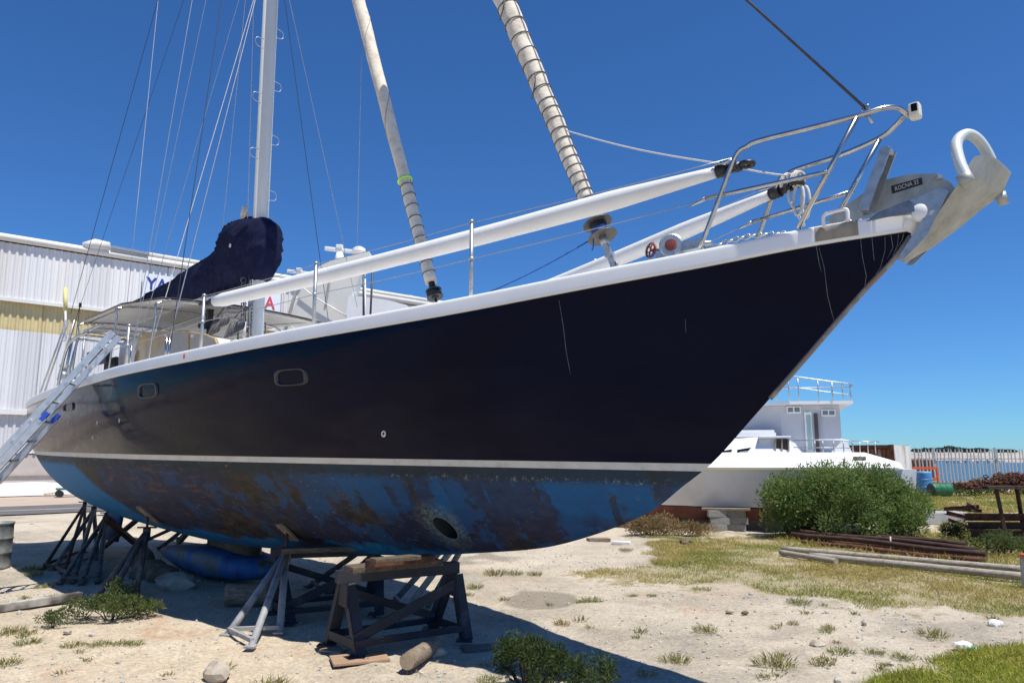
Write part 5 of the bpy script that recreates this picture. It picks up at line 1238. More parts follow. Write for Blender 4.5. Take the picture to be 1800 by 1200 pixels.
lp, lq = Vector(gr(716,1162,.062)), Vector(gr(764,1132,.062))
lg = log(lp, lq, .065, timber, 'short sawn log with a pale cut end in front of the near trestle')
dl = (lp-lq).normalized(); m = MB(); m.tube([dl*-.002, dl*.006], .060, 16); m.build('cut_end', M('cut_wood', [(.30,.22,.13), (.44,.33,.21), (.36,.27,.16)], .85, scale=18), lg)
# rocks and block under the keel
def rock(x, y, d, mat, lab, seed, z=None, grp=None):
    p = G(x, y); m = MB(); m.rock((0,0,0), d, seed, 2); o = m.build('rock', mat); o.location = (p[0], p[1], d[2]*.45 if z is None else z); return tag(o, lab, 'rock', grp)
gk = 'rocks wedged under the keel'
rock(262,1012,(.26,.2,.17),rock_dark,'dark rock furthest left under the keel bulb',3,grp=gk)
rock(284,1020,(.2,.16,.13),rock_dark,'middle brown rock beside the aft end of the keel bulb',5,.08,gk)
rock(306,1034,(.24,.18,.13),rockm,'pale flat rock leaning on the near side of the keel bulb',8,grp=gk)
rock(250,1000,(.16,.14,.22),rock_dark,'upright dark rock behind the other keel rocks',12,grp=gk)
log(Vector(gr(398,1046,.10)), Vector(gr(474,1044,.10)), .12, timber, 'thick brown timber block with a split end under the keel bulb', wob_=.12, cat='timber', name='timber_block')
rock(381,1188,(.10,.08,.075),rockm,'large pale rock on the sand at the bottom of the photo',21)
for i, (x, y, s_, lab) in enumerate(((118,1112,.03,'small pale stone left of the weeds'),(1750,1099,.055,'white rounded stone at the right edge of the dry grass'),(1283,1075,.035,'small grey stone in the middle of the gravel'),(1310,1078,.03,'small dark stone beside the grey stone on the gravel'),(738,1156,.05,'lump of dry mud in the sunlight beside the log'),(770,1150,.06,'greyish stone in the shade right of the log'),(1438,1135,.05,'pale stone beside brown weeds on the gravel'),(1205,955,.09,'brown stone at the edge of the grass by the pallet'))):
    rock(x, y, (s_*1.3, s_, s_*.7), M('white_stone', [(.62,.60,.57), (.74,.73,.70)], .9, scale=8, bump=.4) if i == 1 else (rock_dark if i in (3, 7) else rockm), lab, 30+i, s_*.3)
# striped timber at the left
board(gr(-40,1074,.045), gr(142,1046,.045), .09, .08, M('flaking_white_timber', [(.06,.05,.045), (.30,.28,.25), (.52,.50,.46)], .9, scale=2.2, stretch=(1,1,1), pos=[.38,.48,.6], detail=3), 'long timber with flaking white paint lying on the sand at the left', 'timber', name='timber_rail')
# ladder
uL, vL, zL = onhull(163, 668)
cw = Vector(W(uL, vL+.05, zL+.13)); ft = Vector(gr(-223, 1060))
dirL = (cw-ft).normalized(); sdL = dirL.cross(Vector((0,0,1))).normalized(); nL = sdL.cross(dirL).normalized()
if nL.z < 0: nL = -nL
lad = empty('ladder', tuple(ft), 'aluminium extension ladder with blue end caps leaning on the stern rail', 'ladder'); tot = (cw-ft).length
while proj(*(ft+dirL*tot))[1] > 592: tot += .02
def rail(s_, a_, b2_, wd_, dep, off):
    m = MB(); p, q_ = dirL*a_+sdL*s_+nL*off, dirL*b2_+sdL*s_+nL*off; m.beam(p, q_, .028, dep, tuple(nL)); return m
for s_ in (-.19, .19):
    rail(s_, 1.0, tot, .19, .072, .045).build('upper_rail', alu, lad)
for s_ in (-.225, .225):
    rail(s_, 0, 2.55, .225, .085, -.045).build('lower_rail', alu, lad)
    m = MB(); m.box(tuple(dirL*2.56+sdL*s_+nL*-.045), (.05,.05,.11), dirL.to_track_quat('Z', 'Y').to_matrix()); m.build('end_cap', blue_cap, lad)
    m = MB(); m.box(tuple(dirL*1.0+sdL*s_*.85+nL*.045), (.05,.05,.09), dirL.to_track_quat('Z', 'Y').to_matrix()); m.build('end_cap', blue_cap, lad)
k = 0
while .2+k*.28 < tot-.05:
    a_ = .2+k*.28
    if a_ > 1.05: m = MB(); m.tube([dirL*a_-sdL*.215+nL*.045, dirL*a_+sdL*.215+nL*.045], .016, 8); m.build('rung', alu, lad)
    if a_ < 2.5: m = MB(); m.tube([dirL*(a_+.05)-sdL*.25-nL*.045, dirL*(a_+.05)+sdL*.25-nL*.045], .016, 8); m.build('rung', alu, lad)
    k += 1
# drum at the left edge
dp = gr(-40, 1003); dr = empty('drum', (dp[0]-.02, dp[1]+.25, 0), 'dented grey steel drum at the left edge of the photo', 'drum'); dr.scale = (.95,.95,.92)
m = MB(); m.lathe([(.27,0),(.285,.01),(.28,.03),(.275,.22),(.288,.235),(.275,.25),(.275,.44),(.288,.455),(.275,.47),(.278,.66),(.29,.68),(.288,.70),(.262,.70),(.258,.12),(0,.12)], 30)
for i, v_ in enumerate(m.v):
    f = 1+.035*noise.noise(Vector((v_[0]*5, v_[1]*5, v_[2]*4))); m.v[i] = (v_[0]*f, v_[1]*f, v_[2])
m.sm = [True]*len(m.sm); m.build('shell', drum_metal, dr)

# ------------------------------------------------------------------ vessels behind: white motor yacht, white catamaran
mY = 19.5
mp = lambda x, y, d=0.: Vector(at(x, y, mY+d))
bs = mp(560, 800); motor = empty('motor_yacht', (bs.x, bs.y+1.2, 0), 'white motor yacht behind the navy yacht showing its radar arch and flybridge', 'motor yacht')
mo = Vector((bs.x, bs.y+1.2, 0)); tl_ = lambda p: Vector(p)-mo
def panel(name, pts, th, mat, parent, d=Vector((0,1,0)), off=Vector((0,0,0))):
    P = [Vector(p)-off for p in pts]; n = len(P); m = MB(); m.add(P+[p+d*th for p in P], [tuple(reversed(range(n))), tuple(range(n, 2*n)), ]+[(i, (i+1) % n, n+(i+1) % n, n+i) for i in range(n)]); return m.build(name, mat, parent)
wh_sh = M('ivory_moulding', [(.62,.60,.55), (.72,.70,.65)], .4, scale=.8)
panel('arch_side', [mp(493,600,-.2), mp(505,572,-.2), mp(532,500,-.2), mp(562,467,-.2), mp(590,455,-.2), mp(648,441,-.2), mp(650,452,-.2), mp(634,480,-.2), mp(622,515,-.2), mp(606,562,-.2), mp(596,600,-.2)], .5, wh_sh, motor, off=mo)
panel('arch_edge', [mp(620,512,-.26), mp(626,512,-.26), mp(606,575,-.26), mp(600,575,-.26)], .05, white, motor, off=mo)
panel('arch_edge', [mp(518,508,-.26), mp(523,508,-.26), mp(500,592,-.26), mp(494,592,-.26)], .05, M('grey_seal', [(.30,.29,.27), (.42,.41,.38)], .7, scale=5), motor, off=mo)
panel('arch_seam', [mp(578,490,-.24), mp(581,490,-.24), mp(574,535,-.24), mp(571,535,-.24)], .03, MATS['grey_seal'], motor, off=mo)
for a_, b2_ in (((530,504),(556,524)), ((556,524),(610,556)), ((505,566),(518,580))):
    m = MB(); m.tube([tl_(mp(*a_, -.3)), tl_(mp(*b2_, -.3))], .022, 6); m.build('stay_rod', white, motor)
def radar(x, y, s_, dd):
    c_ = tl_(mp(x, y, dd)); m = MB(); m.tube([c_+Vector((-.02,0,-.45*s_)), c_+Vector((0,0,-.05))], .12*s_, 10, rr=[.17*s_,.11*s_]); hb = m.build('radar', white, motor)
    m = MB(); q_ = Matrix.Rotation(.12, 3, 'Y'); m.box(tuple(c_+Vector((.0,0,.02))), (.95*s_,.13*s_,.12*s_), q_); m.build('antenna_bar', white, hb, .03*s_)
    m = MB(); m.box(tuple(c_+Vector((-.02,0,.12*s_))), (.2*s_,.18*s_,.14*s_)); m.build('antenna_hub', white, hb, .03*s_)
radar(598, 441, .9, .2); radar(527, 480, .75, .7)
m = MB(); c_ = tl_(mp(631, 441, .1)); m.lathe([(.0,-.12),(.16,-.10),(.19,-.02),(.17,.06),(.09,.11),(0,.12)], 16, None, tuple(c_)); m.build('radome', white, motor)
panel('flybridge', [mp(606,600,-.6), mp(612,520,-.6), mp(640,521,-.6), mp(680,527,-.6), mp(712,535,-.6), mp(719,541,-.6), mp(722,600,-.6)], 2.6, white, motor, Vector((.15,1,0)), mo)
panel('cabin_top', [mp(484,600,.4), mp(484,560,.4), mp(520,560,.4), mp(610,562,.4), mp(618,600,.4)], 2.2, wh_sh, motor, Vector((.15,1,0)), mo)
for x, y0_, y1_ in ((639,470,600),(655,472,600),(642,490,600)): m = MB(); m.tube([tl_(mp(x, y0_, -1.)), tl_(mp(x-(6 if x == 655 else 0), y1_, -1.))], .028 if x != 642 else .02, 6); m.build('antenna_pole', wire_dark if x != 642 else white, motor)
zc_ = mp(560, 600)[2]
m = MB(); m.box((.2, 1.0, (zc_+2.3)/2-.0), (4.4, 2.4, zc_-2.3+.3)); m.build('cabin', white, motor, .08)
m = MB(); hs_ = [(-5.5,-1.5,.7),(3.5,-1.6,.7),(6.5,0,.9),(3.5,1.6,.7),(-5.5,1.5,.7)]; ht = [(-5.6,-1.9,2.4),(4.2,-1.9,2.6),(7.6,0,2.9),(4.2,1.9,2.6),(-5.6,1.9,2.4)]
m.add([(x, y+1.0, z) for x, y, z in hs_+ht], [(4,3,2,1,0),(5,6,7,8,9)]+[(i, (i+1) % 5, 5+(i+1) % 5, 5+i) for i in range(5)]); m.build('hull', white, motor)
for x in (-3, 2.5): m = MB(); m.box((x, 1.0, .36), (.4, 2.4, .72)); m.build('cradle_block', timber, motor)

# white catamaran: near hull with knuckle, side deck, wheelhouse, rails
cY = 16.2; dirc = Vector((1, -.26, 0)).normalized(); nrc = Vector((-.26, -1, 0)).normalized()
cA = Vector(at(1300, 800, cY)); cat = empty('catamaran', (cA.x, cA.y, 0), 'white motor catamaran with grey wheelhouse ashore behind the green bush', 'catamaran', rz=math.atan2(dirc.y, dirc.x))
co = Vector((cA.x, cA.y, 0)); yv = Vector((-dirc.y, dirc.x, 0))
def cp_(x, y, d=0.):        # survey pixel on the plane d metres behind the near side -> local
    r_ = Vector(ray(x, y)); o_ = Vector((0,0,CAMH)); pl_ = co+yv*d; t_ = (pl_-o_).dot(yv)/r_.dot(yv); p = o_+r_*t_-co
    return Vector((p.dot(dirc), d, p.z))
kn0 = cp_(1340, 822, 0); xL = -5.5; xR = cp_(1600, 845, 0).x; zk_ = kn0.z; zb_ = cp_(1250, 893, .25).z; zd_ = cp_(1340, 795, .5).z
def loft(name, secs, mat, parent, smooth=False, cap=True):
    m = MB(); n = len(secs[0]); m.add([p for s in secs for p in s], [(i*n+j, (i+1)*n+j, (i+1)*n+j+1, i*n+j+1) for i in range(len(secs)-1) for j in range(n-1)], smooth)
    if cap: m.f += [tuple(range(n)), tuple(reversed(range((len(secs)-1)*n, len(secs)*n)))]; m.sm += [False]*2
    return m.build(name, mat, parent)
hullw = M('white_hull_paint', [(.70,.65,.58), (.83,.82,.79), (.86,.855,.84)], .45, scale=.7, pos=[.3,.5,.65])  # off-white hull paint with beige stains
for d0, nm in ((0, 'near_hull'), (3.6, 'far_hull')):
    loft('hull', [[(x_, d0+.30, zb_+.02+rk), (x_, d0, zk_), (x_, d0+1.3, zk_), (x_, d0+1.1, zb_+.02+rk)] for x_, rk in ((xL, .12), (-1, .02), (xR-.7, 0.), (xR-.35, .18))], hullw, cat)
    loft('hull_bottom', [[(x_, d0+.30, zb_+rk), (x_, d0+.5, zb_-.28+rk), (x_, d0+.9, zb_-.28+rk), (x_, d0+1.1, zb_+rk)] for x_, rk in ((xL, .12), (-1, .02), (xR-.7, 0.), (xR-.35, .18))], redpaint, cat)
x1_, x2_ = cp_(1570, 815, .4).x, xR
loft('deck_moulding', [[(xL, -.03, zk_+.0), (xL, .35, zd_), (xL, 4.6, zd_), (xL, 4.95, zk_)], [(x1_-.55, -.03, zk_), (x1_-.55, .38, zd_), (x1_-.55, 4.55, zd_), (x1_-.55, 4.95, zk_)], [(x1_+.1, -.02, zk_), (x1_+.1, .30, zk_+.12), (x1_+.1, 4.6, zk_+.12), (x1_+.1, 4.95, zk_)]], white, cat)
loft('stern_end', [[(x1_-.35, .0, zb_+.1), (x1_-.35, .0, zk_-.005), (x1_-.35, 1.3, zk_-.005), (x1_-.35, 1.3, zb_+.1)], [(x2_+.05, .05, zb_+.02), (x1_+.35, .03, zk_-.02), (x1_+.35, 1.28, zk_-.02), (x2_+.05, 1.25, zb_+.02)]], white, cat)
m = MB(); m.beam((xL, -.03, zk_-.012), (x1_, -.03, zk_-.012), .045, .05); m.build('rub_rail', M('cream_rubber', [(.55,.48,.34), (.66,.60,.46)], .6, scale=4), cat)
p0, p1 = cp_(1501, 802, .2), cp_(1522, 808, .2); m = MB(); m.box((( p0.x+p1.x)/2, .19, (p0.z+p1.z)/2-.0), (p1.x-p0.x, .05, p0.z-p1.z), Matrix.Rotation(-.0, 3, 'X')); m.build('deck_vent', M('vent_brown', [(.20,.17,.13), (.28,.24,.19)], .8, scale=9), cat)  # plain brown vent box
# coachroof with side openings (left) and its port opening
c0, c1 = cp_(1270, 770, .7), cp_(1358, 768, .7)
loft('coachroof', [[(xL, .45, zd_-.02), (xL, .75, c0.z), (xL, 4.0, c0.z), (xL, 4.3, zd_-.02)], [(cp_(1300,768,.7).x, .45, zd_-.02), (cp_(1300,768,.7).x, .75, c0.z), (cp_(1300,768,.7).x, 4.0, c0.z), (cp_(1300,768,.7).x, 4.3, zd_-.02)], [(c1.x, .45, zd_-.02), (c1.x, .62, c1.z+.02), (c1.x, 4.0, c1.z+.02), (c1.x, 4.3, zd_-.02)], [(cp_(1412,795,.5).x, .5, zd_-.02), (cp_(1388,780,.5).x, .6, zd_+.3), (cp_(1388,780,.5).x, 4.0, zd_+.3), (cp_(1412,795,.5).x, 4.2, zd_-.02)]], white, cat)
for px4 in ([(1268,805),(1270,792),(1287,789),(1284,806)], [(1292,806),(1296,790),(1321,786),(1302,806)]):
    P = [cp_(x, y, .40) for x, y in px4]; wn = panel('side_window', P, .03, glass_dark, cat, Vector((0,1,0)))
    for k in (.35, .65):
        m = MB(); a_ = P[0].lerp(P[1], k); b2_ = P[3].lerp(P[2], k); m.beam(a_.lerp(b2_, .3)-Vector((0,.012,0)), b2_-Vector((0,.012,0)), .02, .035); m.build('louvre', cabin_grey, wn)
P = [cp_(x, y, .50) for x, y in ((1362,792),(1363,771),(1386,771),(1387,792))]; wn = panel('locker_opening', P, .04, M('dark_recess', [(.05,.035,.025), (.10,.075,.055)], .8, scale=6), cat)
for k in (.02, .5, .98): m = MB(); m.beam(P[0].lerp(P[3], k)-Vector((0,.012,0)), P[1].lerp(P[2], k)-Vector((0,.012,0)), .035, .03); m.build('frame_post', M('frame_brown', [(.26,.22,.19), (.36,.32,.28)], .7, scale=5) if 'frame_brown' not in MATS else MATS['frame_brown'], wn)
m = MB(); a_, b2_ = cp_(1340, 768, .5), cp_(1384, 768, .5); m.box(((a_.x+b2_.x)/2, 1.1, a_.z), (b2_.x-a_.x+.15, 1.3, .05)); m.build('hatch_lid', white, cat, .015)
m = MB(); m.box((cp_(1300,764,.9).x, 1.6, cp_(1300,764,.9).z), (1.6, 1.2, .10)); m.box((cp_(1300,757,.9).x, 1.9, cp_(1300,757,.9).z), (1.6, .9, .07)); m.build('raft_cradle', white, cat)
# wheelhouse
wd_ = 1.9
zt1, zt0 = cp_(1420, 712, wd_).z, zd_-.1
xa, xb, xc = cp_(1372, 720, wd_).x, cp_(1476, 720, wd_).x, cp_(1250, 720, wd_+.9).x
WH = [(xc, wd_+1.0), (xa, wd_), (xb, wd_), (xb+.12, wd_+2.2), (xc, wd_+2.4)]
m = MB(); n = 5; m.add([(x, y, zt0) for x, y in WH]+[(x+(0 if i else 0), y, zt1) for i, (x, y) in enumerate(WH)], [(i, (i+1) % n, n+(i+1) % n, n+i) for i in range(n)]+[(9,8,7,6,5)]); m.build('wheelhouse', cabin_grey, cat)
rz1 = cp_(1500, 712, wd_-.35).z
RF = [(xc-.2, wd_+.75), (cp_(1388,702,wd_-.4).x, wd_-.4), (cp_(1500,712,wd_-.3).x, wd_-.3), (xb+.4, wd_+2.4), (xc-.2, wd_+2.6)]
m = MB(); m.add([(x, y, zt1+.005) for x, y in RF]+[(x, y, zt1+.075) for x, y in RF], [(4,3,2,1,0),(5,6,7,8,9)]+[(i, (i+1) % 5, 5+(i+1) % 5, 5+i) for i in range(5)]); m.build('roof', white, cat)
wy = wd_-.012
for (xa_, ya_, xb_, yb_) in ((1382,714,1408,726), (1443,720,1469,731)):
    A_, B_ = cp_(xa_, ya_, wy), cp_(xb_, yb_, wy); m = MB(); m.box(((A_.x+B_.x)/2, wy-.012, (A_.z+B_.z)/2), (B_.x-A_.x, .04, A_.z-B_.z)); wn = m.build('window', white, cat, .006)
    for k in (.27, .73): m = MB(); m.box((A_.x+(B_.x-A_.x)*k, wy-.035, (A_.z+B_.z)/2), ((B_.x-A_.x)*.36, .012, (A_.z-B_.z)*.62)); m.build('pane', glass_dark if False else M('dusty_pane', [(.12,.15,.17), (.18,.21,.23)], .2, scale=3) if 'dusty_pane' not in MATS else MATS['dusty_pane'], wn)
def wbox(name, x0, y0, x1, y1, mat, th=.03, parent=cat, o_=0.):
    A_, B_ = cp_(x0, y0, wy-o_), cp_(x1, y1, wy-o_); m = MB(); m.box(((A_.x+B_.x)/2, wy-o_-th/2, (A_.z+B_.z)/2), (B_.x-A_.x, th, A_.z-B_.z)); return m.build(name, mat, parent)
dr_ = wbox('door', 1413,724,1430,796, white); wbox('pane', 1417,729,1428,790, glass_green, .012, dr_, .031)
wbox('doorway', 1430,726,1441,796, M('dark_doorway', [(.06,.05,.05), (.13,.11,.11)], .8, scale=3), .01); wbox('door_post', 1440,726,1445,796, cabin_grey, .05)
def crail(P, posts, name, r_=.018, mids=(.5,), d=.35):
    m = MB(); pts = [cp_(x, y, d_) for x, y, d_ in P]; m.tube(pts, r_, 6); m.build(name, steel_dull, cat)
    return pts
top = [(1340,662,wd_-.2),(1400,662,wd_-.35),(1450,669,wd_-.35),(1490,674,wd_-.3),(1498,677,wd_-.25)]
crail(top, None, 'roof_rail'); crail([(x, y+19, d) for x, y, d in top], None, 'roof_rail', .012); crail([(1330,683,wd_+1.2),(1400,682,wd_+1.4),(1498,679,wd_+1.4)], None, 'roof_rail', .012)
for x, y, d in ((1364,663,wd_-.3),(1385,663,wd_-.35),(1402,663,wd_-.35),(1437,667,wd_-.35),(1462,671,wd_-.35),(1480,673,wd_-.3),(1494,677,wd_-.25)):
    t_ = cp_(x, y, d); m = MB(); m.tube([(t_.x, d, zt1+.07), tuple(t_)], .014, 6); m.build('rail_post', steel_dull, cat)
side = [(1395,774,.42),(1440,773,.42),(1480,773,.42),(1494,775,.42),(1499,781,.42),(1500,797,.42)]
crail(side, None, 'side_rail', .016); crail([(1395,786,.42),(1499,787,.42)], None, 'side_rail', .010)
crail([(1494,775,3.0),(1545,776,3.0)], None, 'side_rail', .014)
for x in (1432, 1446, 1465, 1482): t_ = cp_(x, 774, .42); m = MB(); m.tube([(t_.x, .42, zd_-.02), tuple(t_)], .013, 6); m.build('rail_post', steel_dull, cat)
for x in (1511, 1525, 1538): t_ = cp_(x, 776, 3.0); m = MB(); m.tube([(t_.x, 3.0, zd_-.02), tuple(t_)], .013, 6); m.build('rail_post', steel_dull, cat)
P = [cp_(x, y, .9) for x, y in ((1462,795),(1480,776),(1488,774),(1499,797))]; panel('bulwark_wing', P, .12, white, cat, Vector((0,1,0)))
P = [cp_(x, y, .9) for x, y in ((1384,795),(1388,775),(1398,778),(1408,796))]; panel('bulwark_wing', P, .12, white, cat, Vector((0,1,0)))
# block piles under the catamaran
gB = 'concrete blocks under the catamaran'
names_ = ['lowest', 'middle', 'top']
bp0 = G(1268, 936)
for j in range(3):
    for i in range(2):
        m = MB(); m.box((0,0,0), (.39,.2,.145)); o = m.build('concrete_block', concrete, None, .008); q_ = bp0
        o.location = (q_[0]+.02+.40*i+.05*(j % 2), q_[1]+.35+.012*i, .073+.147*j); o.rotation_euler = (0,0,-.2+.05*j)
        tag(o, f'grey concrete block under the catamaran, {["left","right"][i]} one in the {names_[j]} row of the pile', 'block', gB)
zt_ = .45
m = MB(); m.box((0,0,0), (1.0,.35,max(.04, zb_-.28-.45))); o = m.build('timber_packer', timber); o.location = (bp0[0]+.22, bp0[1]+.38, .442+max(.04, zb_-.28-.45)/2); o.rotation_euler = (0,0,-.25); tag(o, 'timber packer between the concrete blocks and the catamaran hull', 'timber')
for k, x_ in enumerate((-4.2, 1.6)):
    p = co+dirc*x_+yv*(.7 if k == 0 else 1.6); m = MB(); m.box((0,0,0), (.6,.5,zb_-.28)); o = m.build('timber_packer', timber); o.location = (p.x, p.y, (zb_-.28)/2); tag(o, ['timber stack under the hidden end of the catamaran hull','timber stack under the catamaran hull behind the bush'][k], 'timber')

# ------------------------------------------------------------------ right side: container, fence, barrels, scrap
cpt = at(1502, 800, 27.5); cont = empty('shipping_container', (cpt[0], cpt[1], 0), 'rusty white shipping container standing behind the catamaran', 'container')
cl = Vector((cpt[0], cpt[1], 0)); ce = Vector(at(1570, 800, 26.0)); cr_ = Vector(at(1597, 800, 26.9)); ztc = at(1572, 782, 26.)[2]
ld = Vector((.77, -.64, 0)).normalized(); wdv = Vector((-ld.y, ld.x, 0)); L6 = 6.06; W2 = 2.44
org = Vector((ce.x-cl.x, ce.y-cl.y, 0))
cw_m = M('white_container_paint', [(.22,.075,.03), (.55,.50,.44), (.68,.67,.64), (.74,.74,.73)], .6, scale=1.1, stretch=(2,2,.55), pos=[.30,.40,.5,.7], detail=8)
rr_m = M('container_rust', [(.10,.035,.018), (.26,.10,.05), (.52,.44,.38)], .8, scale=2.4, stretch=(2,2,.6), pos=[.35,.52,.66])
def cpnt(a, b_, z): p = org-ld*a+wdv*b_; return (p.x, p.y, z)
m = MB(); k = 44; ts = []
for i in range(k): a_ = .12+i*(L6-.24)/k; s_ = (L6-.24)/k; ts += [(a_, .0), (a_+s_*.35, .0), (a_+s_*.5, .04), (a_+s_*.85, .04)]
vs = []
for a_, d_ in ts: vs += [cpnt(a_, .03+d_, .15), cpnt(a_, .03+d_, ztc-.14)]
m.add(vs, [(2*i, 2*i+2, 2*i+3, 2*i+1) for i in range(len(ts)-1)]); m.build('side_wall', rr_m, cont)
m = MB(); m.add([cpnt(-.02, .0, .15), cpnt(-.02, W2, .15), cpnt(-.02, W2, ztc), cpnt(-.02, 0, ztc)], [(0,1,2,3)]); m.build('end_wall', cw_m, cont); m = MB(); m.add([cpnt(L6, .0, .15), cpnt(L6, W2, .15), cpnt(L6, W2, ztc), cpnt(L6, 0, ztc)], [(3,2,1,0)]); m.build('end_wall', cw_m, cont)
m = MB(); m.add([cpnt(0, W2, .15), cpnt(L6, W2, .15), cpnt(L6, W2, ztc), cpnt(0, W2, ztc)], [(3,2,1,0)]); m.add([cpnt(0, 0, ztc), cpnt(L6, 0, ztc), cpnt(L6, W2, ztc), cpnt(0, W2, ztc)], [(0,3,2,1)]); m.build('roof', rr_m, cont)
for z in (.08, ztc-.06): m = MB(); m.beam(cpnt(-.02, -.0, z), cpnt(L6, -.0, z), .10, .14); m.build('side_rail', rust, cont)
for a_ in (.04, L6-.04):
    for b2_ in (.0, W2): m = MB(); m.beam(cpnt(a_, b2_, 0), cpnt(a_, b2_, ztc+.02), .14, .14, tuple(ld)); m.build('corner_post', rust if b2_ == 0 else cw_m, cont)
mt_ = text_mesh('300', .30, .003); q_ = wdv.to_track_quat('X', 'Z') if False else None
mk = Matrix((( wdv.x, 0, ld.x), (wdv.y, 0, ld.y), (0, 1, 0))).to_4x4(); b0_ = Vector(cpnt(-.028, .55, ztc-.95))
for v in mt_.vertices: v.co = mk @ v.co+b0_
mt_.materials.append(M('dark_print', [(.05,.06,.09), (.12,.13,.17)], .7, scale=12)); link('lettering', mt_, cont)
# grab tool on the container roof
gp = Vector(cpnt(3.2, .9, ztc)); grab = empty('machine_part', (cl.x+gp.x, cl.y+gp.y, ztc), 'small red and black machine part lying on the container roof', 'machine part')
m = MB(); m.box((0,0,.12), (1.5,.5,.10)); m.box((-.55,0,.34), (.16,.4,.42)); m.build('red_frame', redwheel, grab)
m = MB(); m.beam((-.6,0,.55), (.75,0,.60), .3, .12); m.build('top_bar', timber, grab)
for x in (-.15, .2, .55): m = MB(); m.lathe([(.0,0),(.13,.02),(.15,.3),(.07,.4),(0,.42)], 12, None, (x,0,.18)); m.build('black_pot', black, grab)
m = MB(); m.tube([(.1,0,.6),(.15,0,.82),(.35,0,.9)], .035, 6); m.build('hook', black, grab)
# palisade fence
fY = 33.6
fence = empty('palisade_fence', at(1700, 862, fY)[:2]+(0,), 'grey steel palisade fence between the yard and the water', 'fence')
fo = Vector(fence.location); pm = MB(); pm.add([(-.032,0,0),(.0,-.014,0),(.032,0,0),(-.032,0,1.72),(.0,-.014,1.72),(.032,0,1.72),(0,-.02,1.84)], [(0,1,4,3),(1,2,5,4),(3,4,6),(4,5,6),(0,3,6,5,2)])
pmesh = pm.mesh('pale'); galv_f = M('galvanised_fence', [(.36,.36,.35), (.48,.48,.47), (.52,.50,.46)], .55, .3, scale=4); pmesh.materials.append(galv_f)
xL_, xR_ = at(1540, 850, fY)[0]-fo.x, at(1850, 850, fY)[0]-fo.x; k = int((xR_-xL_)/.168)
for i in range(k):
    o = link('pale', pmesh, fence); x = xL_+i*.168; o.location = (x, .02*math.sin(i*.9), .10); o.rotation_euler = (0, R(-1.2+.9*math.sin(i*2.3)), 0)
for z in (.45, 1.45): m = MB(); m.beam((xL_, .03, z), (xR_, .03, z), .04, .05); m.build('rail', galv_f, fence)
for x in np.arange(xL_, xR_, 2.75): m = MB(); m.beam((x, .09, 0), (x, .09, 1.95), .07, .07, (1,0,0)); m.build('post', galv_f, fence)
# rust-red tank wall behind the left of the fence
m = MB(); p = at(1617, 835, 35.4); m.box((0,0,.7), (1.4,1.2,1.4)); o = m.build('rusty_bin', rust, None, .02); o.location = (p[0]-.1, p[1]+.3, 0); tag(o, 'rust red steel bin half hidden behind the fence beside the container', 'bin')
# barrels and barrier
def barrel(x, y, Y_, r_, h, mat, lab, lying=False, rz=0.):
    p = at(x, y, Y_); e = empty('barrel', (p[0], p[1], r_ if lying else 0), lab, 'barrel', 'barrels by the fence', rz=rz)
    q_ = Matrix.Rotation(R(90), 4, 'Y') if lying else Matrix.Identity(4); m = MB()
    m.lathe([(r_*.9,0),(r_*.97,.02),(r_,.06),(r_,h*.32),(r_*1.04,h*.34),(r_,h*.36),(r_,h*.64),(r_*1.04,h*.66),(r_,h*.68),(r_,h-.06),(r_*.97,h-.02),(r_*.9,h)], 22, q_ @ Matrix.Translation((0,0,-h/2 if lying else 0))); m.build('shell', mat, e)
    m = MB()
    m.lathe([(0,0),(r_*.88,.0),(r_*.88,.012),(0,.012)], 20, q_ @ Matrix.Translation((0,0,(-h/2-.014) if lying else h+.002))); m.build('lid', black if lying else MATS['white_trim'], e); return e
barrel(1625, 852, 31.5, .31, .92, bluebarrel, 'upright blue plastic barrel with a pale lid in front of the orange barrier')
barrel(1653, 866, 29.6, .27, .80, greendrum, 'green steel drum lying on its side on the grass near the fence', True, .12)
ob = at(1625, 852, 32.4); bar_o = empty('barrier', (ob[0], ob[1], 0), 'orange plastic barrier standing behind the blue barrel', 'barrier')
m = MB()
for x in (-.62, .62): m.beam((x,0,0), (x*.95,0,1.08), .09, .07, (1,0,0)); 
m.build('upright', orange, bar_o); m = MB(); m.beam((-.62,0,1.06), (.62,0,1.06), .07, .10); m.build('top_rail', orange, bar_o); m = MB(); m.beam((-.6,.0,.6), (.6,.0,.6), .05, .12); m.build('mid_rail', orange, bar_o)
# scrap table with heap of chain
tp = G(1772, 957); tab = empty('scrap_table', (tp[0], tp[1], 0), 'rusty steel table piled with scrap chain at the right edge', 'table')
to_ = Vector((tp[0], tp[1], 0)); tY = tp[1]
zt_ = at(1760, 856, tY)[2]; xl_ = at(1728, 856, tY)[0]-tp[0]
m = MB(); m.box(((xl_+1.3)/2, .35, zt_), (1.3-xl_, 1.0, .05)); m.build('table_top', rust_dark, tab)
for (x, y, xt, yt) in ((1773,957,1761,858),):
    pass
for x, d in ((at(1772,957,tY)[0]-tp[0], 0.), (at(1801,935,tY+.8)[0]-tp[0], .8), (1.25, 0.), (1.25, .8)):
    m = MB(); m.beam((x, d, 0), (x-.10, d*.9+.03, zt_-.03), .055, .055); m.build('leg', rust_dark, tab)
m = MB(); m.beam((at(1758,902,tY+.8)[0]-tp[0], .8, .42), (1.25, .8, .40), .05, .07); m.build('cross_rail', rust, tab)
rs = np.random.RandomState(9)
sm_b = MB()
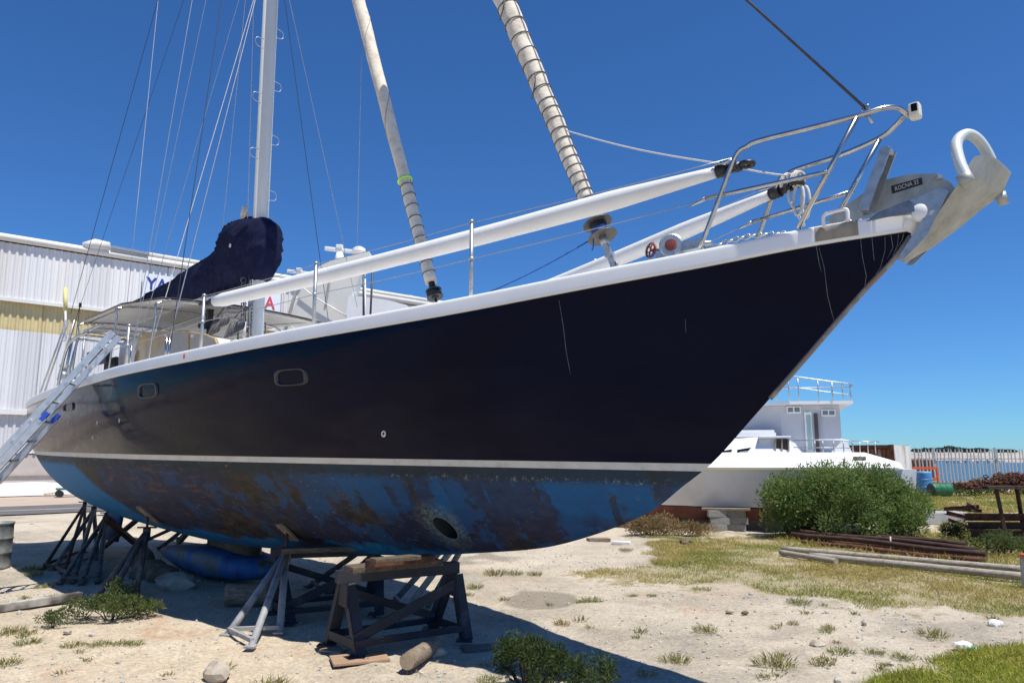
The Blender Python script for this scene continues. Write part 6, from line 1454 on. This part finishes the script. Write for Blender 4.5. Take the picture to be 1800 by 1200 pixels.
for i in range(420):
    a_ = rs.rand(); x = xl_-.16+(1.5-xl_)*a_; hmax = .07+.14*np.clip((a_-.30)/.10, 0, 1); y_ = .35+rs.normal()*.18; z = zt_+.03+hmax*rs.rand()
    if a_ < .14: z = zt_+.02-.08*rs.rand()+.03
    sm_b.torus((x, y_, z), .032+.02*rs.rand(), .010, tuple(rs.normal(size=3)), 7, 4, sy=.65)
o = sm_b.build('scrap_chain', rust); o.location = (tp[0], tp[1], 0); tag(o, 'heap of rusty chain and scrap on top of the steel table', 'scrap', kind='stuff')
# stacked steel beams
gS = 'rusty steel beams stacked by the scrap table'
bl_ = ['top', 'second', 'third', 'lowest']
for i, (ya, xb_) in enumerate(((908,1697),(923,1702),(937,1708),(949,1722))):
    Yb = tY+.75-.13*i; p = Vector(at(xb_, ya, Yb)); q_ = p+Vector((3.4, -.25, 0)); m = MB()
    for dz in (-.055, .055): m.beam((0,0,dz), tuple(q_-p+Vector((0,0,dz))), .13, .018)
    m.beam((0,0,0), tuple(q_-p), .018, .10); o = m.build('steel_beam', [rust, rust_dark][i % 2]); o.location = p; tag(o, f'{bl_[i]} rusty steel beam in the stack beneath the scrap table', 'beam', gS)
scr = [((1660,897),(1722,893),.05,'rusty angle bar across the scrap left of the beam stack'),((1664,903),(1700,912),.05,'rusty bar sloping down towards the beam stack'),((1672,895),(1726,900),.04,'thin brown rod at the top of the scrap pile'),((1667,914),(1703,928),.035,'thin rusty rod leaning down into the grass by the beams'),((1700,888),(1716,897),.06,'short pale bent plate on the scrap pile')]
for (a_, b2_, s_, lab) in scr:
    p, q_ = Vector(at(*a_, 15.8)), Vector(at(*b2_, 15.3)); m = MB(); m.angle((0,0,0), tuple(q_-p), s_*1.3, .012); o = m.build('scrap_bar', rust if s_ != .06 else timber); o.location = p; tag(o, lab, 'scrap bar', 'scrap bars left of the beam stack')
p = at(1652, 888, 18); m = MB(); m.box((0,0,.14), (1.0,.5,.28)); o = m.build('grey_crate', MATS['galvanised_fence'], None, .02); o.location = (p[0], p[1], 0); tag(o, 'low grey crate lying in the grass behind the bush', 'crate')
# bundle of rusty pipes and grey poles on the grass
pipes = [((1378,938),(1700,972),.045,.14),((1384,944),(1720,976),.045,.05),((1380,945),(1716,981),.045,.15),((1400,951),(1733,984),.045,.05),((1392,950),(1735,989),.045,.13),((1410,956),(1735,991),.04,.04)]
pl_lab = ['rearmost rusty pipe of the bundle under the bush','second rusty pipe from the bush lying low','rusty pipe on top in the middle of the bundle','low rusty pipe in the middle of the bundle','rusty pipe on top at the front of the bundle','front rusty pipe of the bundle next to the grey poles']
for i, (a_, b2_, r_, z) in enumerate(pipes):
    p, q_ = Vector(gr(*a_, 0)), Vector(gr(*b2_, 0)); p.z = q_.z = z
    m = MB(); pts = [(q_-p)*(j/10)+Vector((0,0,.012*math.sin(j*.9+i))) for j in range(11)]; m.tube(pts, r_, 10); o = m.build('rusty_pipe', [rust_dark, rust][i % 2]); o.location = p; tag(o, pl_lab[i], 'pipe', 'rusty pipes bundled on the grass')
poles = [((1374,964),(1812,1001),.05,'long grey timber pole just in front of the rusty pipes'),((1424,976),(1812,1014),.055,'front grey timber pole nearest the camera on the dry grass'),((1372,970),(1470,986),.045,'short weathered pole end between the two long grey poles'),((1488,984),(1545,988),.04,'pale broken pole piece lying beside the front grey pole')]
for a_, b2_, r_, lab in poles: log(Vector(gr(*a_, r_)), Vector(gr(*b2_, r_)), r_*.95, pole_wood, lab, 12, .10, 'pole', 'timber_pole')
p = G(1566, 968); m = MB(); m.tube([(0,0,0),(.01,0,.24)], .012, 6); o = m.build('stake', rope_w); o.location = p; tag(o, 'short white stake standing among the rusty pipes', 'stake')
p = G(1812, 1030); bo = empty('marker_post', (p[0]+.03, p[1], 0), 'grey marker post with an orange cap at the right edge', 'post')
m = MB(); m.lathe([(.12,0),(.115,.32),(.105,.34)], 16); m.build('shaft', MATS['galvanised_fence'], bo); m = MB(); m.lathe([(.106,.34),(.11,.345),(.105,.385),(0,.40)], 16); m.build('cap', orange, bo)
# pallet bits under the bow
sheet(1092,953,.34,.16,-.3,.05,MATS['white_stone'],'white foam slab lying at the edge of the dry grass','foam_slab','slab')
sheet(1052,948,.42,.22,.2,.06,timber,'grey pallet board lying behind the white foam slab','pallet_board','board')
p = G(1694,1143); e = empty('plastic_bag', p, 'crumpled white and turquoise plastic bag on the gravel', 'bag')
m = MB(); m.rock((0,0,.035), (.075,.06,.045), 50, 2); m.build('white_film', white, e); m = MB(); m.rock((.045,-.04,.025), (.05,.035,.03), 52, 2); m.build('turquoise_film', M('turquoise_film', [(.10,.42,.38), (.2,.55,.5)], .4, scale=8), e)
p = G(1465, 893)

# ------------------------------------------------------------------ plants
def leafmat(name, cols, sss=.0):
    m = M(name, cols, .6, scale=3, spec=.25, pos=[.3+.4*i/(len(cols)-1) for i in range(len(cols))]); t = m.node_tree; b = t.nodes['Principled BSDF']
    tr = t.nodes.new('ShaderNodeBsdfTranslucent'); mx = t.nodes.new('ShaderNodeMixShader'); mx.inputs[0].default_value = .36
    ob = t.nodes.new('ShaderNodeAttribute'); ob.attribute_name = 'tone'
    src = b.inputs['Base Color'].links[0].from_socket; mu_ = t.nodes.new('ShaderNodeMix'); mu_.data_type = 'RGBA'; mu_.blend_type = 'MULTIPLY'; mu_.inputs[0].default_value = 1
    t.links.new(src, mu_.inputs[6]); t.links.new(ob.outputs['Color'], mu_.inputs[7]); t.links.new(mu_.outputs[2], b.inputs['Base Color']); t.links.new(mu_.outputs[2], tr.inputs[0])
    out = t.nodes['Material Output']; t.links.new(b.outputs[0], mx.inputs[1]); t.links.new(tr.outputs[0], mx.inputs[2]); t.links.new(mx.outputs[0], out.inputs[0]); return m
def leaves_mesh(name, P, D, Ln, Wd, tones, mat, bend=.25):
    """P base points, D directions, Ln lengths, Wd widths; each leaf two folded quads"""
    n = len(P); rs = np.random.RandomState(n); D = D/np.linalg.norm(D, axis=1)[:, None]; s_ = np.cross(D, rs.normal(size=(n, 3))); s_ /= np.linalg.norm(s_, axis=1)[:, None]
    u_ = np.cross(s_, D); Ln = Ln[:, None]; Wd = Wd[:, None]
    mid = P+D*Ln*.5+u_*Ln*bend*.3; tip = P+D*Ln-u_*Ln*bend*.35
    v = np.stack([P, mid+s_*Wd*.5, tip, mid-s_*Wd*.5], 1).reshape(-1, 3); f = np.arange(4*n).reshape(-1, 4)
    me = bpy.data.meshes.new(name); me.from_pydata(v.tolist(), [], f.tolist())
    ca = me.color_attributes.new('tone', 'FLOAT_COLOR', 'POINT'); tn = np.repeat(np.concatenate([tones, np.ones((n, 1))], 1), 4, 0).astype(np.float32); ca.data.foreach_set('color', tn.ravel()); me.materials.append(mat); me.update(); return me
bush_leaf = leafmat('bush_leaf', [(.085,.14,.038), (.15,.22,.072), (.23,.30,.12)])
def bush(cx, cy, rx, ry, h, n, leaf, lab, mat, seed, lobes=26, name='shrub', cat='shrub', tone=((.62,.72,.60),(1.55,1.45,1.2)), stems=14, flat=.62, dens=.22):
    rs = np.random.RandomState(seed); e = empty(name, (cx, cy, 0), lab, cat)
    cs = []; rr = []
    for i in range(lobes):
        a = rs.rand()*2*math.pi; q = rs.rand()**.55; r_ = dens*(.8+.6*rs.rand()); x, y = q*math.cos(a)*(1-r_*.6), q*math.sin(a)*(1-r_*.6)
        zmax = math.sqrt(max(0, 1-(x*x+y*y)))**.8; z = rs.rand()**.5*max(.1, zmax-r_*.8)+.06; cs.append((x, y, z)); rr.append(r_)
    cs = np.array(cs); rr = np.array(rr); k = rs.randint(0, lobes, n); d = rs.normal(size=(n, 3)); d /= np.linalg.norm(d, axis=1)[:, None]
    p = cs[k]+d*(rr[k]*rs.rand(n)**.35)[:, None]; p = p*np.array([rx, ry, h]); p[:, 2] = np.abs(p[:, 2])+.02
    D = d*np.array([1,1,.8])+np.array([0,0,.45])+rs.normal(size=(n, 3))*.55
    tn = np.array(tone[0])+(np.array(tone[1])-np.array(tone[0]))*(.55*rs.rand(n, 1)+.45*rs.rand(lobes)[k][:, None])
    dead_ = rs.rand(n) < .045; tn[dead_] = np.array([1.9,1.15,.8])*(.5+.6*rs.rand(int(dead_.sum()), 1))
    me = leaves_mesh('foliage', p, D, leaf*(.6+.8*rs.rand(n)), leaf*.30*(.7+.6*rs.rand(n)), tn, mat); link('foliage', me, e)
    m = MB()
    for i in range(stems):
        c_ = cs[rs.randint(lobes)]*np.array([rx, ry, h]); b_ = Vector((c_[0]*.25, c_[1]*.25, -.03)); mid = b_.lerp(Vector(c_), .5)+Vector((0,0,.1*h)); m.tube([b_, mid, Vector(c_)], .02*h, 5, rr=[.018*h+.004, .011*h+.003, .004])
    m.build('stem', bark, e); return e
b0_ = G(1516, 953)
bush(b0_[0], b0_[1]+.75, 1.58, 1.05, 1.50, 30000, .076, 'big rounded green bush in front of the catamaran stern', bush_leaf, 4, 60, dens=.20)
bush(G(1625,950)[0], G(1625,950)[1]+.55, .62, .6, .95, 7000, .075, 'lower green bush joined to the right of the big bush', bush_leaf, 14, 24, dens=.26)
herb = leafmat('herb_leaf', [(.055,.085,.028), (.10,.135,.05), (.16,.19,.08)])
h0 = G(975, 1205)
bush(h0[0]-.18, h0[1]-.02, .30, .26, .34, 6000, .032, 'bushy dark green weed at the bottom edge in the hull shadow', leafmat('shade_herb', [(.030,.052,.018), (.055,.085,.03), (.09,.12,.045)]), 6, 40, 'weed_clump', 'weed', stems=20, dens=.17)  # herb leaf colours darkened to put the hull shadow into the foliage
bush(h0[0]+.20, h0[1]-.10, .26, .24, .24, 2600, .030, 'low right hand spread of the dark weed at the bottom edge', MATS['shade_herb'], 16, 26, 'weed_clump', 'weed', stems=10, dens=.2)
w0 = G(168, 1090)
bush(w0[0]+.10, w0[1]+.10, .52, .26, .20, 4600, .036, 'sprawling green weed patch growing beside the sunlit stand foot', herb, 7, 44, 'weed_clump', 'weed', tone=((.8,.85,.7),(1.35,1.3,1.1)), stems=14, dens=.15)
bush(G(215,1062)[0], G(215,1062)[1], .17, .14, .32, 1100, .036, 'taller weed sprig rising against the stand leg', herb, 27, 14, 'weed_clump', 'weed', stems=8, dens=.25)
bush(G(95,1100)[0], G(95,1100)[1], .20, .10, .12, 700, .03, 'thin weed at the left end of the green patch', herb, 17, 14, 'weed_clump', 'weed', stems=5)
straw = leafmat('straw_twig', [(.16,.11,.06), (.26,.19,.11), (.33,.26,.17)])
bush(G(1158,945)[0], G(1158,945)[1]+.4, .62, .4, .42, 4200, .06, 'dry brown tumbleweed under the catamaran beside the yacht bow', straw, 8, 22, 'dry_bush', 'shrub', stems=16, dens=.3)
bush(G(1225,945)[0], G(1225,945)[1]+.5, .5, .25, .24, 1400, .06, 'low dry weeds in front of the concrete blocks', straw, 28, 16, 'dry_bush', 'shrub', stems=8, dens=.3)
bush(G(1788,978)[0], G(1788,978)[1]+.3, .55, .35, .34, 2600, .06, 'green weeds at the foot of the scrap table', herb, 18, 22, 'weed_clump', 'weed', stems=8, dens=.25)
bush(G(1715,950)[0], G(1715,950)[1]+.4, .40, .25, .30, 1200, .06, 'dark green weeds at the left end of the beam stack', herb, 38, 14, 'weed_clump', 'weed', stems=6, dens=.28)
bush(at(1702,858,30)[0], 30, 1.2, .4, .55, 1500, .13, 'grey green bush growing along the foot of the palisade fence', M('fence_scrub', [(.05,.06,.04), (.10,.10,.065), (.16,.14,.10)], .9, scale=3) and herb, 48, 18, stems=6)
bush(at(1790,846,31)[0], 31, 2.6, .5, .78, 2600, .14, 'dark scrub against the fence behind the scrap table', herb, 58, 26, stems=8)
# small tufts: each one an object, a few shared meshes
grass_m = leafmat('dry_grass', [(.24,.215,.085), (.35,.31,.135), (.45,.40,.20)])
def tuft_mesh(seed, n, r_, h, green, name='blades'):
    rs = np.random.RandomState(seed); a = rs.rand(n)*6.283; q = rs.rand(n)**.6*r_; P = np.stack([q*np.cos(a), q*np.sin(a), np.zeros(n)-.005], 1)
    D = np.stack([np.cos(a)*q/r_*.8+rs.normal(size=n)*.35, np.sin(a)*q/r_*.8+rs.normal(size=n)*.35, .9+.3*rs.rand(n)], 1)
    g = rs.rand(n, 1); tn = (1-green)*np.array([1.0,.85,.75])+green*(np.array([.42,.60,.42])*(1-g)+np.array([.75,.85,.6])*g)
    return leaves_mesh(name, P, D, h*(.5+.7*rs.rand(n)), np.full(n, .0075), tn*np.ones((n, 3)), grass_m, .5)
tm = [tuft_mesh(i, 110, .09, .11, g) for i, g in enumerate((.9, .6, .25, .95))]
tl = [(1240,1110,1,1.0,'spiky tuft on the grey gravel, alone in the middle right'),(1185,1156,1,1.1,'dry topped tuft nearest the tip of the hull shadow'),(1362,1168,1,1.5,'wide tuft with dry straw beside it, right of the shadow tip'),(1445,1168,1,.9,'small tuft left of the two bright green weeds'),(1478,1150,0,1.0,'brown and green tuft below the brown dirt patch'),(1538,1150,3,1.0,'bright green weed left of its twin near the bag'),(1588,1158,3,1.15,'bright green weed right of its twin near the bag'),(1556,1170,3,.6,'tiny green weed between the twin weeds'),(1458,1107,2,.7,'dry brown tuft above the brown dirt patch'),(1392,1099,2,.6,'small dark dry tuft on the open gravel'),(1640,1120,1,1.2,'tuft at the edge of the dry grass near the bag'),(1405,1060,0,1.3,'dark green tuft at the lower edge of the grass'),(1100,965,0,1.2,'green tuft in front of the white foam slab'),(1040,1055,0,1.2,'green tuft at the right end of the damp patch'),(1020,1058,3,.8,'low green weed beside the damp patch'),(988,1092,2,.8,'straw coloured tuft below the damp patch'),(870,1008,1,1.5,'long low tuft strip right of the trestles'),(905,1008,0,1.2,'green tuft beside the low strip right of the trestles'),(940,1010,1,1.,'last tuft of the low strip right of the trestles'),(835,1030,1,1.,'small tuft beside the near trestle top'),(820,1043,3,1.,'green weed just right of the near trestle leg'),(1112,1048,3,.7,'small weed left of the dark stones'),(1146,1048,3,.7,'small flat weed right of the damp patch'),(78,1030,1,.9,'tuft at the left tip of the hull shadow'),(12,1062,3,.9,'green weed behind the white timber at left'),(48,1128,0,1.0,'dark stemmed weed at the left foreground'),(10,1165,0,1.1,'weed at the lower left edge'),(18,1112,1,1.1,'pale weed at the left edge below the timber'),(127,1129,0,.9,'small tuft in a row, leftmost below the weed patch'),(175,1131,0,.9,'second tuft in the row below the weed patch'),(213,1126,0,.8,'third tuft in the row below the weed patch'),(238,1128,0,.8,'last tuft in the row below the weed patch'),(470,1196,1,1.4,'straw tuft at the bottom edge left of the pale rock'),(55,1000,1,1.2,'dry tuft right of the grey drum'),(60,1010,1,1.1,'low tuft at the foot of the grey drum'),(120,1050,0,.8,'tuft on the far side of the white timber'),(860,1185,0,.9,'small green weed in the shadow left of the dark weed')]
for x, y, k, s_, lab in tl:
    p = gr(x, y); o = link('grass_tuft', tm[k]); o.location = (p[0], p[1], float(gz(p[0], p[1]))); o.rotation_euler = (0, 0, (x*7) % 6.28); s2 = s_*(.85 if k != 3 else .7); o.scale = (s2*1.1, s2*1.1, s2*(.62 if k in (3, 0) else .8)); tag(o, lab, 'tuft', 'small tufts on the bare ground')
# grass cover: uncounted blades
def grass(n, seed, region, xr, yr, hgt, green, name, wob_=1., wd_=.006, tone_gain=1.):
    rs = np.random.RandomState(seed); X = rs.uniform(*xr, n); Y = rs.uniform(*yr, n); px, py = px_of(X, Y)
    pxw_ = px+(vnoise(X, Y, 2.2, 11)-.5)*50; pyw_ = py+(vnoise(X, Y, 2.2, 12)-.5)*26
    ok = inpoly(pxw_, pyw_, region); dn = vnoise(X, Y, 1.3, 41)*.6+vnoise(X, Y, 4.1, 42)*.4; ok &= rs.rand(n) < np.clip((dn-.22)*2.6, .06, 1); X, Y = X[ok], Y[ok]; k = len(X)
    P = np.stack([X, Y, gz(X, Y)-.004], 1); D = np.stack([rs.normal(size=k)*.65, rs.normal(size=k)*.65, .55+.6*rs.rand(k)], 1)
    gmap = np.clip((vnoise(X, Y, .9, 51)-.42)*4+green, 0, 1)[:, None]; r3 = rs.rand(k, 1)
    tn = (1-gmap)*(np.array([1.0,.93,.58])*(1-r3)+np.array([1.25,1.16,.80])*r3)+gmap*(np.array([.42,.62,.24])*(1-r3)+np.array([1.0,1.12,.46])*r3)
    tn = tn*np.array([1., 1., .8])*tone_gain if tone_gain != 1 else tn
    me = leaves_mesh(name, P, D, hgt*(.45+.9*rs.rand(k)), np.full(k, wd_), tn, grass_m, .6); o = link(name, me); tag(o, kind='stuff'); return k
kk = [grass(200000, 1, G_MAIN, (.5, 9.), (6.2, 15.), .062, .30, 'dry_grass'),
      grass(70000, 2, G_BACK, (3.5, 13.), (9.5, 22.), .13, .45, 'long_grass', wd_=.010),
      grass(60000, 3, G_NEAR, (1.6, 5.5), (4.9, 6.9), .075, .45, 'near_grass', tone_gain=1.25),  # blade colours lightened evenly
      grass(90000, 4, G_FAR, (8, 23.), (20., 34.), .10, .12, 'far_grass', wd_=.02)]
# dry litter: uncounted straw bits lying flat, in drifts
rs = np.random.RandomState(12); n = 9000; X = rs.uniform(-8, 7, n); Y = 4.9+rs.rand(n)**1.5*8; dn = vnoise(X, Y, 1.7, 61)*.6+vnoise(X, Y, 5, 62)*.4; ok = rs.rand(n) < np.clip((dn-.52)*5, .01, 1); X, Y = X[ok], Y[ok]; n = len(X)
P = np.stack([X, Y, gz(X, Y)+.003], 1); D = np.stack([rs.normal(size=n), rs.normal(size=n), .10*rs.rand(n)], 1)
me = leaves_mesh('dry_litter', P, D, .012+.05*rs.rand(n)**2, np.full(n, .0045), (.45+.6*rs.rand(n, 1))*np.array([1., .93, .85]), straw, .15); tag(link('dry_litter', me), kind='stuff')
sp_m = [tuft_mesh(40+i, 34, .045, .06, g) for i, g in enumerate((.8, .3, .55))]; rs = np.random.RandomState(5); c_ = 0
while c_ < 34:
    x, y = rs.uniform(0, 1780), rs.uniform(1015, 1192)
    if inpoly(np.array([x]), np.array([y]), G_MAIN)[0] or inpoly(np.array([x]), np.array([y]), G_NEAR)[0] or (380 < x < 850 and y < 1150) or (860 < x < 1080 and y > 1100): continue
    p = gr(x, y); o = link('weed_sprig', sp_m[c_ % 3]); o.location = (p[0], p[1], float(gz(p[0], p[1]))); o.rotation_euler = (0, 0, rs.rand()*6); k_ = .7+.7*rs.rand(); o.scale = (k_, k_, k_*.8); tag(o, 'tiny weed sprig a few centimetres high on the bare gravel', 'weed sprig', 'tiny weed sprigs on the gravel'); c_ += 1
print('grass blades', kk)
